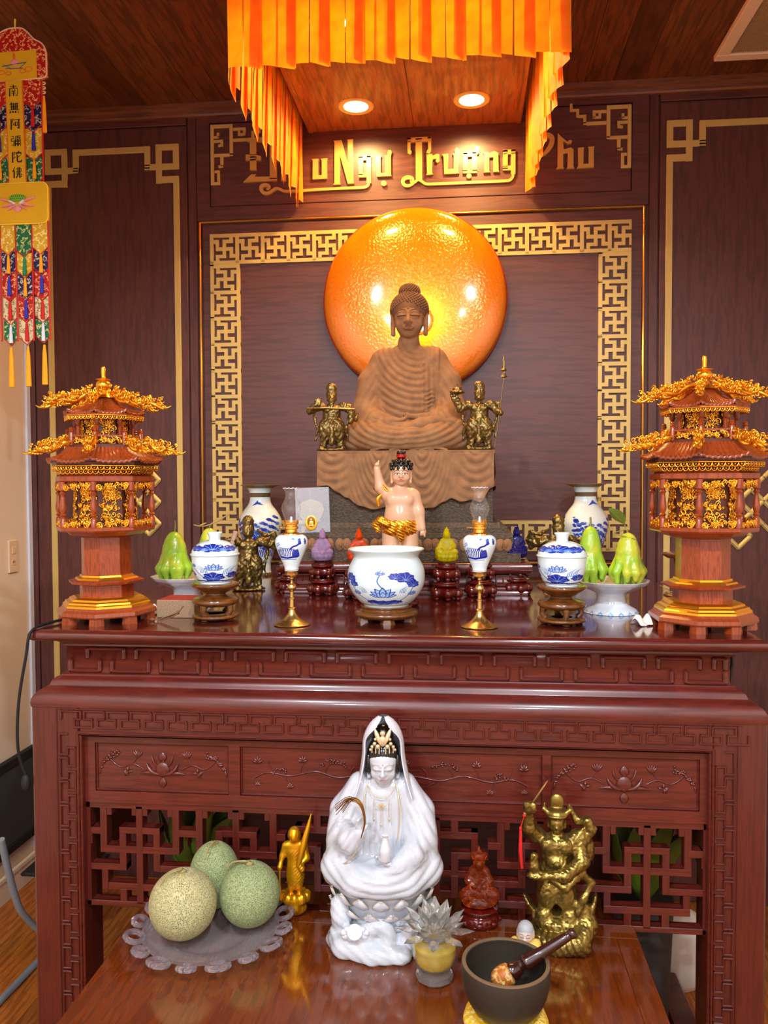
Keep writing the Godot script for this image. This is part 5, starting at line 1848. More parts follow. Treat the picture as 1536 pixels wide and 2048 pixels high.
# ---------------------------------------------------------------- brush painting for porcelain
class Brush:
	var im: Image
	var w: int
	var h: int
	func _init(w_: int, h_: int, base: Color) -> void:
		w = w_
		h = h_
		im = Image.create(w, h, false, Image.FORMAT_RGB8)
		im.fill(base)
	func dab(x: float, y: float, r: float, c: Color, a := 1.0) -> void:
		for j in range(int(y - r - 1), int(y + r + 2)):
			if j < 0 or j >= h: continue
			for i in range(int(x - r - 1), int(x + r + 2)):
				var d := Vector2(i - x, j - y).length()
				var k: float = clampf(r + 0.5 - d, 0.0, 1.0) * a
				if k > 0.0:
					var ii := posmod(i, w)
					im.set_pixel(ii, j, im.get_pixel(ii, j).lerp(c, k))
	func stroke(pts: Array, r: float, c: Color, a := 1.0, taper := false) -> void:
		for i in pts.size() - 1:
			var l: float = (pts[i + 1] - pts[i]).length()
			var n: int = max(1, int(l / max(r * 0.6, 0.7)))
			for k in n:
				var t := (i + float(k) / n) / (pts.size() - 1)
				var p: Vector2 = pts[i].lerp(pts[i + 1], float(k) / n)
				dab(p.x, p.y, r * ((1.0 - 0.8 * t) if taper else 1.0), c, a)
	func poly(p: PackedVector2Array, c: Color, a := 1.0) -> void:
		var lo := p[0]
		var hi := p[0]
		for v in p:
			lo = lo.min(v); hi = hi.max(v)
		for j in range(max(0, int(lo.y)), min(h, int(hi.y) + 1)):
			for i in range(int(lo.x), int(hi.x) + 1):
				if Geometry2D.is_point_in_polygon(Vector2(i, j), p):
					var ii := posmod(i, w)
					im.set_pixel(ii, j, im.get_pixel(ii, j).lerp(c, a))
	func leaf(x: float, y: float, r: float, c: Color, pale: Color, squash := 0.7, turn := 0.0) -> void:
		var p := PackedVector2Array()
		for i in 40:
			var a := TAU * i / 40
			var rr := r * (1.0 + 0.10 * sin(a * 7.0) + 0.06 * sin(a * 3.0 + 1.0))
			p.append(Vector2(x, y) + Vector2(cos(a) * rr, sin(a) * rr * squash).rotated(turn))
		poly(p, c, 0.95)
		for i in 9:
			var a := TAU * i / 9 + 0.2
			stroke([Vector2(x, y + r * squash * 0.5), Vector2(x, y) + Vector2(cos(a) * r * 0.9, sin(a) * r * 0.9 * squash).rotated(turn)], max(0.8, r * 0.025), pale, 0.55)
	func petal(x: float, y: float, len: float, wd: float, ang: float, line: Color, fill: Color) -> void:
		var p := PackedVector2Array()
		for i in 18:
			var t := i / 9.0 if i < 9 else (18 - i) / 9.0
			var s := 1.0 if i < 9 else -1.0
			p.append(Vector2(x, y) + Vector2(s * wd * sin(PI * pow(t, 0.8)) * 0.5, -len * t).rotated(ang))
		poly(p, fill, 0.85)
		var l := []
		for v in p: l.append(v)
		l.append(p[0])
		stroke(l, max(0.8, len * 0.03), line, 0.9)
	func lotus(x: float, y: float, s: float, line: Color, fill: Color) -> void:
		for a in [-1.35, 1.35, -0.95, 0.95, -0.5, 0.5, 0.0]: petal(x, y, s * (0.85 + 0.15 * cos(a)), s * 0.42, a, line, fill)
		for a in [-0.7, 0.7, 0.0]: petal(x, y + s * 0.12, s * 0.62, s * 0.4, a, line, fill.lightened(0.25))
	func reeds(x: float, y: float, s: float, c: Color, n: int, dir: float) -> void:
		for i in n:
			var l := s * (0.6 + 0.4 * fposmod(i * 0.37, 1.0))
			var pts := []
			for k in 7:
				var t := k / 6.0
				pts.append(Vector2(x + i * s * 0.12 + dir * l * 0.6 * t * t, y - l * sin(t * 1.9) * 0.9))
			stroke(pts, max(1.0, s * 0.025), c, 0.85, true)
	func texture() -> ImageTexture:
		im.generate_mipmaps()
		return ImageTexture.create_from_image(im)

const BLUE := Color(0.06, 0.13, 0.58)
const MID := Color(0.20, 0.38, 0.75)
const PALE := Color(0.55, 0.73, 0.90)
const GLAZE := Color(0.85, 0.92, 0.93)

func porcelain(called: String, b: Brush) -> StandardMaterial3D:
	var m := plain(called, Color.WHITE, 0.12, 0.0, 0.6)
	m.albedo_texture = b.texture()
	return m

func porcelain_paints() -> void:
	plain("glaze", Color(0.84, 0.91, 0.92), 0.12, 0.0, 0.6)
	plain("white_glaze", Color(0.82, 0.83, 0.86), 0.12, 0.0, 0.6)
	# incense bowl: lotus in the middle, leaf clumps, stems and reeds
	var b := Brush.new(896, 320, GLAZE)
	for sx in [0, 448]:
		for q in [[-40, 60, 32], [-75, 90, 22], [-20, 95, 24], [190, 56, 40], [150, 48, 26], [225, 95, 30]]: b.leaf(sx + 120 + q[0], q[1] + 40, q[2], BLUE, PALE, 0.75, 0.3)
		for st in [[[95, 150], [110, 200], [150, 250]], [[345, 150], [330, 210], [300, 255]], [[215, 75], [205, 120], [230, 170]], [[60, 130], [55, 190], [90, 245]]]:
			var pts := []
			for p in st: pts.append(Vector2(sx + p[0], p[1]))
			b.stroke(spline2(pts), 2.2, MID, 0.9)
		b.lotus(sx + 224, 215, 62, BLUE, PALE)
		b.lotus(sx + 110, 200, 24, BLUE, PALE)
		b.lotus(sx + 350, 205, 26, BLUE, PALE)
		b.lotus(sx + 215, 75, 22, BLUE, PALE)
		for q in [[180, 262, 40], [224, 268, 46], [275, 262, 42]]: b.leaf(sx + q[0], q[1], q[2], BLUE, MID, 0.42)
		b.reeds(sx + 140, 190, 50, MID, 4, -1.0)
		b.reeds(sx + 290, 190, 55, MID, 4, 1.0)
		b.reeds(sx + 20, 250, 50, MID, 4, 1.0)
		for i in 40: b.dab(sx + fposmod(i * 97.0, 448.0), 268 + fposmod(i * 31.0, 26.0), 9, PALE, 0.25)
	porcelain("bowl_paint", b)
	# jar body and lid
	b = Brush.new(512, 200, GLAZE)
	for sx in [0, 256]:
		b.leaf(sx + 128, 140, 44, BLUE, PALE, 0.72)
		b.lotus(sx + 130, 88, 40, BLUE, PALE)
		b.leaf(sx + 20, 120, 26, BLUE, PALE, 0.8)
		b.lotus(sx + 40, 70, 20, BLUE, PALE)
		b.leaf(sx + 215, 130, 34, BLUE, PALE, 0.6)
		b.stroke([Vector2(sx + 45, 80), Vector2(sx + 70, 120), Vector2(sx + 100, 158)], 2.0, MID)
		b.reeds(sx + 165, 120, 60, MID, 6, 1.0)
		b.reeds(sx + 80, 110, 55, MID, 5, -1.0)
		for i in 26: b.stroke([Vector2(sx + i * 10, 168 + fposmod(i * 7.0, 8.0)), Vector2(sx + i * 10 + 14, 170)], 4.0, BLUE, 0.6)
	porcelain("jar_paint", b)
	b = Brush.new(512, 128, GLAZE)
	for sx in [0, 256]:
		b.leaf(sx + 128, 82, 50, BLUE, PALE, 0.62)
		b.leaf(sx + 60, 90, 34, BLUE, PALE, 0.6)
		b.leaf(sx + 200, 90, 36, BLUE, PALE, 0.6)
		b.leaf(sx + 8, 86, 28, BLUE, PALE, 0.7)
		b.lotus(sx + 96, 104, 20, MID, PALE)
		b.lotus(sx + 168, 104, 20, MID, PALE)
		b.reeds(sx + 225, 76, 40, MID, 5, 1.0)
		b.reeds(sx + 30, 70, 36, MID, 4, -1.0)
	porcelain("lid_paint", b)
	# lamp bowl: pavilion shore under a leaning tree
	b = Brush.new(512, 256, GLAZE)
	for sx in [53, 309]:
		for i in 9: b.stroke([Vector2(sx + 18 + i * 11, 112), Vector2(sx + 10 + i * 11, 128), Vector2(sx + 10 + i * 11, 160)], 2.6, BLUE, 0.9)
		b.stroke([Vector2(sx, 164), Vector2(sx + 60, 170), Vector2(sx + 140, 160)], 6.0, BLUE, 0.95)
		b.stroke([Vector2(sx + 6, 180), Vector2(sx + 130, 178)], 2.0, MID, 0.7)
		b.stroke([Vector2(sx + 4, 120), Vector2(sx + 6, 160)], 5.0, BLUE)
		b.poly(PackedVector2Array([Vector2(sx + 95, 165), Vector2(sx + 105, 118), Vector2(sx + 128, 112), Vector2(sx + 150, 160)]), BLUE, 0.85)
		b.stroke(spline2([Vector2(sx + 85, 112), Vector2(sx + 100, 96), Vector2(sx + 120, 88), Vector2(sx + 135, 70)]), 5.0, BLUE, 0.9)
		for i in 16: b.dab(sx + 100 + fposmod(i * 37.0, 75.0), 52 + fposmod(i * 23.0, 34.0), 7, BLUE if i % 3 else MID, 0.85)
		for i in 7: b.dab(sx + 2 + i * 4, 96 - fposmod(i * 13.0, 22.0), 4, MID, 0.8)
		b.stroke([Vector2(sx + 20, 104), Vector2(sx + 80, 108)], 2.0, MID, 0.8)
	porcelain("lamp_paint", b)
	# tall vase: peak on the neck, rocky shore and trees, breaking water
	b = Brush.new(512, 640, Color(0.86, 0.90, 0.89))
	for sx in [0, 256]:
		b.poly(PackedVector2Array([Vector2(sx + 90, 135), Vector2(sx + 128, 92), Vector2(sx + 175, 130), Vector2(sx + 128, 120)]), BLUE, 0.85)
		b.stroke([Vector2(sx + 130, 98), Vector2(sx + 160, 124)], 4, MID)
		for i in 70:
			var x := fposmod(i * 53.0, 200.0)
			var y := 230.0 + fposmod(i * 37.0, 130.0)
			b.dab(sx + 30 + x, y + 40 * sin(x * 0.02), 6 + fposmod(i * 3.0, 7.0), BLUE if i % 3 else MID, 0.8)
		for i in 14: b.stroke([Vector2(sx + 30 + i * 14, 340), Vector2(sx + 40 + i * 14, 370), Vector2(sx + 36 + i * 14, 400)], 3.5, MID, 0.8)
		for i in 5: b.leaf(sx + 30 + i * 50, 410 + (i % 2) * 24, 40, BLUE, PALE, 0.7, i * 0.8)
		b.reeds(sx + 70, 500, 90, GLAZE, 8, 1.0)
		for i in 24: b.stroke([Vector2(sx + i * 11, 470), Vector2(sx + i * 11 + 8, 520)], 3.0, BLUE, 0.7)
		b.stroke([Vector2(sx, 60), Vector2(sx + 64, 66), Vector2(sx + 128, 60), Vector2(sx + 192, 66), Vector2(sx + 256, 60)], 2.5, MID)
		for i in 12: b.dab(sx + fposmod(i * 77.0, 256.0), 560 + fposmod(i * 17.0, 20.0), 8, PALE, 0.4)
	porcelain("vase_paint", b)
	# pale scallops on the foot of the fruit stands
	b = Brush.new(512, 64, Color(0.90, 0.93, 0.96))
	for i in 16:
		for r in [26, 17, 9]:
			var pts := []
			for k in 9: pts.append(Vector2(i * 32 + 16 + cos(PI * k / 8.0) * r * 0.6, 60 - sin(PI * k / 8.0) * r * 1.6))
			b.stroke(pts, 1.5, PALE, 0.9)
	porcelain("foot_paint", b)

func spline2(pts: Array) -> Array:
	return spline(pts, 6)

func front(st: SurfaceTool, prof: Array, segs := 48, uvs := true, wob := 0.0, wn := 0) -> void:
	lathe(st, prof, segs, Transform3D(Basis(Vector3.UP, -PI / 2), Vector3.ZERO), 1.0, 0.75, uvs, wob, wn)

func glass(called: String, c: Color, rough := 0.03) -> StandardMaterial3D:
	var m := plain(called, c, rough)
	m.transparency = BaseMaterial3D.TRANSPARENCY_ALPHA
	m.albedo_color.a = 0.08
	m.refraction_enabled = true
	m.refraction_scale = 0.05
	return m

func pane(called: String, c: Color, a: float) -> StandardMaterial3D:
	var m := plain(called, c, 0.04)
	m.transparency = BaseMaterial3D.TRANSPARENCY_ALPHA
	m.albedo_color.a = a
	return m

func tabletop_wares() -> void:
	porcelain_paints()
	grained("honey_wood", Color(0.30, 0.16, 0.05), Color(0.48, 0.28, 0.10), Vector3(3, 14, 3), 0.25, 0.6, 66, 0.02, false)
	plain("brass", Color(0.82, 0.68, 0.40), 0.25, 0.95)
	plain("bright_brass", Color(0.95, 0.74, 0.34), 0.15, 1.0)
	plain("rosewood", Color(0.34, 0.055, 0.03), 0.14, 0.0, 0.9)
	# covered jars and the double stands they sit on
	var stand_ := thing("jar_stand", "two-tier round honey-brown wooden stand under the covered jar left of the bowl", "stand", Vector3(-0.514, TOP, 1.355))
	var st := tool()
	lathe(st, spline(V2([0.03, 0.0045, 0.055, 0.005, 0.066, 0.009, 0.068, 0.0125, 0.066, 0.017, 0.056, 0.019, 0.03, 0.0195]), 4), 40)
	obj("base_disc", st, M.honey_wood, stand_)
	for j in 4:
		var a := TAU * (j + 0.5) / 4 + 0.4
		obj("leg", _tube([Vector3(sin(a) * 0.045, 0.018, cos(a) * 0.045), Vector3(sin(a) * 0.056, 0.03, cos(a) * 0.056), Vector3(sin(a) * 0.05, 0.048, cos(a) * 0.05)], [0.010, 0.008, 0.012]), M.honey_wood, stand_)
		obj("foot", _ball(Vector3(sin(a) * 0.05, 0.003, cos(a) * 0.05), Vector3(0.011, 0.003, 0.011)), M.honey_wood, stand_)
	st = tool()
	lathe(st, spline(V2([0.03, 0.042, 0.052, 0.043, 0.064, 0.049, 0.0675, 0.056, 0.062, 0.065, 0.045, 0.070, 0.032, 0.074, 0.031, 0.079, 0.042, 0.084, 0.056, 0.092, 0.067, 0.099, 0.0695, 0.1045, 0.066, 0.109, 0.05, 0.109, 0.0, 0.108]), 4), 40)
	obj("upper_tier", st, M.honey_wood, stand_)
	dup(stand_, "jar_stand", Vector3(0.488, TOP, 1.348), 0.5, "two-tier round honey-brown wooden stand under the covered jar right of the bowl")
	var jar := thing("covered_jar", "blue and white covered jar with lotus painting, standing left before the pale green fruit", "jar", Vector3(-0.514, TOP + 0.1095, 1.355), 0.2, "blue and white covered jars")
	st = tool()
	front(st, spline(V2([0.046, 0.0, 0.0465, 0.004, 0.052, 0.010, 0.061, 0.028, 0.066, 0.05, 0.0675, 0.07, 0.0685, 0.082]), 5))
	obj("body", st, M.jar_paint, jar)
	st = tool()
	front(st, V2([0.0685, 0.0805, 0.0715, 0.082, 0.0715, 0.085, 0.068, 0.0872]), 48, false)
	obj("lip_ring", st, M.glaze, jar)
	st = tool()
	front(st, spline(V2([0.068, 0.087, 0.066, 0.096, 0.058, 0.108, 0.042, 0.118, 0.022, 0.1245]), 5))
	var lid := obj("lid", st, M.lid_paint, jar)
	st = tool()
	front(st, spline(V2([0.018, 0.1235, 0.0165, 0.130, 0.019, 0.139, 0.0225, 0.146, 0.0215, 0.1475, 0.018, 0.144, 0.0, 0.141]), 4), 32, false)
	obj("knob", st, M.glaze, lid)
	dup(jar, "covered_jar", Vector3(0.488, TOP + 0.1095, 1.348), -0.35, "blue and white covered jar with lotus painting, right of the incense bowl")
	for s in [jar, stand_]: pass
	# incense bowl on its own stand
	var bs := thing("bowl_stand", "wide low round wooden stand under the blue and white incense bowl", "stand", Vector3(-0.012, TOP, 1.33))
	st = tool()
	lathe(st, spline(V2([0.05, 0.012, 0.08, 0.012, 0.089, 0.017, 0.0925, 0.023, 0.088, 0.030, 0.076, 0.033, 0.072, 0.036, 0.074, 0.041, 0.07, 0.046, 0.0, 0.046]), 4), 56)
	obj("ring_top", st, M.honey_wood, bs)
	for j in 5:
		var a := TAU * j / 5 + 0.15
		st = tool()
		oct(st, [Vector2(0.022, 0.0), Vector2(0.018, 0.014)], 6, Vector3(sin(a) * 0.066, 0, cos(a) * 0.066))
		obj("foot", st, M.honey_wood, bs)
	var bowl := thing("incense_bowl", "large blue and white porcelain incense bowl with lotus painting at the altar's front centre", "bowl", Vector3(-0.012, TOP + 0.0465, 1.33))
	st = tool()
	front(st, spline(V2([0.066, 0.0, 0.068, 0.004, 0.079, 0.012, 0.098, 0.034, 0.110, 0.06, 0.1125, 0.085, 0.109, 0.108, 0.098, 0.131]), 6), 64)
	obj("body", st, M.bowl_paint, bowl)
	st = tool()
	front(st, spline(V2([0.098, 0.1305, 0.0945, 0.139, 0.099, 0.149, 0.1085, 0.1585, 0.1105, 0.1615, 0.1085, 0.163, 0.099, 0.155, 0.0905, 0.141, 0.094, 0.125, 0.1, 0.09, 0.085, 0.04, 0.0, 0.03]), 5), 64, false)
	obj("rim", st, M.glaze, bowl)
	# oil lamps
	var lamp := thing("oil_lamp", "brass-stemmed oil lamp with painted porcelain bowl and clear glass chimney, left of incense bowl", "lamp", Vector3(-0.27, TOP, 1.428), 0.0, "porcelain oil lamps")
	st = tool()
	lathe(st, spline(V2([0.03, 0.0, 0.0495, 0.001, 0.0495, 0.004, 0.04, 0.0085, 0.026, 0.016, 0.015, 0.028, 0.0095, 0.040, 0.0085, 0.045]), 4), 40)
	lathe(st, V2([0.0085, 0.045, 0.0115, 0.046, 0.0115, 0.049, 0.0075, 0.051, 0.006, 0.072, 0.008, 0.073, 0.008, 0.076, 0.0055, 0.078, 0.005, 0.095]), 24)
	lathe(st, spline(V2([0.005, 0.094, 0.009, 0.097, 0.0125, 0.104, 0.0125, 0.109, 0.009, 0.116, 0.004, 0.119, 0.004, 0.128, 0.006, 0.132, 0.004, 0.136]), 4), 24)
	obj("stem", st, M.brass, lamp)
	st = tool()
	lathe(st, V2([0.004, 0.135, 0.015, 0.139, 0.0185, 0.142, 0.0195, 0.156, 0.021, 0.1575, 0.018, 0.1575]), 32)
	obj("cup", st, M.brass, lamp)
	st = tool()
	front(st, spline(V2([0.0195, 0.154, 0.0205, 0.164, 0.0285, 0.184, 0.0395, 0.210, 0.046, 0.231, 0.0435, 0.246, 0.034, 0.2545, 0.024, 0.256]), 5))
	obj("oil_bowl", st, M.lamp_paint, lamp)
	st = tool()
	lathe(st, V2([0.028, 0.255, 0.027, 0.259, 0.017, 0.262, 0.016, 0.270, 0.0195, 0.272, 0.0195, 0.278, 0.0165, 0.279, 0.0165, 0.283, 0.0205, 0.285, 0.021, 0.290, 0.017, 0.2905, 0.0, 0.2905]), 32)
	for j in 16:
		var a := TAU * j / 16
		box(st, Vector3(-0.0011, 0.284, -0.0012), Vector3(0.0011, 0.296, 0.0012), 0.0, Transform3D(Basis(Vector3.UP, a), Vector3(sin(a) * 0.0195, 0, cos(a) * 0.0195)))
	tube(st, [Vector3(-0.016, 0.275, 0), Vector3(-0.032, 0.275, 0)], 0.0013, 6)
	ball(st, Vector3(-0.034, 0.275, 0), Vector3(0.0015, 0.005, 0.005), 12, 6)
	obj("burner", st, M.bright_brass, lamp)
	st = tool()
	tube(st, [Vector3(0, 0.288, 0), Vector3(0, 0.306, 0)], [0.004, 0.003], 8)
	obj("wick", st, M.white_glaze, lamp)
	st = tool()
	lathe(st, spline(V2([0.0175, 0.286, 0.0175, 0.298, 0.022, 0.310, 0.0265, 0.324, 0.0255, 0.338, 0.0185, 0.354, 0.0155, 0.365, 0.0175, 0.377, 0.0225, 0.385]), 5), 36, Transform3D(), 1.0, 0.0)
	obj("glass_chimney", st, pane("chimney_glass", Color(0.96, 0.98, 0.97), 0.03), lamp)
	st = tool()
	var crimp := []
	for j in 49: crimp.append(Vector3(sin(TAU * j / 48) * 0.0228, 0.3855 + 0.0013 * cos(j * TAU / 4.0), cos(TAU * j / 48) * 0.0228))
	tube(st, crimp, 0.0009, 6)
	obj("crimped_lip", st, M.white_glaze, lamp)
	dup(lamp, "oil_lamp", Vector3(0.256, TOP, 1.42), -0.25, "brass-stemmed oil lamp with painted porcelain bowl and clear glass chimney, right of incense bowl")
	# vases against the wall
	var vase := thing("tall_vase", "tall blue and white landscape vase with flared brown rim behind bronze guardian at left", "vase", Vector3(-0.672, TOP, 0.205), 0.0, "tall landscape vases")
	st = tool()
	front(st, spline(V2([0.047, 0.012, 0.044, 0.03, 0.046, 0.06, 0.062, 0.11, 0.082, 0.165, 0.0935, 0.215, 0.091, 0.245, 0.072, 0.28, 0.051, 0.308, 0.044, 0.335, 0.046, 0.362, 0.056, 0.380]), 6), 56)
	obj("body", st, M.vase_paint, vase)
	st = tool()
	front(st, V2([0.055, 0.379, 0.068, 0.386, 0.0825, 0.390, 0.083, 0.393, 0.079, 0.394, 0.055, 0.388, 0.046, 0.37, 0.043, 0.33]), 56, false)
	obj("flared_rim", st, plain("rim_brown", Color(0.42, 0.33, 0.22), 0.35), vase)
	st = tool()
	front(st, V2([0.0, 0.0, 0.05, 0.0, 0.051, 0.004, 0.047, 0.013]), 48, false)
	obj("foot_ring", st, M.rim_brown, vase)
	dup(vase, "tall_vase", Vector3(0.715, TOP, 0.205), 0.5, "tall blue and white landscape vase with flared brown rim, rising behind fruit at right")
	fruit()
	# box, twig and papers at the left
	var bo := thing("cloth_box", "small beige cloth-covered box with red inlaid top beside the left lantern", "box", Vector3(-0.642, TOP, 1.285), 0.0)
	var lin := plain("linen", Color.WHITE, 0.9)
	lin.albedo_texture = noise_tex(77, 0.25, [[0.0, Color(0.42, 0.33, 0.24)], [0.5, Color(0.58, 0.47, 0.36)], [1.0, Color(0.72, 0.60, 0.48)]], 2, 256)
	lin.uv1_triplanar = true
	lin.uv1_scale = Vector3(5, 5, 5)
	obj("box_body", boxed(Vector3(-0.058, 0.0, -0.055), Vector3(0.058, 0.053, 0.055), 0.002), lin, bo)
	obj("red_inlay", boxed(Vector3(-0.053, 0.0525, -0.049), Vector3(0.053, 0.0545, 0.049), 0.001), plain("red_cloth", Color(0.58, 0.14, 0.10), 0.7), bo)
	st = tool()
	for t in [[[0.0, 0.004, 0.0], [0.04, 0.010, 0.008], [0.075, 0.024, 0.0], [0.092, 0.045, -0.006]], [[0.02, 0.005, 0.006], [0.06, 0.02, 0.012], [0.078, 0.027, 0.0]], [[0.03, 0.004, 0.012], [0.07, 0.018, 0.014], [0.08, 0.028, 0.002]]]:
		var pts := []
		for p in t: pts.append(Vector3(p[0], p[1], p[2]))
		tube(st, spline(pts, 4), 0.0022, 6)
	ball(st, Vector3(0.078, 0.026, 0.0), Vector3(0.005, 0.006, 0.005), 8, 6)
	ball(st, Vector3(0.0, 0.005, 0.0), Vector3(0.008, 0.0045, 0.005), 8, 6)
	tag(obj("dry_twig", st, plain("twig_brown", Color(0.45, 0.30, 0.18), 0.8), self, Vector3(-0.69, TOP, 1.40)), "thin dry brown twig lying against the cloth box", "twig")
	for q in [[-0.722, 1.27, "small crumpled white paper between the left lantern and the cloth box", 0.0], [0.705, 1.36, "crumpled white paper tucked against the base of the right lantern", 0.5]]:
		st = tool()
		var rng := RandomNumberGenerator.new()
		rng.seed = 3
		var rows := []
		for i in 7:
			var row := PackedVector3Array()
			for j in 8: row.append(Vector3(-0.022 + 0.044 * j / 7.0, 0.003 + 0.03 * sin(PI * i / 6.0) * (0.6 + 0.4 * sin(j * 1.1)) + rng.randf_range(-0.002, 0.002), -0.022 + 0.044 * i / 6.0))
			rows.append(row)
		patch(st, rows)
		var p := obj("paper_scrap", st, M.white_paint, self, Vector3(q[0], TOP, q[1]))
		p.rotation.y = q[3]
		tag(p, q[2], "paper")
	# turned stand half hidden behind the right lantern
	var ts := thing("turned_stand", "slender turned brown wooden stand half hidden behind the right lantern", "stand", Vector3(0.90, TOP, 1.02))
	st = tool()
	lathe(st, spline(V2([0.05, 0.0, 0.056, 0.006, 0.05, 0.016, 0.036, 0.022, 0.04, 0.03, 0.056, 0.036, 0.05, 0.046, 0.026, 0.052, 0.022, 0.10, 0.026, 0.15, 0.045, 0.158, 0.058, 0.166, 0.056, 0.174, 0.0, 0.175]), 4), 32)
	obj("turned_column", st, M.honey_wood, ts)

func _tube(pts: Array, r, segs := 10) -> SurfaceTool:
	var st := tool()
	tube(st, pts, r, segs)
	return st

# ---------------------------------------------------------------- fingered citrons on footed dishes
func citron_mesh(seed_: int, h: float, w: float) -> ArrayMesh:
	var fd := Field.new(Vector3(-w * 1.2, -0.005, -w * 1.2), Vector3(w * 1.2, h + 0.02, w * 1.2), 0.0038, 0.0034)
	var rng := RandomNumberGenerator.new()
	rng.seed = seed_
	fd.ell(Vector3(0, h * 0.58, 0), Vector3(w * 0.60, h * 0.34, w * 0.56))
	fd.ell(Vector3(0, h * 0.80, 0), Vector3(w * 0.40, h * 0.19, w * 0.40))
	fd.ell(Vector3(0, h * 0.42, 0), Vector3(w * 0.62, h * 0.2, w * 0.58))
	for i in 10:
		var a := TAU * i / 10.0 + rng.randf_range(-0.12, 0.12)
		var d := Vector3(sin(a), 0, cos(a))
		var l := rng.randf_range(0.0, 0.10)
		fd.chain([d * w * 0.50 + Vector3(0, h * 0.48, 0), d * w * 0.72 + Vector3(0, h * 0.28, 0), d * w * rng.randf_range(0.58, 0.68) + Vector3(0, h * (0.06 + l), 0)], [w * 0.17, w * 0.185, w * 0.12])
	for i in 4:
		var a := TAU * i / 4.0 + 0.4
		fd.cap(Vector3(sin(a) * w * 0.25, h * 0.3, cos(a) * w * 0.25), Vector3(sin(a) * w * 0.3, h * 0.04, cos(a) * w * 0.3), w * 0.15, w * 0.10)
	var nz := FastNoiseLite.new()
	nz.seed = seed_
	nz.frequency = 60.0
	var green := Color(0.30, 0.52, 0.03)
	var yel := Color(0.62, 0.60, 0.04)
	return fd.mesh(func(p: Vector3, n: Vector3) -> float: return nz.get_noise_3d(p.x, p.y, p.z) * 0.0012,
		func(p: Vector3, n: Vector3) -> Color:
			var t := clampf(nz.get_noise_3d(p.x * 0.25 + 3.0, p.y * 0.2, p.z * 0.25) * 1.6 + (p.y / h - 0.5) * 0.5 + (0.35 if seed_ % 2 else 0.0), 0.0, 1.0)
			return green.lerp(yel, t))

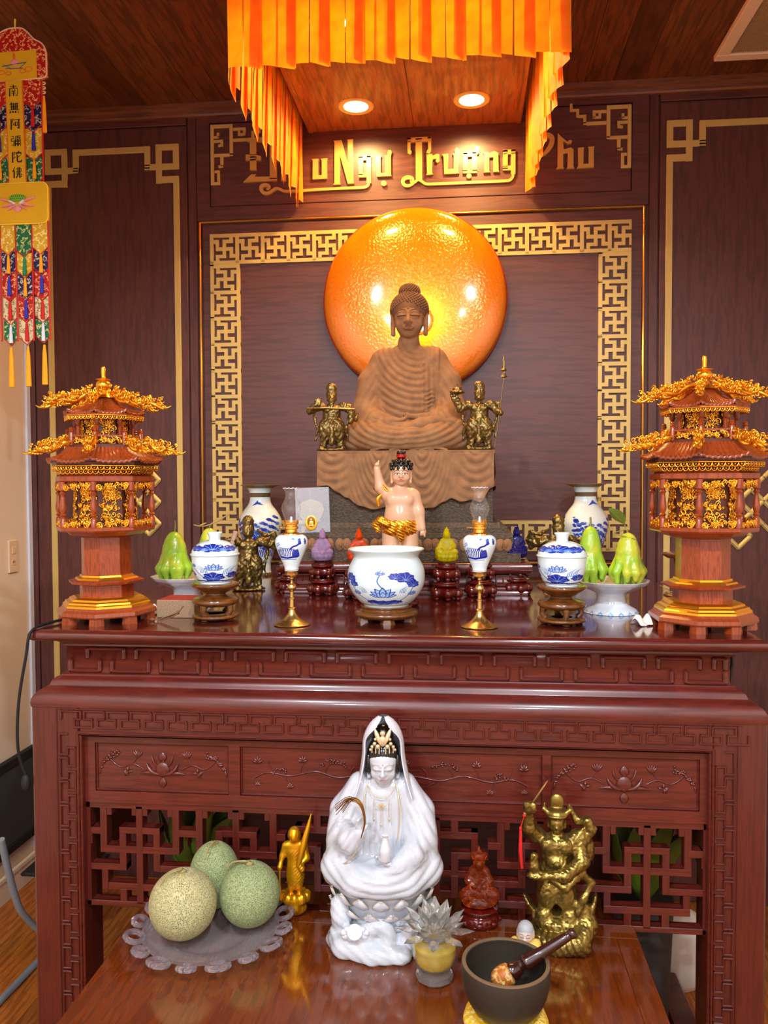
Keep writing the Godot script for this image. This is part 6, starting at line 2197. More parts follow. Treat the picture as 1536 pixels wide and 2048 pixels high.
func fruit() -> void:
	var m := plain("citron_skin", Color.WHITE, 0.32, 0.0, 0.3)
	m.vertex_color_use_as_albedo = true
	plain("stalk_green", Color(0.50, 0.52, 0.20), 0.6)
	plain("stalk_dry", Color(0.62, 0.55, 0.33), 0.7)
	var lf := plain("citron_leaf", Color(0.34, 0.46, 0.12), 0.4)
	lf.backlight_enabled = true
	lf.backlight = Color(0.4, 0.4, 0.4)
	var dish := thing("fruit_dish", "white porcelain footed dish with scalloped rim holding the right pair of fingered citrons", "dish", Vector3(0.662, TOP, 1.13), 0.0, "white footed fruit dishes")
	var st := tool()
	front(st, spline(V2([0.0, 0.0, 0.076, 0.0, 0.0785, 0.004, 0.074, 0.011, 0.055, 0.022, 0.046, 0.030]), 4))
	obj("foot", st, M.foot_paint, dish)
	st = tool()
	front(st, spline(V2([0.046, 0.0295, 0.0425, 0.045, 0.046, 0.058, 0.06, 0.066]), 4), 64, false)
	front(st, spline(V2([0.06, 0.066, 0.085, 0.077, 0.1035, 0.086, 0.1125, 0.0965, 0.1135, 0.099, 0.110, 0.0985, 0.098, 0.09, 0.07, 0.078, 0.0, 0.073]), 4), 72, false, 0.018, 12)
	obj("bowl", st, M.white_glaze, dish)
	dup(dish, "fruit_dish", Vector3(-0.69, TOP, 1.10), 0.3, "white porcelain footed dish with scalloped rim holding the left pair of fingered citrons")
	var all := [[-0.725, 1.115, 0.168, 0.066, 4, 0.2, "tall bright green fingered citron on the left dish, fully in view beside lantern"], [-0.622, 1.07, 0.178, 0.063, 2, 1.4, "bright green fingered citron with dry forked stalk, behind the left covered jar"],
		[0.600, 1.12, 0.188, 0.058, 6, 0.8, "narrow pale green fingered citron on the right dish, partly behind the covered jar"], [0.712, 1.125, 0.168, 0.064, 5, 2.2, "yellow-green fingered citron at the right edge of the right dish"]]
	for a in all:
		var o := thing("fingered_citron", a[6], "citron", Vector3(a[0], TOP + 0.078, a[1]), a[5], "fingered citrons on the dishes")
		put("fruit_body", citron_mesh(a[4], a[2], a[3]), m, o)
		st = tool()
		var h: float = a[2]
		if a[4] == 4: tube(st, spline([Vector3(0, h - 0.008, 0), Vector3(0.004, h + 0.015, 0), Vector3(0.003, h + 0.035, 0.003)], 4), [0.004, 0.003, 0.003, 0.003, 0.0025, 0.0025, 0.002, 0.002, 0.0015], 6)
		elif a[4] == 2:
			tube(st, spline([Vector3(0, h - 0.008, 0), Vector3(-0.012, h + 0.01, 0.012), Vector3(0.0, h + 0.02, 0.03), Vector3(0.01, h + 0.045, 0.07)], 4), 0.0028, 6)
			tube(st, spline([Vector3(-0.012, h + 0.01, 0.012), Vector3(-0.03, h + 0.004, -0.01), Vector3(-0.05, h + 0.01, -0.03)], 4), 0.002, 6)
			petal_relief(st, Vector3(-0.04, h + 0.004, -0.02), Vector3(-0.02, h + 0.016, 0.0), 0.007, 0.003)
		elif a[4] == 6: tube(st, [Vector3(0, h - 0.008, 0), Vector3(0.001, h + 0.012, 0), Vector3(0.0, h + 0.025, 0)], [0.004, 0.003, 0.003], 6)
		else: tube(st, spline([Vector3(0, h - 0.008, 0), Vector3(0.015, h + 0.004, 0.014), Vector3(0.022, h - 0.02, 0.036), Vector3(0.02, h - 0.07, 0.044)], 4), 0.0032, 6)
		obj("stalk", st, M.stalk_dry if a[4] == 2 else M.stalk_green, o)
		if a[4] == 5 or a[4] == 6:
			# broad leaf on a thin side stem
			var base := Vector3(-0.012, h + 0.026, -0.02) if a[4] == 5 else Vector3(0.02, h + 0.02, 0.02)
			if a[4] == 5:
				st = tool()
				var dx := Vector3(0.50, -0.05, -0.86) * 1.0
				var up := Vector3(-0.0, 0.92, 0.0)
				var a0 := Vector3(0.035, h + 0.03, -0.005)
				var rows := []
				var fwd := (Basis(Vector3.UP, -a[5]) * Vector3(-0.048, 0.058, 0.0))
				var sid := (Basis(Vector3.UP, -a[5]) * Vector3(0.30, 0.26, 0.5)).normalized()
				a0 = Basis(Vector3.UP, -a[5]) * Vector3(-0.012, h + 0.022, 0.01)
				for i in 11:
					var t := i / 10.0
					var row := PackedVector3Array()
					var wd := 0.024 * sin(PI * pow(t * 0.96 + 0.02, 0.85))
					for j in 7:
						var u := j / 3.0 - 1.0
						row.append(a0 + fwd * t + sid * wd * u + Vector3(0, 0.006 * u * u - 0.012 * t * t, 0))
					rows.append(row)
				patch(st, rows)
				obj("leaf", st, lf, o)
				st = tool()
				var rib := []
				for i in 6: rib.append(a0 + fwd * (i / 5.0) + Vector3(0, 0.0012 - 0.012 * pow(i / 5.0, 2.0), 0))
				tube(st, rib, 0.0013, 5)
				tube(st, spline([a0, a0 + Vector3(0, -0.014, 0), a0 + Basis(Vector3.UP, -a[5]) * Vector3(-0.03, -0.026, 0.0), Vector3(-0.03, h - 0.02, 0.0)], 4), 0.0016, 6)
				obj("leaf_stem", st, M.stalk_green, o)

# ---------------------------------------------------------------- statues on the altar
func noise3(seed_: int, freq: float) -> FastNoiseLite:
	var n := FastNoiseLite.new()
	n.seed = seed_
	n.frequency = freq
	n.fractal_octaves = 3
	return n

func guardian(kind: String, label: String, at: Vector3, turn: float, sc: float) -> Node3D:
	var o := thing("guardian_statue", label, "statue", at, turn, "small bronze guardian statues")
	var m: Material = M.old_bronze
	var fd := Field.new(Vector3(-0.46, 0.0, -0.28) * sc, Vector3(0.46, 1.12, 0.28) * sc, 0.0125 * sc, 0.012 * sc)
	fd.at(Vector3.ZERO, sc)
	fd.ell(Vector3(0, 0.02, 0), Vector3(0.24, 0.035, 0.17))
	for s in [-1.0, 1.0]:
		fd.chain([Vector3(0.08 * s, 0.42, 0), Vector3(0.115 * s, 0.25, 0.03), Vector3(0.13 * s, 0.07, 0.0)], [0.085, 0.07, 0.05])
		fd.cap(Vector3(0.13 * s, 0.05, 0), Vector3(0.165 * s, 0.045, 0.10), 0.042, 0.034)
		fd.ell(Vector3(0.10 * s, 0.37, 0.05), Vector3(0.10, 0.14, 0.085))
		fd.ell(Vector3(0.065 * s, 0.65, 0.075), Vector3(0.062, 0.06, 0.05))
		fd.ell(Vector3(0.175 * s, 0.705, 0.0), Vector3(0.078, 0.062, 0.075))
		fd.chain([Vector3(0.16 * s, 0.76, -0.07), Vector3(0.30 * s, 0.72, -0.06), Vector3(0.27 * s, 0.52, -0.03), Vector3(0.22 * s, 0.34, 0.02), Vector3(0.26 * s, 0.18, 0.0)], [0.022, 0.022, 0.02, 0.02, 0.014])
	fd.ell(Vector3(0, 0.34, -0.02), Vector3(0.18, 0.24, 0.12))
	fd.cap(Vector3(0, 0.46, 0.11), Vector3(0, 0.13, 0.12), 0.03, 0.05)
	fd.ell(Vector3(0, 0.58, 0), Vector3(0.14, 0.17, 0.11))
	fd.ell(Vector3(0, 0.53, 0.075), Vector3(0.075, 0.065, 0.05))
	fd.ell(Vector3(0, 0.465, 0), Vector3(0.165, 0.028, 0.135))
	var hold := "hand"
	if kind == "lute":
		fd.chain([Vector3(-0.18, 0.70, 0), Vector3(-0.34, 0.63, 0.05), Vector3(-0.27, 0.70, 0.14)], [0.06, 0.05, 0.042])
		fd.chain([Vector3(0.18, 0.70, 0), Vector3(0.31, 0.62, 0.05), Vector3(0.30, 0.46, 0.11)], [0.06, 0.05, 0.042])
		fd.chain([Vector3(0.31, 0.52, 0.05), Vector3(0.38, 0.50, 0.0), Vector3(0.42, 0.60, -0.02)], [0.03, 0.03, 0.015])
		for i in 4: fd.cap(Vector3(-0.24 + i * 0.02, 0.72, 0.15), Vector3(-0.26 + i * 0.035, 0.80 + (i % 2) * 0.03, 0.16), 0.016, 0.010)
	elif kind == "spear":
		fd.chain([Vector3(-0.18, 0.70, 0), Vector3(-0.30, 0.64, 0.06), Vector3(-0.33, 0.78, 0.10)], [0.06, 0.048, 0.04])
		fd.ell(Vector3(-0.34, 0.90, 0.10), Vector3(0.12, 0.028, 0.10))
		fd.ell(Vector3(-0.34, 0.95, 0.10), Vector3(0.07, 0.03, 0.06))
		fd.cap(Vector3(-0.34, 0.80, 0.10), Vector3(-0.34, 1.03, 0.10), 0.022, 0.010)
		fd.chain([Vector3(-0.44, 0.88, 0.08), Vector3(-0.40, 0.80, 0.10), Vector3(-0.36, 0.72, 0.08), Vector3(-0.27, 0.70, 0.02)], [0.02, 0.025, 0.025, 0.02])
		fd.chain([Vector3(0.18, 0.70, 0), Vector3(0.29, 0.58, 0.03), Vector3(0.34, 0.56, 0.11)], [0.06, 0.048, 0.042])
	else:
		var f := 1.0 if kind == "snake" else -1.0
		fd.chain([Vector3(-0.18 * f, 0.70, 0), Vector3(-0.27 * f, 0.62, 0.08), Vector3(-0.20 * f, 0.74, 0.15)], [0.06, 0.05, 0.042])
		fd.chain([Vector3(0.18 * f, 0.70, 0), Vector3(0.29 * f, 0.66, 0.06), Vector3(0.36 * f, 0.76, 0.12)], [0.06, 0.05, 0.042])
		fd.chain([Vector3(0.14 * f, 0.86, 0.05), Vector3(0.24 * f, 0.80, 0.16), Vector3(0.36 * f, 0.82, 0.14), Vector3(0.42 * f, 0.72, 0.10), Vector3(0.30 * f, 0.66, 0.14), Vector3(0.38 * f, 0.60, 0.10), Vector3(0.44 * f, 0.68, 0.06)], [0.02, 0.026, 0.03, 0.03, 0.028, 0.024, 0.014])
	head(fd, Vector3(0, 0.845, 0.015) * sc, 0.17 * sc, Basis(), 0.3)
	fd.at(Vector3.ZERO, sc)
	fd.ell(Vector3(0, 0.90, -0.005), Vector3(0.085, 0.045, 0.085))
	fd.cap(Vector3(0, 0.92, -0.005), Vector3(0, 0.985, -0.005), 0.065, 0.085)
	fd.ell(Vector3(0, 1.035, 0.0), Vector3(0.045, 0.035, 0.045))
	if kind == "lute": fd.cap(Vector3(0, 0.79, 0.09), Vector3(0, 0.68, 0.11), 0.045, 0.02)
	fd.floor_at(0.0)
	var nz := noise3(kind.length() * 7, 22.0 / sc)
	put("armoured_body", fd.mesh(func(p: Vector3, n: Vector3) -> float:
		var q := p / sc
		var d := nz.get_noise_3d(p.x, p.y * 0.7, p.z) * 0.014
		if q.y < 0.46 and q.y > 0.08: d += ridge(q.x * 34.0 + sin(q.y * 16.0) * 2.2) * 0.007
		elif q.y < 0.74: d += ridge(q.y * 60.0) * ridge(q.x * 46.0 + floor(q.y * 19.0)) * 0.004
		return d * sc), m, o)
	var st := tool()
	if kind == "lute":
		tube(st, [Vector3(-0.38, 0.665, 0.15) * sc, Vector3(-0.1, 0.67, 0.15) * sc, Vector3(0.36, 0.655, 0.14) * sc], [0.014 * sc, 0.024 * sc, 0.018 * sc], 8, 0.5)
		obj("sword", st, M.pale_bronze, o)
	elif kind == "spear":
		tube(st, [Vector3(0.25, 0.03, 0.14) * sc, Vector3(0.37, 1.0, 0.10) * sc, Vector3(0.385, 1.12, 0.09) * sc], 0.009 * sc, 6)
		lathe(st, V2([0.0, 0.0, 0.055 * sc, 0.02 * sc, 0.03 * sc, 0.04 * sc, 0.018 * sc, 0.10 * sc, 0.05 * sc, 0.125 * sc, 0.024 * sc, 0.15 * sc, 0.02 * sc, 0.26 * sc, 0.0, 0.36 * sc]), 10, Transform3D(Basis(), Vector3(0.384, 1.10, 0.09) * sc), 0.6)
		obj("spear", st, m, o)
	elif kind == "snake":
		tube(st, [Vector3(-0.245, 0.60, 0.15) * sc, Vector3(-0.17, 0.86, 0.16) * sc], 0.036 * sc, 10)
		obj("pale_scroll", st, plain("faded_pink", Color(0.78, 0.62, 0.52), 0.6), o)
	return o

func rosewood_stand(h1: float) -> Node3D:
	var o := thing("crystal_stand", "x", "stand")
	var st := tool()
	var tiers := [[0.0, 0.050, 0.045], [0.060, 0.043, 0.042]]
	for t in tiers:
		var y: float = t[0]
		var r: float = t[1]
		st = tool()
		lathe(st, spline(V2([r * 0.55, y + 0.010, r * 0.85, y + 0.013, r * 0.98, y + 0.024, r * 0.9, y + 0.036, r * 0.62, y + t[2] - 0.002]), 4), 48, Transform3D(), 1.0, 0.75, false, 0.07, 6)
		for j in 6:
			var a := TAU * j / 6
			var d := Vector3(sin(a), 0, cos(a))
			ball(st, d * r * 0.86 + Vector3(0, y + 0.024, 0), Vector3(r * 0.33, r * 0.34, r * 0.33), 12, 8)
			ball(st, d * r * 0.84 + Vector3(0, y + 0.008, 0), Vector3(r * 0.2, 0.009, r * 0.2), 10, 6)
		obj("lobed_tier", st, M.rosewood, o)
		st = tool()
		lathe(st, spline(V2([r * 0.6, y + t[2] - 0.003, r * 0.86, y + t[2], r * 0.93, y + t[2] + 0.004, r * 0.9, y + t[2] + 0.0075, r * 0.7, y + t[2] + 0.009, r * 0.62, y + t[2] + 0.014, 0.0, y + t[2] + 0.0145]), 4), 40)
		obj("disc", st, M.rosewood, o)
	st = tool()
	lathe(st, spline(V2([0.026, 0.113, 0.024, h1 - 0.006, 0.031, h1 - 0.003, 0.032, h1, 0.0, h1]), 3), 36)
	obj("top_plate", st, M.rosewood, o)
	return o

func small_buddha_mesh() -> ArrayMesh:
	# seated figure on a lotus, 0.125 high
	var fd := Field.new(Vector3(-0.045, -0.001, -0.032), Vector3(0.045, 0.13, 0.038), 0.0019, 0.0022)
	fd.ell(Vector3(0, 0.010, 0), Vector3(0.034, 0.009, 0.027))
	fd.ell(Vector3(0, 0.021, 0), Vector3(0.037, 0.008, 0.029))
	for i in 14:
		var a := TAU * i / 14
		fd.ell(Vector3(sin(a) * 0.033, 0.021, cos(a) * 0.026), Vector3(0.0065, 0.008, 0.0065))
	for s in [-1.0, 1.0]:
		fd.chain([Vector3(0.008 * s, 0.037, 0.0), Vector3(0.028 * s, 0.036, 0.012), Vector3(0.0, 0.034, 0.024)], [0.012, 0.009, 0.007])
		fd.chain([Vector3(0.015 * s, 0.072, 0.0), Vector3(0.024 * s, 0.056, 0.004), Vector3(0.008 * s, 0.046, 0.022)], [0.008, 0.007, 0.005])
	fd.ell(Vector3(0, 0.055, 0), Vector3(0.016, 0.024, 0.012))
	fd.cap(Vector3(-0.011, 0.074, 0), Vector3(0.011, 0.074, 0), 0.0075, 0.0075)
	head(fd, Vector3(0, 0.096, 0.002), 0.026, Basis(), 0.9)
	fd.at(Vector3.ZERO)
	fd.ell(Vector3(0, 0.109, -0.001), Vector3(0.0075, 0.006, 0.0075))
	fd.cap(Vector3(0, 0.112, -0.001), Vector3(0, 0.121, -0.001), 0.004, 0.0015)
	fd.chain([Vector3(-0.034, 0.03, 0.012), Vector3(-0.032, 0.045, 0.012), Vector3(-0.026, 0.05, 0.014)], [0.005, 0.006, 0.003])
	fd.floor_at(0.001)
	return fd.mesh(func(p: Vector3, n: Vector3) -> float: return ridge(p.y * 700.0 + absf(p.x) * 260.0) * 0.00045 if p.y < 0.078 else 0.0)

func crystals() -> void:
	var mesh := small_buddha_mesh()
	var rows := [[-0.427, 0.735, Color(0.90, 0.88, 0.88), 0.118, "clear", "hidden behind the left oil lamp"], [-0.293, 0.803, Color(0.80, 0.66, 0.84), 0.118, "pale violet", "right of left oil lamp"], [-0.150, 0.89, Color(0.98, 0.36, 0.03), 0.122, "orange amber", "half behind incense bowl's left rim"],
		[-0.020, 0.93, Color(0.10, 0.66, 0.78), 0.195, "turquoise blue", "rising above incense bowl"], [0.153, 0.905, Color(0.90, 0.84, 0.06), 0.128, "lemon yellow", "right of incense bowl"], [0.270, 0.815, Color(0.90, 0.62, 0.60), 0.122, "pale pink", "hidden behind the right oil lamp"], [0.398, 0.742, Color(0.10, 0.09, 0.42), 0.127, "dark navy", "right of right oil lamp"]]
	var base := rosewood_stand(0.119)
	var first := true
	for r in rows:
		var lbl: String = "carved glossy red rosewood double stand under the %s crystal figurine" % r[4]
		var s: Node3D = base if first else dup(base, "crystal_stand", Vector3.ZERO)
		first = false
		s.position = Vector3(r[0], TOP, r[1])
		s.rotation.y = r[0] * 0.8
		s.scale = Vector3(1, r[3] / 0.119, 1)
		tag(s, lbl, "stand", "carved rosewood stands")
		var o := thing("crystal_figurine", "%s crystal seated figurine on lotus base, %s" % [r[4], r[5]], "figurine", Vector3(r[0], TOP + r[3] + 0.0002, r[1]), 0.12 - r[0] * 0.3, "coloured crystal figurines")
		var g := glass("crystal_" + String(r[4]).replace(" ", "_"), r[2], 0.05)
		g.albedo_color.a = 0.4
		if r[4] == "dark navy": g.albedo_color.a = 0.6
		put("seated_figure", mesh, g, o)

func face_paint(q: Vector3, n: Vector3, skin: Color, dark: Color, lips: Color, open := 1.0) -> Color:
	# q in head units; brows, lids and mouth drawn on the front of the face
	if q.z < 0.18 or n.z < 0.2: return skin
	var c := skin
	for s in [-1.0, 1.0]:
		var x: float = (q.x - 0.145 * s) * s
		if absf(x) < 0.11:
			if absf(q.y + 0.045 - 0.022 * cos(x / 0.11 * 1.4) * (2.0 * open - 1.0)) < 0.014: c = dark
			elif open > 0.6 and absf(q.y + 0.05) < 0.018 and absf(x) < 0.075: c = dark if absf(x) < 0.032 else Color(0.9, 0.9, 0.88)
		var bx_: float = (q.x - 0.15 * s) * s
		if absf(bx_) < 0.13 and absf(q.y - 0.085 + bx_ * bx_ * 3.0) < 0.013: c = dark
	if absf(q.x) < 0.085 and absf(q.y + 0.280 - 0.012 * cos(q.x * 40.0)) < 0.028 * (1.0 - absf(q.x) * 8.0): c = lips
	if Vector2(q.x, q.y - 0.10).length() < 0.022: c = lips
	return c

func child_statue() -> void:
	var o := thing("child_statue", "painted infant statue pointing one finger up, gold cloth at hips, standing behind incense bowl", "statue", Vector3(0.005, TOP, 1.03), 0.06)
	var m := plain("statue_skin", Color.WHITE, 0.28, 0.0, 0.4)
	m.vertex_color_use_as_albedo = true
	var skin := Color(0.66, 0.38, 0.22)
	var dark := Color(0.03, 0.018, 0.012)
	var Y := 0.10
	var fd := Field.new(Vector3(-0.13, 0.09, -0.07), Vector3(0.11, 0.50, 0.08), 0.0036, 0.0045)
	fd.at(Vector3(0, Y, 0), 1.0)
	for s in [-1.0, 1.0]:
		fd.chain([Vector3(0.028 * s, 0.15, 0), Vector3(0.030 * s, 0.085, 0.006), Vector3(0.030 * s, 0.02, 0)], [0.034, 0.027, 0.019])
		fd.cap(Vector3(0.030 * s, 0.014, 0), Vector3(0.036 * s, 0.010, 0.032), 0.014, 0.011)
	fd.ell(Vector3(0, 0.19, 0.004), Vector3(0.052, 0.055, 0.043))
	fd.ell(Vector3(0, 0.24, 0.0), Vector3(0.05, 0.045, 0.036))
	fd.cap(Vector3(-0.036, 0.262, 0), Vector3(0.036, 0.262, 0), 0.021, 0.021)
	fd.ell(Vector3(-0.02, 0.245, 0.026), Vector3(0.022, 0.02, 0.012))
	fd.ell(Vector3(0.02, 0.245, 0.026), Vector3(0.022, 0.02, 0.012))
	fd.cap(Vector3(0, 0.26, 0), Vector3(0, 0.295, 0.002), 0.017, 0.016)
	fd.chain([Vector3(-0.042, 0.258, 0), Vector3(-0.064, 0.285, 0.006), Vector3(-0.075, 0.345, 0.012)], [0.020, 0.0165, 0.0115])
	fd.chain([Vector3(0.046, 0.255, 0), Vector3(0.061, 0.205, 0.006), Vector3(0.072, 0.150, 0.018)], [0.021, 0.017, 0.011])
	put("body", fd.mesh(null, func(p: Vector3, n: Vector3) -> Color: return skin), m, o)
	# hands
	fd = Field.new(Vector3(-0.105, Y + 0.33, -0.02), Vector3(-0.045, Y + 0.405, 0.05), 0.0018, 0.0016)
	hand(fd, Vector3(-0.075, Y + 0.342, 0.012), 0.036, Basis(Vector3.UP, 0.5), 1.0, 0.1, [0, 1, 0, 0, 0])
	put("pointing_hand", fd.mesh(null, func(p: Vector3, n: Vector3) -> Color: return skin), m, o)
	fd = Field.new(Vector3(0.04, Y + 0.085, -0.02), Vector3(0.105, Y + 0.165, 0.06), 0.0018, 0.0016)
	hand(fd, Vector3(0.0725, Y + 0.153, 0.018), 0.036, Basis(Vector3(-1, 0, 0.2), Vector3(0.1, -0.95, 0.28), Vector3(-0.2, -0.28, -0.95)).orthonormalized(), -1.0, 0.25, [1, 1, 0, 0, 1])
	put("lowered_hand", fd.mesh(null, func(p: Vector3, n: Vector3) -> Color: return skin), m, o)
	# head with painted features
	var hc := Vector3(0.004, Y + 0.332, 0.008)
	fd = Field.new(hc - Vector3(0.047, 0.05, 0.05), hc + Vector3(0.047, 0.055, 0.05), 0.0019, 0.0019)
	head(fd, hc, 0.083, Basis(), 0.9, 0.7, false)
	put("head", fd.mesh(null, func(p: Vector3, n: Vector3) -> Color: return face_paint((p - hc) / 0.083, n, skin, dark, Color(0.62, 0.09, 0.06))), m, o)
	var st := tool()
	ball(st, hc + Vector3(0, 0.017, -0.007), Vector3(0.0355, 0.0325, 0.0365), 24, 14)
	for i in 13:
		var a := -1.5 + 3.0 * i / 12.0
		ball(st, hc + Vector3(sin(a) * 0.0335, 0.020 + 0.006 * cos(i * PI), cos(a) * 0.033 - 0.004), Vector3(0.0062, 0.0075, 0.005), 8, 6)
	for i in 30:
		var a := i * 2.4
		ball(st, hc + Vector3(sin(a) * 0.026, 0.039 - 0.0002 * i, cos(a) * 0.026 - 0.006), Vector3(0.006, 0.005, 0.006), 8, 6)
	for i in 12:
		var a := i * 2.4
		ball(st, hc + Vector3(sin(a) * 0.010, 0.062 + 0.0005 * i, cos(a) * 0.010 - 0.006), Vector3(0.0055, 0.005, 0.0055), 8, 6)
	obj("black_hair", st, plain("glossy_black", Color(0.03, 0.022, 0.02), 0.2, 0.0, 0.5), o)
	st = tool()
	lathe(st, V2([0.013, 0.0, 0.0165, 0.003, 0.0165, 0.009, 0.013, 0.012]), 20, Transform3D(Basis(), hc + Vector3(0, 0.048, -0.006)))
	obj("red_hair_tie", st, plain("tie_red", Color(0.68, 0.06, 0.05), 0.3), o)
	# gold cloth at the hips and upper arm
	fd = Field.new(Vector3(-0.10, Y + 0.10, -0.06), Vector3(0.075, Y + 0.215, 0.065), 0.0028, 0.003)
	fd.ell(Vector3(0.0, Y + 0.165, 0.003), Vector3(0.058, 0.028, 0.048))
	fd.ell(Vector3(0.0, Y + 0.145, 0.003), Vector3(0.060, 0.026, 0.047))
	fd.chain([Vector3(-0.04, Y + 0.168, 0.04), Vector3(-0.062, Y + 0.178, 0.03), Vector3(-0.078, Y + 0.165, 0.02), Vector3(-0.07, Y + 0.145, 0.028)], [0.012, 0.013, 0.012, 0.008])
	fd.chain([Vector3(0.0, Y + 0.15, 0.05), Vector3(0.005, Y + 0.12, 0.046)], [0.014, 0.01])
	put("gold_loincloth", fd.mesh(func(p: Vector3, n: Vector3) -> float: return ridge(p.y * 330.0 + p.x * 160.0) * 0.0016), M.gold_leaf, o)
	st = tool()
	for i in 4:
		var t := i * 0.006
		var ring := []
		for k in 13: ring.append(Vector3(-0.052 - t * 0.9, Y + 0.266 + t, 0.002) + Vector3(cos(k * TAU / 12) * 0.017, sin(k * TAU / 12) * 0.010, sin(k * TAU / 12 + 0.6) * 0.019))
		tube(st, ring, 0.004, 6)
	tube(st, spline([Vector3(-0.062, Y + 0.262, 0.012), Vector3(-0.072, Y + 0.248, 0.018), Vector3(-0.07, Y + 0.225, 0.014)], 4), 0.007, 8)
	obj("gold_arm_cloth", st, M.gold_leaf, o)
	st = tool()
	lathe(st, spline(V2([0.055, 0.0, 0.062, 0.01, 0.05, 0.03, 0.046, 0.06, 0.058, 0.085, 0.06, 0.098, 0.0, 0.1015]), 4), 40)
	obj("round_base", st, M.rosewood, o)

func leaf_card() -> void:
	var o := thing("leaf_card", "clear acrylic card with skeleton leaf and oval gold medallion, propped on the stone seat's ledge", "card", Vector3(-0.335, 1.489, 0.752), 0.0)
	o.rotation = Vector3(-0.06, 0.16, 0.03)
	obj("acrylic_sheet", boxed(Vector3(-0.062, 0.0, -0.0015), Vector3(0.062, 0.165, 0.0015), 0.001), pane("acrylic", Color(0.92, 0.95, 1.0), 0.22), o)
	var m := plain("skeleton_leaf", Color(0.86, 0.86, 0.82), 0.6)
	m.transparency = BaseMaterial3D.TRANSPARENCY_ALPHA
	m.albedo_color.a = 0.55
	var st := tool()
	var p := PackedVector2Array()
	for i in 24:
		var t := i / 12.0 if i < 12 else (24 - i) / 12.0
		var s := 1.0 if i < 12 else -1.0
		p.append(Vector2(-0.006 + s * 0.048 * sin(PI * pow(1.0 - t, 0.62)) * 0.98, 0.008 + 0.115 * t))
	prism(st, p, 0.0018, 0.0024)
	obj("leaf_blade", st, m, o)
	st = tool()
	tube(st, [Vector3(-0.006, 0.01, 0.0026), Vector3(-0.006, 0.12, 0.0026), Vector3(-0.004, 0.162, 0.0026)], 0.0009, 5)
	for i in 9:
		for s in [-1.0, 1.0]: tube(st, [Vector3(-0.006, 0.018 + i * 0.009, 0.0026), Vector3(-0.006 + s * 0.042 * sin(PI * pow(1.0 - (0.15 + i * 0.085), 0.62)), 0.034 + i * 0.0095, 0.0026)], 0.0005, 4)
	obj("leaf_veins", st, M.white_glaze, o)
	st = tool()
	ball(st, Vector3(-0.006, 0.036, 0.003), Vector3(0.022, 0.028, 0.0015), 28, 8)
	obj("gold_medallion", st, M.gold_leaf, o)
	st = tool()
	ball(st, Vector3(-0.006, 0.040, 0.0042), Vector3(0.015, 0.020, 0.0012), 20, 8)
	obj("medallion_field", st, plain("medal_red", Color(0.55, 0.30, 0.10), 0.4, 0.4), o)
	st = tool()
	ball(st, Vector3(-0.006, 0.047, 0.0052), Vector3(0.0045, 0.0055, 0.0012), 10, 6)
	ball(st, Vector3(-0.006, 0.034, 0.0052), Vector3(0.009, 0.010, 0.0012), 12, 6)
	ball(st, Vector3(-0.006, 0.026, 0.0052), Vector3(0.013, 0.005, 0.0012), 12, 6)
	obj("medallion_figure", st, M.bright_brass, o)

func altar_statues() -> void:
	var m := plain("old_bronze", Color(0.50, 0.42, 0.24), 0.38, 0.85)
	plain("pale_bronze", Color(0.78, 0.62, 0.36), 0.35, 0.7)
	guardian("lute", "bronze armoured guardian holding a sword level, on the left end of the stone seat", Vector3(-0.284, 1.789, 0.635), 0.15, 0.238)
	guardian("spear", "bronze armoured guardian with raised canopy and long spear, on right end of the stone seat", Vector3(0.268, 1.789, 0.635), -0.1, 0.236)
	guardian("snake", "bronze armoured guardian with pale scroll, standing on the tabletop before the left vase", Vector3(-0.592, TOP, 0.70), 0.25, 0.26)
	guardian("coil", "bronze armoured guardian mostly hidden behind the right covered jar, only crown and coil showing", Vector3(0.56, TOP, 0.60), -0.2, 0.26)
	crystals()
	child_statue()
	leaf_card()

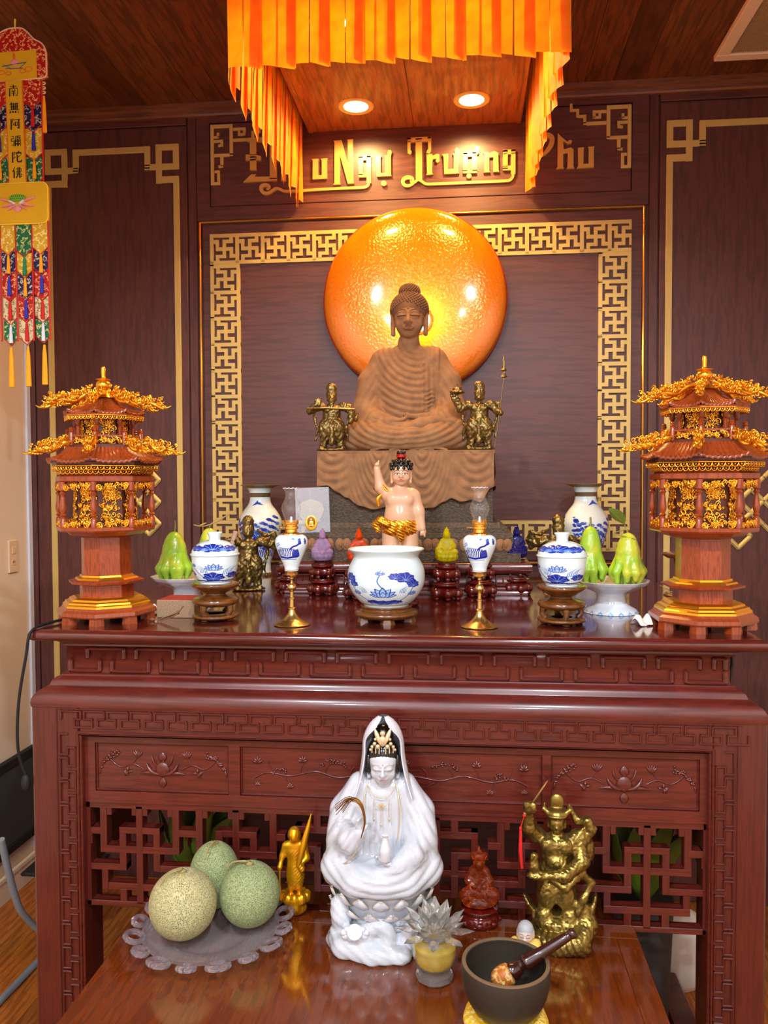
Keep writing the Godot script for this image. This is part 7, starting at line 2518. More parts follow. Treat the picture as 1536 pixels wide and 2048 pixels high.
# ---------------------------------------------------------------- things on the low table
func porcelain_figure() -> void:
	var o := thing("porcelain_statue", "large white porcelain seated figure with hood and black hair on a lotus above waves", "statue", Vector3(0.008, LOW, 1.665), 0.06)
	var W := plain("statue_porcelain", Color.WHITE, 0.14, 0.0, 0.7)
	W.vertex_color_use_as_albedo = true
	var white := Color(0.55, 0.58, 0.63)
	var dark := Color(0.02, 0.018, 0.02)
	var col := func(p: Vector3, n: Vector3) -> Color: return white
	# wave base
	var fd := Field.new(Vector3(-0.16, -0.004, -0.11), Vector3(0.15, 0.13, 0.15), 0.0045, 0.006)
	fd.ell(Vector3(0, 0.02, 0), Vector3(0.125, 0.05, 0.095))
	fd.ell(Vector3(0, 0.055, 0), Vector3(0.09, 0.04, 0.07))
	for w in [[0.012, 0.062, 0.096, 1.0], [0.072, 0.058, 0.085, -1.0]]:
		var pts := []
		var rr := []
		for i in 15:
			var t := i / 14.0
			var a := PI * 1.55 - t * TAU * 0.95
			var r := 0.042 * (1.0 - 0.62 * t)
			pts.append(Vector3(w[0] - w[3] * 0.012 + w[3] * cos(a) * r, w[1] - 0.012 + sin(a) * r, w[2] - 0.012 + 0.01 * t))
			rr.append(0.014 - 0.006 * t)
		fd.chain(pts, rr)
	fd.chain([Vector3(-0.115, 0.01, 0.03), Vector3(-0.09, 0.02, 0.08), Vector3(-0.02, 0.012, 0.105), Vector3(0.05, 0.012, 0.105)], [0.025, 0.028, 0.026, 0.024])
	fd.ell(Vector3(-0.105, 0.105, 0.045), Vector3(0.022, 0.026, 0.022))
	fd.ell(Vector3(-0.098, 0.08, 0.058), Vector3(0.024, 0.024, 0.022))
	fd.chain([Vector3(-0.105, 0.08, 0.05), Vector3(-0.11, 0.04, 0.05), Vector3(-0.09, 0.02, 0.06)], [0.012, 0.014, 0.02])
	fd.ell(Vector3(-0.062, 0.060, 0.092), Vector3(0.030, 0.018, 0.022))
	fd.floor_at(0.0)
	put("wave_base", fd.mesh(func(p: Vector3, n: Vector3) -> float: return ridge(p.x * 90.0 + p.y * 140.0) * 0.0011, col), W, o)
	# open lotus on the waves
	var st := tool()
	for i in 9:
		var a := TAU * i / 9
		ball(st, Vector3(-0.062 + sin(a) * 0.026, 0.066 + cos(a) * 0.012, 0.106), Vector3(0.011, 0.009, 0.007), 10, 6)
	lathe(st, V2([0.0, 0.0, 0.016, 0.002, 0.018, 0.012, 0.0, 0.014]), 20, Transform3D(Basis(Vector3.RIGHT, 1.0), Vector3(-0.062, 0.068, 0.104)))
	obj("small_lotus", st, M.white_glaze, o)
	# lotus throne, petal by petal
	var pm := tool()
	var rows := []
	for i in 9:
		var t := i / 8.0
		var row := PackedVector3Array()
		var wd := 0.021 * sin(PI * clampf(0.18 + t * 0.80, 0, 1))
		for j in 9:
			var u := j / 4.0 - 1.0
			row.append(Vector3(u * wd, -0.004 + 0.044 * t, 0.012 * t + 0.006 * sin(t * PI) - 0.006 * u * u))
		rows.append(row)
	rows.reverse()
	patch(pm, rows)
	var edge := []
	for r in rows: edge.append(r[0])
	edge.reverse()
	for r in rows: edge.append(r[8])
	var petal_mesh := done(pm)
	var em := tool()
	var e2 := []
	for i in range(1, rows.size() - 1): e2.append(rows[rows.size() - 1 - i][0])
	var tipv: Vector3 = rows[0][4]
	e2.append(tipv)
	for i in range(1, rows.size() - 1): e2.append(rows[i][8])
	tube(em, e2, 0.0011, 5)
	var edge_mesh := done(em)
	plain("gilt_line", Color(0.86, 0.78, 0.62), 0.25, 0.5)
	for lay in [[0.088, 0.062, 0.050, 14, 0.0, 0.75], [0.105, 0.080, 0.082, 15, 0.5, 0.55], [0.112, 0.088, 0.112, 15, 0.0, 0.32]]:
		for i in lay[3]:
			var a: float = TAU * (i + lay[4]) / lay[3]
			var b := Basis(Vector3.UP, a) * Basis(Vector3.RIGHT, lay[5])
			var p := put("lotus_petal", petal_mesh, M.white_glaze, o, Vector3(sin(a) * lay[0], lay[2], cos(a) * lay[1]))
			p.basis = b
			put("gilt_edge", edge_mesh, M.gilt_line, p)
	st = tool()
	lathe(st, spline(V2([0.04, 0.05, 0.08, 0.07, 0.105, 0.11, 0.115, 0.145, 0.10, 0.155, 0.0, 0.157]), 4), 40, Transform3D(), 0.8)
	obj("lotus_core", st, M.white_glaze, o)
	# robed body
	fd = Field.new(Vector3(-0.16, 0.135, -0.10), Vector3(0.16, 0.425, 0.125), 0.0052, 0.0075)
	for s in [-1.0, 1.0]:
		fd.chain([Vector3(0.045 * s, 0.195, -0.03), Vector3(0.105 * s, 0.19, 0.02), Vector3(0.06 * s, 0.18, 0.075)], [0.048, 0.043, 0.034])
		fd.cap(Vector3(0.06 * s, 0.18, 0.075), Vector3(-0.01 * s, 0.178, 0.09), 0.033, 0.026)
		fd.chain([Vector3(0.055 * s, 0.385, -0.015), Vector3(0.092 * s, 0.32, -0.01), Vector3(0.098 * s, 0.265, 0.015)], [0.033, 0.037, 0.036])
		fd.cap(Vector3(0.098 * s, 0.27, 0.015), Vector3(0.115 * s, 0.215, 0.03), 0.034, 0.024)
	fd.chain([Vector3(-0.095, 0.27, 0.02), Vector3(-0.075, 0.275, 0.065), Vector3(-0.05, 0.305, 0.085)], [0.032, 0.026, 0.016])
	fd.chain([Vector3(0.098, 0.265, 0.02), Vector3(0.075, 0.245, 0.07), Vector3(0.04, 0.236, 0.095)], [0.032, 0.026, 0.013])
	fd.ell(Vector3(0, 0.26, -0.02), Vector3(0.075, 0.115, 0.055))
	fd.ell(Vector3(0, 0.345, -0.02), Vector3(0.072, 0.06, 0.046))
	fd.ell(Vector3(0, 0.18, 0.03), Vector3(0.12, 0.035, 0.07))
	fd.cap(Vector3(0, 0.385, -0.015), Vector3(0, 0.42, -0.008), 0.028, 0.024)
	fd.chain([Vector3(0.0, 0.205, 0.09), Vector3(0.045, 0.22, 0.088), Vector3(0.08, 0.228, 0.07)], [0.016, 0.018, 0.012])
	put("robed_body", fd.mesh(func(p: Vector3, n: Vector3) -> float:
		var d := 0.0
		var fr := clampf(n.z * 1.4 + 0.3, 0.0, 1.0)
		if p.y < 0.225:
			var r := sqrt(pow(absf(p.x) - 0.01, 2.0) + pow(p.y - 0.27, 2.0) * 1.6)
			d += ridge(r * 120.0) * 0.0020 * fr
		else:
			var arm := smoothstep(0.055, 0.075, absf(p.x))
			d += arm * ridge(p.y * 85.0 + absf(p.x) * 150.0) * 0.0020 * fr
			d += (1.0 - arm) * ridge(p.x * 190.0) * 0.0011 * fr
		return d, col), W, o)
	# hands
	fd = Field.new(Vector3(-0.085, 0.29, 0.06), Vector3(-0.02, 0.375, 0.13), 0.0021, 0.002)
	hand(fd, Vector3(-0.05, 0.302, 0.088), 0.052, Basis(Vector3.UP, 0.5), 1.0, 0.16)
	put("raised_hand", fd.mesh(null, col), W, o)
	fd = Field.new(Vector3(-0.03, 0.205, 0.07), Vector3(0.06, 0.265, 0.14), 0.0021, 0.002)
	hand(fd, Vector3(0.043, 0.236, 0.096), 0.058, Basis(Vector3(0.1, 0.2, -0.97), Vector3(-0.98, -0.02, 0.1), Vector3(0, 0.98, 0.2)).orthonormalized(), 1.0, 0.3)
	put("holding_hand", fd.mesh(null, col), W, o)
	# head
	var hc := Vector3(0.004, 0.452, 0.012)
	fd = Field.new(hc - Vector3(0.05, 0.06, 0.055), hc + Vector3(0.05, 0.06, 0.055), 0.0021, 0.0021)
	head(fd, hc, 0.098, Basis(Vector3.RIGHT, 0.12), 0.9, 0.1)
	var hb := Basis(Vector3.RIGHT, 0.12).transposed()
	put("head", fd.mesh(null, func(p: Vector3, n: Vector3) -> Color: return face_paint(hb * (p - hc) / 0.098, n, white, Color(0.35, 0.33, 0.33), Color(0.55, 0.22, 0.18), 0.3)), W, o)
	st = tool()
	ball(st, hc + Vector3(0, 0.022, -0.008), Vector3(0.0415, 0.042, 0.0435), 28, 16)
	ball(st, hc + Vector3(0, 0.060, -0.006), Vector3(0.027, 0.036, 0.028), 20, 12)
	for s in [-1, 1]: ball(st, hc + Vector3(0.036 * s, 0.0, 0.004), Vector3(0.007, 0.03, 0.018), 12, 8)
	obj("black_hair", st, M.glossy_black, o)
	# hood falling from the crown of the head to the shoulders, open in front
	rows = []
	for i in 22:
		var t := i / 21.0
		var row := PackedVector3Array()
		var y := lerpf(0.115, -0.085, t)
		var rx := 0.052 * sqrt(clampf(1.0 - pow(1.0 - t * 2.6, 2.0), 0.02, 1.0)) if t < 0.385 else 0.052 + 0.026 * pow((t - 0.385) / 0.615, 1.6)
		if i == 0: rx = 0.012
		for j in 33:
			var u := j / 32.0 * 2.0 - 1.0
			var open: float = lerpf(2.9, 2.05, smoothstep(0.0, 0.30, t))
			var a := PI + u * open
			var wob := 0.003 * sin(u * 9.0 + t * 4.0) * t
			row.append(hc + Vector3(sin(a) * (rx + wob), y + 0.004 * cos(u * 5.0) * t, cos(a) * (rx * 0.95 + wob) - 0.010))
		rows.append(row)
	st = tool()
	patch(st, rows)
	obj("hood", st, M.white_glaze, o)
	for s in [0, 32]:
		var l := []
		for i in range(2, 22): l.append(rows[i][s])
		obj("hood_hem", _tube(l, 0.0022, 6), M.white_glaze, o)
	# crown
	st = tool()
	ball(st, hc + Vector3(0, 0.062, 0.030), Vector3(0.010, 0.014, 0.006), 14, 8)
	ball(st, hc + Vector3(0, 0.080, 0.026), Vector3(0.007, 0.007, 0.005), 12, 8)
	for s in [-1.0, 1.0]:
		for q in [[0.012, 0.050, 0.034, 0.006], [0.020, 0.056, 0.030, 0.005], [0.026, 0.048, 0.028, 0.0045], [0.018, 0.066, 0.027, 0.004], [0.030, 0.040, 0.026, 0.004]]: ball(st, hc + Vector3(q[0] * s, q[1], q[2]), Vector3.ONE * q[3], 10, 6)
		petal_relief(st, hc + Vector3(0.006 * s, 0.056, 0.032), hc + Vector3(0.02 * s, 0.092, 0.022), 0.006, 0.004)
		for k in 3: tube(st, [hc + Vector3((0.008 + k * 0.009) * s, 0.048, 0.037 - k * 0.003), hc + Vector3((0.008 + k * 0.009) * s, 0.034, 0.041 - k * 0.004)], 0.0014, 5)
	obj("crown", st, M.gilt_line, o)
	# necklace, pendants, gilt hems
	st = tool()
	tube(st, spline([Vector3(-0.035, 0.395, 0.016), Vector3(-0.022, 0.378, 0.032), Vector3(0.0, 0.372, 0.037), Vector3(0.022, 0.378, 0.032), Vector3(0.037, 0.395, 0.016)], 4), 0.0012, 5)
	for q in [[-0.018, 0.366, 0.318, 0.041], [0.0, 0.350, 0.305, 0.044], [0.020, 0.366, 0.318, 0.041]]:
		tube(st, [Vector3(q[0], q[1], q[3] - 0.006), Vector3(q[0], q[2], q[3])], 0.001, 5)
		ball(st, Vector3(q[0], q[2], q[3]), Vector3(0.0025, 0.005, 0.0025), 8, 6)
	for k in 5: petal_relief(st, Vector3(0, 0.348, 0.04), Vector3((k - 2) * 0.006, 0.362 - abs(k - 2) * 0.003, 0.041), 0.002, 0.002)
	for s in [-1.0, 1.0]:
		tube(st, spline([Vector3(0.036 * s, 0.40, 0.012), Vector3(0.044 * s, 0.36, 0.032), Vector3(0.045 * s, 0.31, 0.038), Vector3(0.04 * s, 0.27, 0.044)], 4), 0.0016, 5)
		var curl := []
		for i in 10: curl.append(Vector3((0.092 + cos(i * 0.7) * (0.012 - i * 0.0009)) * s, 0.325 + sin(i * 0.7) * (0.012 - i * 0.0009), 0.026 + i * 0.0006))
		tube(st, curl, 0.0022, 5)
	tube(st, spline([Vector3(-0.105, 0.215, 0.052), Vector3(-0.088, 0.222, 0.072), Vector3(-0.062, 0.255, 0.088), Vector3(-0.055, 0.29, 0.092)], 5), 0.0016, 5)
	tube(st, spline([Vector3(0.125, 0.225, 0.045), Vector3(0.10, 0.213, 0.068), Vector3(0.07, 0.235, 0.086), Vector3(0.05, 0.245, 0.094)], 5), 0.0016, 5)
	obj("gilt_ornament", st, M.gilt_line, o)
	# vase in the hand and the gold whisk
	st = tool()
	lathe(st, spline(V2([0.010, 0.0, 0.011, 0.003, 0.0135, 0.016, 0.014, 0.028, 0.010, 0.042, 0.0065, 0.054, 0.007, 0.060, 0.010, 0.064, 0.007, 0.066, 0.0, 0.066]), 3), 24, Transform3D(Basis(), Vector3(0.012, 0.246, 0.108)))
	obj("held_vase", st, M.white_glaze, o)
	st = tool()
	var rng := RandomNumberGenerator.new()
	rng.seed = 4
	for i in 16:
		var j := Vector3(rng.randf_range(-0.004, 0.004), rng.randf_range(-0.004, 0.004), rng.randf_range(-0.004, 0.004))
		tube(st, spline([Vector3(-0.046, 0.302, 0.112), Vector3(-0.036, 0.345, 0.118) + j * 0.5, Vector3(-0.046, 0.385, 0.112) + j, Vector3(-0.072, 0.392, 0.10) + j * 1.5, Vector3(-0.10, 0.362, 0.09) + j * 3.0], 4), 0.0010, 5)
	obj("gold_whisk", st, plain("whisk_gold", Color(0.55, 0.38, 0.16), 0.3, 0.7), o)

func melons() -> void:
	var rind := plain("netted_rind", Color.WHITE, 0.75)
	rind.albedo_texture = noise_tex(81, 0.045, [[0.0, Color(0.80, 0.75, 0.55)], [0.24, Color(0.74, 0.70, 0.50)], [0.32, Color(0.36, 0.41, 0.27)], [0.5, Color(0.44, 0.48, 0.31)], [1.0, Color(0.48, 0.51, 0.34)]], 1, 1024, FastNoiseLite.TYPE_CELLULAR)
	var cel: FastNoiseLite = (rind.albedo_texture as NoiseTexture2D).noise
	cel.cellular_return_type = FastNoiseLite.RETURN_DISTANCE2_SUB
	cel.fractal_type = FastNoiseLite.FRACTAL_NONE
	cel.domain_warp_enabled = true
	cel.domain_warp_amplitude = 6.0
	cel.domain_warp_frequency = 0.08
	rind.uv1_triplanar = true
	rind.uv1_scale = Vector3(5, 5, 5)
	rind.heightmap_enabled = true
	rind.heightmap_texture = rind.albedo_texture
	rind.heightmap_scale = 0.06
	var cool := rind.duplicate()
	cool.albedo_color = Color(0.82, 0.92, 0.88)
	var all := [[-0.481, 1.752, 0.083, 0.088, rind, 0.3, "netted pale melon in front on the glass platter, the largest looking"], [-0.330, 1.682, 0.077, 0.084, cool, -0.4, "greener netted melon at the right of the glass platter, beside gold monk"], [-0.446, 1.607, 0.066, 0.092, cool, 0.9, "netted melon at the back of the platter, its stalk against the lattice"]]
	for a in all:
		var o := thing("netted_melon", a[6], "melon", Vector3(a[0], LOW + 0.024, a[1]), a[5], "netted melons on the glass platter")
		var st := tool()
		var prof := []
		for i in 25:
			var t := PI * i / 24.0
			var r: float = a[2] * sin(t)
			var y: float = a[3] * (1.0 - cos(t)) * 0.955
			if i == 24: r = 0.0
			if i >= 23: y -= 0.004
			prof.append(Vector2(max(r, 0.0), y))
		lathe(st, prof, 48, Transform3D(), 1.0, 0.0)
		obj("rind", st, a[4], o)
		st = tool()
		var top: float = a[3] * 1.91 - 0.003
		lathe(st, V2([0.009, -0.003, 0.010, 0.002, 0.006, 0.005, 0.004, 0.006]), 12, Transform3D(Basis(), Vector3(0, top, 0)))
		tube(st, spline([Vector3(0, top + 0.003, 0), Vector3(-0.008, top + 0.010, 0.012), Vector3(-0.035, top + 0.006, 0.026), Vector3(-0.052, top - 0.016, 0.034)], 4), [0.0035, 0.003, 0.003, 0.003, 0.003, 0.0025, 0.0025, 0.002, 0.002, 0.002, 0.002, 0.0015, 0.001], 6)
		obj("dry_stalk", st, M.stalk_dry, o)
	# glass platter with open loops round the edge
	var g := glass("platter_glass", Color(0.92, 0.90, 0.95), 0.03)
	var o := thing("glass_platter", "clear pressed glass platter with looped openwork rim under the melons", "platter", Vector3(-0.425, LOW, 1.705), 0.0)
	var st := tool()
	lathe(st, spline(V2([0.0, 0.001, 0.07, 0.001, 0.085, 0.004, 0.11, 0.010, 0.15, 0.016, 0.168, 0.024, 0.17, 0.029, 0.15, 0.0225, 0.11, 0.0165, 0.08, 0.011, 0.0, 0.010]), 3), 64)
	obj("dish", st, pane("platter_sheet", Color(0.92, 0.92, 0.97), 0.10), o)
	for i in 16:
		var a := TAU * i / 16
		var c := Vector3(sin(a) * 0.187, 0.031, cos(a) * 0.187)
		var r := Vector3(sin(a), 0.25, cos(a)).normalized()
		var t := Vector3(cos(a), 0, -sin(a))
		var big := 0.025 if i % 2 else 0.019
		var ring := []
		for k in 17: ring.append(c + r * cos(k * TAU / 16) * big * 0.85 + t * sin(k * TAU / 16) * big)
		st = tool()
		tube(st, ring, 0.007, 8)
		obj("rim_loop", st, g, o)

func gold_monk() -> void:
	var o := thing("monk_statue", "small gold statue of a monk with staff and folded parasol, right of the melons", "statue", Vector3(-0.235, LOW, 1.578), 0.12)
	var m := plain("gold_lacquer", Color(0.90, 0.64, 0.08), 0.3, 0.75)
	var fd := Field.new(Vector3(-0.05, -0.001, -0.035), Vector3(0.05, 0.25, 0.042), 0.0025, 0.0028)
	fd.ell(Vector3(0, 0.020, 0), Vector3(0.032, 0.020, 0.026))
	fd.ell(Vector3(0, 0.048, 0), Vector3(0.036, 0.012, 0.028))
	for i in 10:
		var a := TAU * i / 10
		fd.ell(Vector3(sin(a) * 0.033, 0.050, cos(a) * 0.026), Vector3(0.010, 0.014, 0.008))
	fd.ell(Vector3(0, 0.030, 0.026), Vector3(0.014, 0.014, 0.008))
	fd.ell(Vector3(0, 0.064, 0), Vector3(0.028, 0.014, 0.02), Basis(), true)
	fd.ell(Vector3(0, 0.046, 0), Vector3(0.030, 0.006, 0.022))
	for s in [-1.0, 1.0]:
		fd.chain([Vector3(0.010 * s, 0.11, 0), Vector3(0.011 * s, 0.075, 0.004), Vector3(0.011 * s, 0.055, 0.0)], [0.010, 0.0065, 0.005])
		fd.cap(Vector3(0.011 * s, 0.053, 0), Vector3(0.013 * s, 0.052, 0.013), 0.0045, 0.004)
	fd.ell(Vector3(0, 0.125, 0), Vector3(0.022, 0.052, 0.015))
	fd.ell(Vector3(0.002, 0.105, 0.002), Vector3(0.023, 0.035, 0.015))
	fd.ell(Vector3(0, 0.172, 0), Vector3(0.026, 0.026, 0.014))
	fd.cap(Vector3(-0.018, 0.190, 0), Vector3(0.018, 0.190, 0), 0.009, 0.009)
	fd.chain([Vector3(-0.026, 0.187, 0), Vector3(-0.033, 0.160, 0.003), Vector3(-0.038, 0.138, 0.014)], [0.008, 0.0065, 0.005])
	fd.ell(Vector3(-0.039, 0.134, 0.017), Vector3(0.006, 0.007, 0.006))
	fd.chain([Vector3(0.026, 0.187, 0), Vector3(0.032, 0.155, 0.006), Vector3(0.012, 0.143, 0.024)], [0.009, 0.008, 0.006])
	fd.ell(Vector3(0.020, 0.133, 0.022), Vector3(0.009, 0.009, 0.008))
	fd.cap(Vector3(0, 0.19, 0), Vector3(0, 0.205, 0.002), 0.008, 0.008)
	head(fd, Vector3(-0.001, 0.221, 0.004), 0.036, Basis(Vector3.RIGHT, 0.15), 0.6)
	fd.floor_at(0.0)
	put("robed_body", fd.mesh(func(p: Vector3, n: Vector3) -> float:
		if p.y > 0.068 and p.y < 0.18 and absf(p.x) < 0.028: return ridge(p.x * 900.0 + p.y * 330.0) * 0.0007
		if p.y < 0.06: return ridge(p.x * 500.0) * 0.0004
		return 0.0), m, o)
	var st := tool()
	tube(st, [Vector3(-0.036, 0.048, 0.018), Vector3(-0.039, 0.10, 0.018), Vector3(-0.039, 0.142, 0.018)], [0.0028, 0.0024, 0.0028], 8)
	obj("staff", st, m, o)
	st = tool()
	tube(st, [Vector3(0.008, 0.138, 0.026), Vector3(0.012, 0.150, 0.025), Vector3(0.026, 0.200, 0.020), Vector3(0.038, 0.245, 0.014), Vector3(0.045, 0.276, 0.010)], [0.003, 0.0075, 0.009, 0.006, 0.0012], 10)
	obj("folded_parasol", st, m, o)

func lotus_oil_lamp() -> void:
	var o := thing("lotus_oil_lamp", "faceted crystal lotus holder on round glass bowl of yellow oil, in front of porcelain statue", "lamp", Vector3(0.146, LOW, 1.83))
	var g := glass("lotus_crystal", Color(0.97, 0.98, 0.97), 0.01)
	var st := tool()
	oct(st, [Vector2(0.034, 0.0), Vector2(0.044, 0.008), Vector2(0.042, 0.020), Vector2(0.030, 0.027), Vector2(0.024, 0.031)], 10)
	obj("faceted_foot", st, g, o)
	st = tool()
	lathe(st, spline(V2([0.020, 0.0305, 0.036, 0.034, 0.048, 0.052, 0.051, 0.072, 0.048, 0.092, 0.042, 0.104]), 5), 40, Transform3D(), 1.0, 0.0)
	obj("glass_bowl", st, pane("bowl_glass", Color(0.97, 0.98, 0.95), 0.06), o)
	var oil := plain("yellow_oil", Color(0.92, 0.80, 0.03), 0.05)
	oil.transparency = BaseMaterial3D.TRANSPARENCY_ALPHA
	oil.albedo_color.a = 0.4
	oil.refraction_enabled = true
	oil.refraction_scale = 0.045
	st = tool()
	lathe(st, spline(V2([0.0, 0.0335, 0.034, 0.036, 0.045, 0.053, 0.0478, 0.071, 0.0458, 0.088, 0.0, 0.0882]), 5), 40)
	obj("oil", st, oil, o)
	st = tool()
	lathe(st, V2([0.0, 0.104, 0.032, 0.104, 0.041, 0.107, 0.036, 0.114, 0.0, 0.116]), 10, Transform3D(), 1.0, 1.1)
	obj("flower_base", st, g, o)
	# thick faceted petals in three rings
	var pm := tool()
	flat(pm)
	var L := 0.062
	var pts := [Vector3(0, 0, 0), Vector3(0.013, 0.022, 0.004), Vector3(0.012, 0.042, 0.010), Vector3(0, L, 0.018), Vector3(-0.012, 0.042, 0.010), Vector3(-0.013, 0.022, 0.004)]
	var mid := Vector3(0, 0.028, 0.016)
	var back := Vector3(0, 0.030, -0.002)
	for i in 6:
		tri(pm, mid, pts[i], pts[(i + 1) % 6])
		tri(pm, back, pts[(i + 1) % 6], pts[i])
	var pmesh := done(pm)
	for lay in [[8, 0.012, 0.115, 0.15, 1.05, 0.0], [8, 0.022, 0.112, 0.62, 1.05, 0.5], [8, 0.030, 0.109, 1.15, 1.0, 0.0]]:
		for i in lay[0]:
			var a: float = TAU * (i + lay[5]) / lay[0]
			var p := put("crystal_petal", pmesh, g, o, Vector3(sin(a) * lay[1], lay[2], cos(a) * lay[1]))
			p.basis = (Basis(Vector3.UP, a) * Basis(Vector3.RIGHT, lay[3])).scaled(Vector3.ONE * lay[4])

func amber_figure() -> void:
	var s := thing("figurine_stand", "round dark red lacquered stand under the amber glass figurine", "stand", Vector3(0.252, LOW, 1.576))
	var st := tool()
	lathe(st, spline(V2([0.04, 0.0, 0.050, 0.004, 0.053, 0.016, 0.049, 0.026, 0.043, 0.030, 0.046, 0.036, 0.048, 0.041, 0.045, 0.045, 0.0, 0.0455]), 4), 48, Transform3D(), 0.9)
	obj("body", st, M.rosewood, s)
	st = tool()
	for i in 8:
		var a := TAU * i / 8
		ball(st, Vector3(sin(a) * 0.048, 0.014, cos(a) * 0.043), Vector3(0.012, 0.008, 0.008), 10, 6)
	obj("carved_swell", st, M.rosewood, s)
	var o := thing("glass_figurine", "translucent amber glass seated figurine with tall pointed crown, on the red stand", "figurine", Vector3(0.252, LOW + 0.0457, 1.576), 0.0)
	var fd := Field.new(Vector3(-0.055, -0.001, -0.04), Vector3(0.055, 0.16, 0.042), 0.0025, 0.003)
	fd.ell(Vector3(0, 0.012, 0), Vector3(0.043, 0.014, 0.032))
	for q in [[-0.035, 0.035, 0.016], [0.036, 0.038, 0.018], [-0.028, 0.024, 0.017], [0.03, 0.024, 0.016], [0.0, 0.018, 0.014]]: fd.ell(Vector3(q[0], q[1], 0.012), Vector3(q[2], q[2] * 0.9, 0.016))
	for sd in [-1.0, 1.0]:
		fd.chain([Vector3(0.008 * sd, 0.045, 0), Vector3(0.026 * sd, 0.044, 0.012), Vector3(0.0, 0.042, 0.022)], [0.013, 0.010, 0.008])
		fd.chain([Vector3(0.017 * sd, 0.092, 0), Vector3(0.027 * sd, 0.07, 0.006), Vector3(0.012 * sd, 0.06, 0.02)], [0.010, 0.009, 0.006])
	fd.ell(Vector3(0, 0.07, 0), Vector3(0.019, 0.032, 0.014))
	fd.cap(Vector3(-0.013, 0.094, 0), Vector3(0.013, 0.094, 0), 0.0095, 0.0095)
	head(fd, Vector3(0, 0.117, 0.002), 0.03, Basis(), 0.7)
	fd.at(Vector3.ZERO)
	fd.ell(Vector3(0, 0.133, 0), Vector3(0.017, 0.007, 0.015))
	for i in 7:
		var a := -1.5 + i * 0.5
		fd.cap(Vector3(sin(a) * 0.015, 0.132, cos(a) * 0.013), Vector3(sin(a) * 0.018, 0.141, cos(a) * 0.015), 0.004, 0.002)
	fd.cap(Vector3(0, 0.135, 0), Vector3(0, 0.156, 0), 0.010, 0.003)
	fd.floor_at(0.001)
	var m := glass("amber_glass", Color(0.93, 0.42, 0.16), 0.06)
	put("seated_figure", fd.mesh(func(p: Vector3, n: Vector3) -> float: return ridge(p.y * 420.0 + p.x * 150.0) * 0.0006 if p.y < 0.1 else 0.0), m, o)

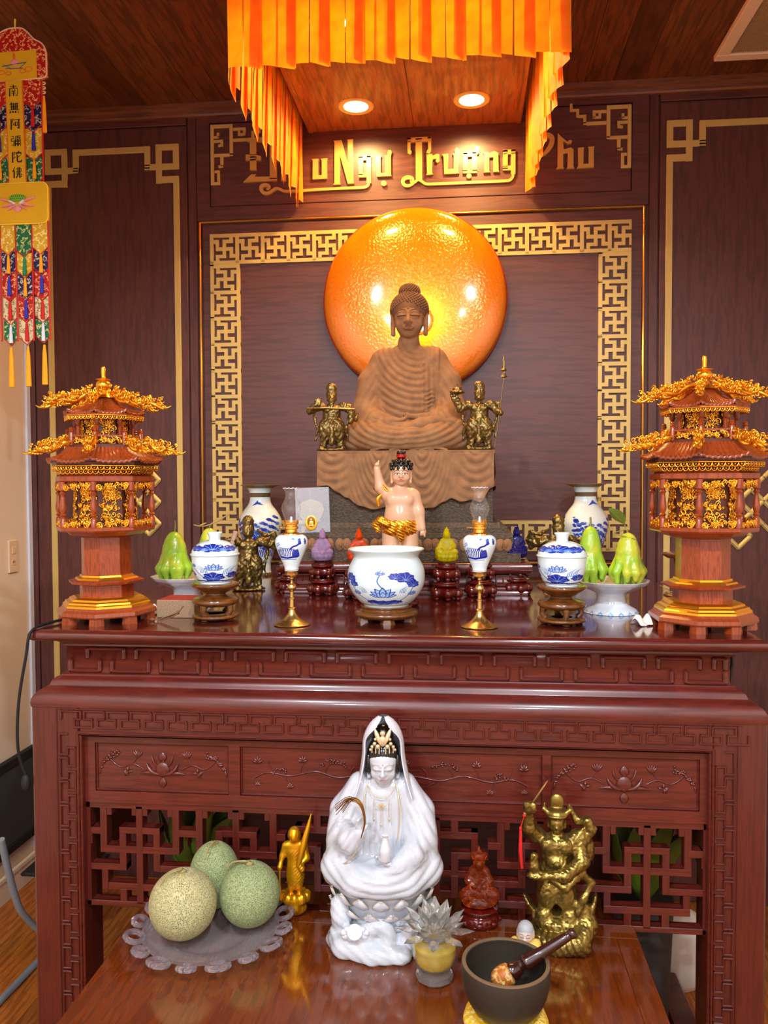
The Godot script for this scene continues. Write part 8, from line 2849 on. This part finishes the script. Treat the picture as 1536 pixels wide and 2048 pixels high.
func bronze_warrior() -> void:
	var o := thing("warrior_statue", "bronze armoured warrior statue raising a sword with red tassel, at the low table's back right", "statue", Vector3(0.445, LOW, 1.63), -0.1)
	var m := plain("yellow_bronze", Color(0.56, 0.48, 0.24), 0.32, 0.9)
	var fd := Field.new(Vector3(-0.115, -0.002, -0.075), Vector3(0.11, 0.39, 0.095), 0.0036, 0.0038)
	# dragon-fish base
	fd.ell(Vector3(0.01, 0.022, 0), Vector3(0.08, 0.024, 0.06))
	fd.chain([Vector3(-0.05, 0.02, 0.05), Vector3(0.0, 0.02, 0.07), Vector3(0.05, 0.03, 0.065), Vector3(0.078, 0.06, 0.03)], [0.022, 0.024, 0.026, 0.022])
	fd.chain([Vector3(0.07, 0.05, 0.03), Vector3(0.062, 0.09, 0.02), Vector3(0.045, 0.105, 0.03)], [0.022, 0.018, 0.010])
	fd.ell(Vector3(0.062, 0.022, 0.07), Vector3(0.019, 0.019, 0.014))
	fd.ell(Vector3(0.022, 0.018, 0.078), Vector3(0.015, 0.015, 0.012))
	fd.ell(Vector3(0.086, 0.085, 0.0), Vector3(0.008, 0.042, 0.024), Basis(Vector3.BACK, -0.25))
	fd.ell(Vector3(-0.062, 0.078, 0.0), Vector3(0.008, 0.036, 0.02), Basis(Vector3.BACK, 0.6))
	fd.ell(Vector3(0.0, 0.055, 0.01), Vector3(0.06, 0.022, 0.05))
	# legs, skirts, trunk
	for s in [-1.0, 1.0]:
		fd.chain([Vector3(0.018 * s, 0.17, 0.005), Vector3(0.026 * s, 0.12, 0.015), Vector3(0.028 * s, 0.075, 0.008)], [0.026, 0.021, 0.017])
		fd.cap(Vector3(0.028 * s, 0.068, 0.01), Vector3(0.034 * s, 0.064, 0.04), 0.013, 0.010)
		fd.ell(Vector3(0.020 * s, 0.125, 0.034), Vector3(0.022, 0.032, 0.012))
		fd.ell(Vector3(0.03 * s, 0.078, 0.03), Vector3(0.020, 0.016, 0.018))
	fd.ell(Vector3(0, 0.145, 0), Vector3(0.046, 0.055, 0.034))
	fd.ell(Vector3(0, 0.185, 0.002), Vector3(0.043, 0.014, 0.036))
	fd.ell(Vector3(0, 0.225, 0), Vector3(0.042, 0.048, 0.031))
	fd.ell(Vector3(0.0, 0.205, 0.028), Vector3(0.024, 0.018, 0.014))
	for s in [-1.0, 1.0]:
		fd.ell(Vector3(0.02 * s, 0.245, 0.022), Vector3(0.02, 0.02, 0.014))
		fd.ell(Vector3(0.05 * s, 0.262, 0), Vector3(0.022, 0.018, 0.022))
	fd.chain([Vector3(-0.05, 0.262, 0), Vector3(-0.068, 0.285, 0.02), Vector3(-0.066, 0.335, 0.03)], [0.018, 0.0155, 0.011])
	fd.ell(Vector3(-0.065, 0.346, 0.032), Vector3(0.011, 0.012, 0.011))
	for i in 4: fd.cap(Vector3(-0.074 + i * 0.001, 0.354 - i * 0.006, 0.036), Vector3(-0.056, 0.356 - i * 0.006, 0.045), 0.0042, 0.0038)
	fd.chain([Vector3(0.05, 0.262, 0), Vector3(0.062, 0.215, 0.025), Vector3(0.02, 0.19, 0.06), Vector3(-0.035, 0.19, 0.07)], [0.018, 0.017, 0.014, 0.010])
	fd.ell(Vector3(-0.052, 0.19, 0.072), Vector3(0.021, 0.008, 0.016))
	fd.ell(Vector3(-0.054, 0.212, 0.072), Vector3(0.013, 0.015, 0.012))
	fd.ell(Vector3(-0.054, 0.236, 0.072), Vector3(0.0095, 0.012, 0.009))
	# flying scarf
	fd.chain([Vector3(0.03, 0.335, -0.01), Vector3(0.05, 0.30, -0.01), Vector3(0.075, 0.305, 0.0), Vector3(0.085, 0.285, 0.0), Vector3(0.072, 0.262, 0.0), Vector3(0.058, 0.27, 0.005), Vector3(0.062, 0.288, 0.01)], [0.007, 0.008, 0.010, 0.011, 0.010, 0.008, 0.004])
	fd.chain([Vector3(-0.02, 0.175, 0.045), Vector3(0.02, 0.155, 0.052), Vector3(0.06, 0.185, 0.03), Vector3(0.085, 0.16, 0.02), Vector3(0.065, 0.125, 0.035), Vector3(0.05, 0.09, 0.045)], [0.008, 0.009, 0.009, 0.008, 0.008, 0.005])
	fd.ell(Vector3(0.075, 0.225, -0.02), Vector3(0.018, 0.035, 0.02))
	fd.cap(Vector3(0, 0.26, 0), Vector3(0.0, 0.285, 0.004), 0.014, 0.013)
	var nz := noise3(91, 110.0)
	put("armoured_body", fd.mesh(func(p: Vector3, n: Vector3) -> float:
		var d := nz.get_noise_3d(p.x, p.y, p.z) * 0.0026
		if p.y < 0.065: d += ridge(p.x * 190.0 + p.y * 120.0 + p.z * 90.0) * 0.0016
		elif p.y > 0.19 and p.y < 0.27: d += ridge(p.y * 420.0) * ridge(p.x * 330.0) * 0.0010
		return d), m, o)
	var hc := Vector3(0.0, 0.306, 0.012)
	fd = Field.new(hc - Vector3(0.036, 0.036, 0.036), hc + Vector3(0.036, 0.075, 0.04), 0.0019, 0.002)
	head(fd, hc, 0.054, Basis(Vector3.RIGHT, 0.1), 0.5)
	fd.at(Vector3.ZERO)
	fd.ell(hc + Vector3(0, 0.020, -0.003), Vector3(0.027, 0.016, 0.028))
	fd.ell(hc + Vector3(0, 0.017, 0.014), Vector3(0.024, 0.005, 0.016))
	fd.ell(hc + Vector3(0, 0.047, 0.0), Vector3(0.018, 0.022, 0.009))
	for s in [-1.0, 1.0]: fd.chain([hc + Vector3(0.02 * s, 0.022, 0.01), hc + Vector3(0.032 * s, 0.03, 0.006), hc + Vector3(0.03 * s, 0.042, 0.0)], [0.006, 0.006, 0.003])
	put("helmeted_head", fd.mesh(), m, o)
	var st := tool()
	var a := Vector3(-0.078, 0.326, 0.036)
	var b := Vector3(-0.022, 0.416, 0.040)
	tube(st, [a, a.lerp(b, 0.12), a.lerp(b, 0.28)], [0.004, 0.0045, 0.004], 8)
	tube(st, [a.lerp(b, 0.28), a.lerp(b, 0.30), a.lerp(b, 0.85), b], [0.002, 0.007, 0.006, 0.0012], 8, 0.4)
	obj("sword", st, M.pale_bronze, o)
	st = tool()
	ball(st, a + Vector3(-0.001, -0.004, 0), Vector3.ONE * 0.0045, 10, 8)
	tube(st, [a + Vector3(0, -0.003, 0), a + Vector3(-0.006, -0.02, 0.003), a + Vector3(-0.010, -0.032, 0.004)], 0.0012, 5)
	ball(st, a + Vector3(-0.010, -0.036, 0.004), Vector3(0.004, 0.006, 0.004), 8, 6)
	tube(st, [a + Vector3(-0.010, -0.04, 0.004), a + Vector3(-0.010, -0.09, 0.006), a + Vector3(-0.006, -0.135, 0.006)], [0.0035, 0.005, 0.0035], 8)
	obj("red_tassel", st, M.tassel_red, o)

func little_monk() -> void:
	var o := thing("monk_figurine", "tiny novice monk figurine in a yellow robe holding a black bowl, behind the mortar bowl", "figurine", Vector3(0.362, LOW, 1.72), -0.15)
	var m := plain("figurine_paint", Color.WHITE, 0.5)
	m.vertex_color_use_as_albedo = true
	var skin := Color(0.72, 0.56, 0.47)
	var yellow := Color(0.72, 0.48, 0.08)
	var fd := Field.new(Vector3(-0.045, -0.001, -0.035), Vector3(0.045, 0.052, 0.045), 0.0022, 0.0028)
	fd.ell(Vector3(0, 0.018, 0), Vector3(0.036, 0.02, 0.028))
	fd.ell(Vector3(0, 0.036, 0), Vector3(0.026, 0.014, 0.020))
	for s in [-1.0, 1.0]: fd.chain([Vector3(0.026 * s, 0.036, 0.0), Vector3(0.028 * s, 0.022, 0.018), Vector3(0.010 * s, 0.020, 0.032)], [0.011, 0.010, 0.007])
	fd.floor_at(0.0)
	put("yellow_robe", fd.mesh(null, func(p: Vector3, n: Vector3) -> Color: return yellow), m, o)
	var hc := Vector3(0, 0.065, 0.004)
	fd = Field.new(hc - Vector3(0.028, 0.03, 0.028), hc + Vector3(0.028, 0.032, 0.03), 0.0017, 0.0016)
	head(fd, hc, 0.050, Basis(Vector3.RIGHT, 0.15), 0.15, 0.8)
	var hb := Basis(Vector3.RIGHT, 0.15).transposed()
	put("head", fd.mesh(null, func(p: Vector3, n: Vector3) -> Color:
		var q := hb * (p - hc) / 0.050
		if q.y > 0.16 + 0.05 * cos(q.x * 8.0) and q.z < 0.46: return Color(0.42, 0.43, 0.45)
		return face_paint(q, n, skin, Color(0.06, 0.04, 0.035), Color(0.6, 0.3, 0.25), 0.6)), m, o)
	fd = Field.new(Vector3(-0.028, 0.004, 0.015), Vector3(0.032, 0.036, 0.052), 0.0016, 0.0013)
	hand(fd, Vector3(-0.016, 0.016, 0.034), 0.019, Basis(Vector3.UP, 0.4), 1.0, 0.3)
	hand(fd, Vector3(0.018, 0.014, 0.034), 0.019, Basis(Vector3.UP, -0.4), -1.0, 0.3)
	put("hands", fd.mesh(null, func(p: Vector3, n: Vector3) -> Color: return skin), m, o)
	var st := tool()
	lathe(st, spline(V2([0.0, 0.0, 0.010, 0.002, 0.0145, 0.010, 0.012, 0.018, 0.0, 0.0185]), 4), 24, Transform3D(Basis(), Vector3(0.001, 0.016, 0.038)))
	obj("black_bowl", st, M.glossy_black, o)

func singing_bowl() -> void:
	var c := Vector3(0.302, LOW, 1.979)
	var q := thing("yellow_cushion", "round yellow brocade cushion under the dark metal bowl", "cushion", c)
	var st := tool()
	lathe(st, spline(V2([0.0, 0.0, 0.07, 0.001, 0.088, 0.010, 0.086, 0.024, 0.066, 0.031, 0.04, 0.0295, 0.0, 0.029]), 5), 48, Transform3D(), 1.0, 0.0, false, 0.012, 9)
	obj("pad", st, M.brocade_yellow, q)
	var o := thing("singing_bowl", "dark grey-brown metal bowl with a pale rim on the yellow cushion", "bowl", c + Vector3(0, 0.0315, 0))
	var m := plain("dark_metal", Color(0.27, 0.24, 0.20), 0.5, 0.55)
	st = tool()
	lathe(st, spline(V2([0.0, 0.0, 0.045, 0.0005, 0.064, 0.008, 0.080, 0.030, 0.090, 0.060, 0.0935, 0.090, 0.0925, 0.1065]), 5), 64)
	lathe(st, spline(V2([0.0835, 0.1065, 0.084, 0.09, 0.080, 0.055, 0.068, 0.025, 0.045, 0.011, 0.0, 0.009]), 5), 64)
	obj("shell", st, m, o)
	st = tool()
	lathe(st, V2([0.0925, 0.1055, 0.0918, 0.1085, 0.0885, 0.109, 0.0842, 0.1085, 0.0835, 0.1055]), 64)
	obj("pale_rim", st, plain("worn_rim", Color(0.50, 0.42, 0.33), 0.45, 0.5), o)
	# mallet resting inside
	var r := thing("wooden_mallet", "turned dark wooden mallet with padded orange brocade end leaning in the metal bowl", "mallet", Vector3.ZERO)
	var a := Vector3(0.448, LOW + 0.197, 1.955)
	var b := Vector3(0.268, LOW + 0.082, 1.975)
	var ax := (b - a).normalized()
	var bas := Basis(ax.cross(Vector3.BACK).normalized(), ax, Vector3.BACK)
	bas.z = bas.x.cross(bas.y)
	var xf := Transform3D(bas, a)
	st = tool()
	lathe(st, spline(V2([0.0, -0.001, 0.008, 0.0, 0.011, 0.004, 0.0105, 0.010, 0.0085, 0.014, 0.010, 0.022, 0.0115, 0.06, 0.013, 0.09, 0.0175, 0.118, 0.0165, 0.125, 0.012, 0.130, 0.011, 0.138]), 4), 24, xf)
	lathe(st, V2([0.011, 0.136, 0.014, 0.138, 0.018, 0.148, 0.021, 0.153, 0.021, 0.158, 0.016, 0.160]), 24, xf)
	obj("handle", st, plain("dark_turned_wood", Color(0.20, 0.075, 0.05), 0.25, 0.0, 0.6), r)
	st = tool()
	lathe(st, spline(V2([0.017, 0.158, 0.022, 0.164, 0.0235, 0.178, 0.021, 0.194, 0.012, 0.203, 0.0, 0.205]), 4), 24, xf)
	brocade("brocade_orange", Color(0.70, 0.38, 0.05), Color(0.90, 0.80, 0.55), 36)
	obj("padded_end", st, M.brocade_orange, r)

func low_table_things() -> void:
	porcelain_figure()
	melons()
	gold_monk()
	lotus_oil_lamp()
	amber_figure()
	bronze_warrior()
	little_monk()
	singing_bowl()

# ---------------------------------------------------------------- beside and under the altar
func side_things() -> void:
	plain("grey_tube", Color(0.60, 0.66, 0.70), 0.35, 0.4)
	plain("black_cloth", Color(0.05, 0.05, 0.055), 0.7)
	plain("grey_board", Color(0.20, 0.20, 0.205), 0.7)
	var o := thing("grey_board_panel", "dark grey panel with black border leaning on the cream left wall", "panel")
	obj("board", boxed(Vector3(-1.825, 0.06, 0.03), Vector3(-1.805, 0.40, 0.62), 0.002), M.grey_board, o)
	var st := tool()
	for r in [[0.02, 0.02, 0.06, 0.63], [0.40, 0.02, 0.44, 0.63], [0.06, 0.02, 0.40, 0.035], [0.06, 0.60, 0.40, 0.63]]: box(st, Vector3(-1.828, r[0], r[1]), Vector3(-1.80, r[2], r[3]), 0.003)
	obj("black_border", st, M.black_cloth, o)
	o = thing("folding_chair", "folding chair with grey tube frame and black seat at the lower left edge", "chair")
	obj("leg", _tube(spline([Vector3(-1.45, 0.39, 0.935), Vector3(-1.45, 0.14, 0.853), Vector3(-1.44, 0.02, 0.79), Vector3(-1.40, -0.19, 0.62)], 5), 0.013), M.grey_tube, o)
	obj("leg", _tube([Vector3(-1.45, -0.187, 0.99), Vector3(-1.44, -0.187, 0.70), Vector3(-1.38, -0.187, 0.50)], 0.013), M.grey_tube, o)
	obj("seat", boxed(Vector3(-1.52, 0.135, 0.50), Vector3(-1.24, 0.15, 0.70), 0.006), M.black_cloth, o)
	o = thing("power_cord", "black power cord running from the left lantern down the altar's left edge", "cord")
	obj("cable", _tube(spline([Vector3(-0.93, 1.276, 1.38), Vector3(-0.955, 1.277, 1.48), Vector3(-0.962, 1.268, 1.575), Vector3(-0.975, 1.20, 1.582), Vector3(-1.0, 1.07, 1.58), Vector3(-1.01, 0.94, 1.57), Vector3(-1.0, 0.86, 1.55)], 6), 0.004), M.black_cloth, o)
	obj("plug", _ball(Vector3(-1.0, 0.84, 1.55), Vector3(0.013, 0.024, 0.013)), M.black_cloth, o)
	o = thing("power_cord", "black power cord hanging behind the altar's waist at the right end", "cord")
	obj("cable", _tube(spline([Vector3(0.925, 1.236, 1.40), Vector3(0.93, 1.19, 1.42), Vector3(0.922, 1.145, 1.43), Vector3(0.94, 1.10, 1.36)], 5), 0.004), M.black_cloth, o)
	# plants and bags behind the lattice
	for q in [[-0.72, 0.95, "leafy green potted plant behind the left end of the altar lattice"], [0.80, 0.95, "leafy green potted plant behind the right end of the altar lattice"]]:
		var p := thing("potted_plant", q[2], "plant", Vector3(q[0], FLOOR, q[1]))
		obj("pot", turned(V2([0.0, 0.0, 0.08, 0.0, 0.10, 0.50, 0.09, 0.50, 0.0, 0.46])), M.grey_board, p)
		for i in 9:
			st = tool()
			var a := i * 2.4
			petal_relief(st, Vector3(cos(a) * 0.02, 0.5, sin(a) * 0.02), Vector3(cos(a) * 0.14, 0.72 + 0.03 * (i % 4), sin(a) * 0.10), 0.035, 0.006, 0.02)
			obj("leaf", st, M.citron_leaf, p)
	var b := thing("white_bag", "crumpled white plastic bag on the floor behind the lattice at right", "bag", Vector3(1.0, FLOOR, 0.62))
	st = tool()
	ball(st, Vector3(0, 0.14, 0), Vector3(0.12, 0.16, 0.10), 16, 10)
	obj("sack", st, M.white_paint, b)

func _ready() -> void:
	setup()
	materials()
	room()
	altar()
	low_table()
	lettering()
	curtain()
	banner()
	halo()
	platform()
	pedestal()
	buddha()
	var lan := lantern()
	lan.rotation.y = -0.2
	dup(lan, "pagoda_lantern", Vector3(0.868, TOP, 1.36), 0.05, "two-tier wooden pagoda lamp with gilt dragons at the right end of the altar")
	tabletop_wares()
	altar_statues()
	low_table_things()
	side_things()
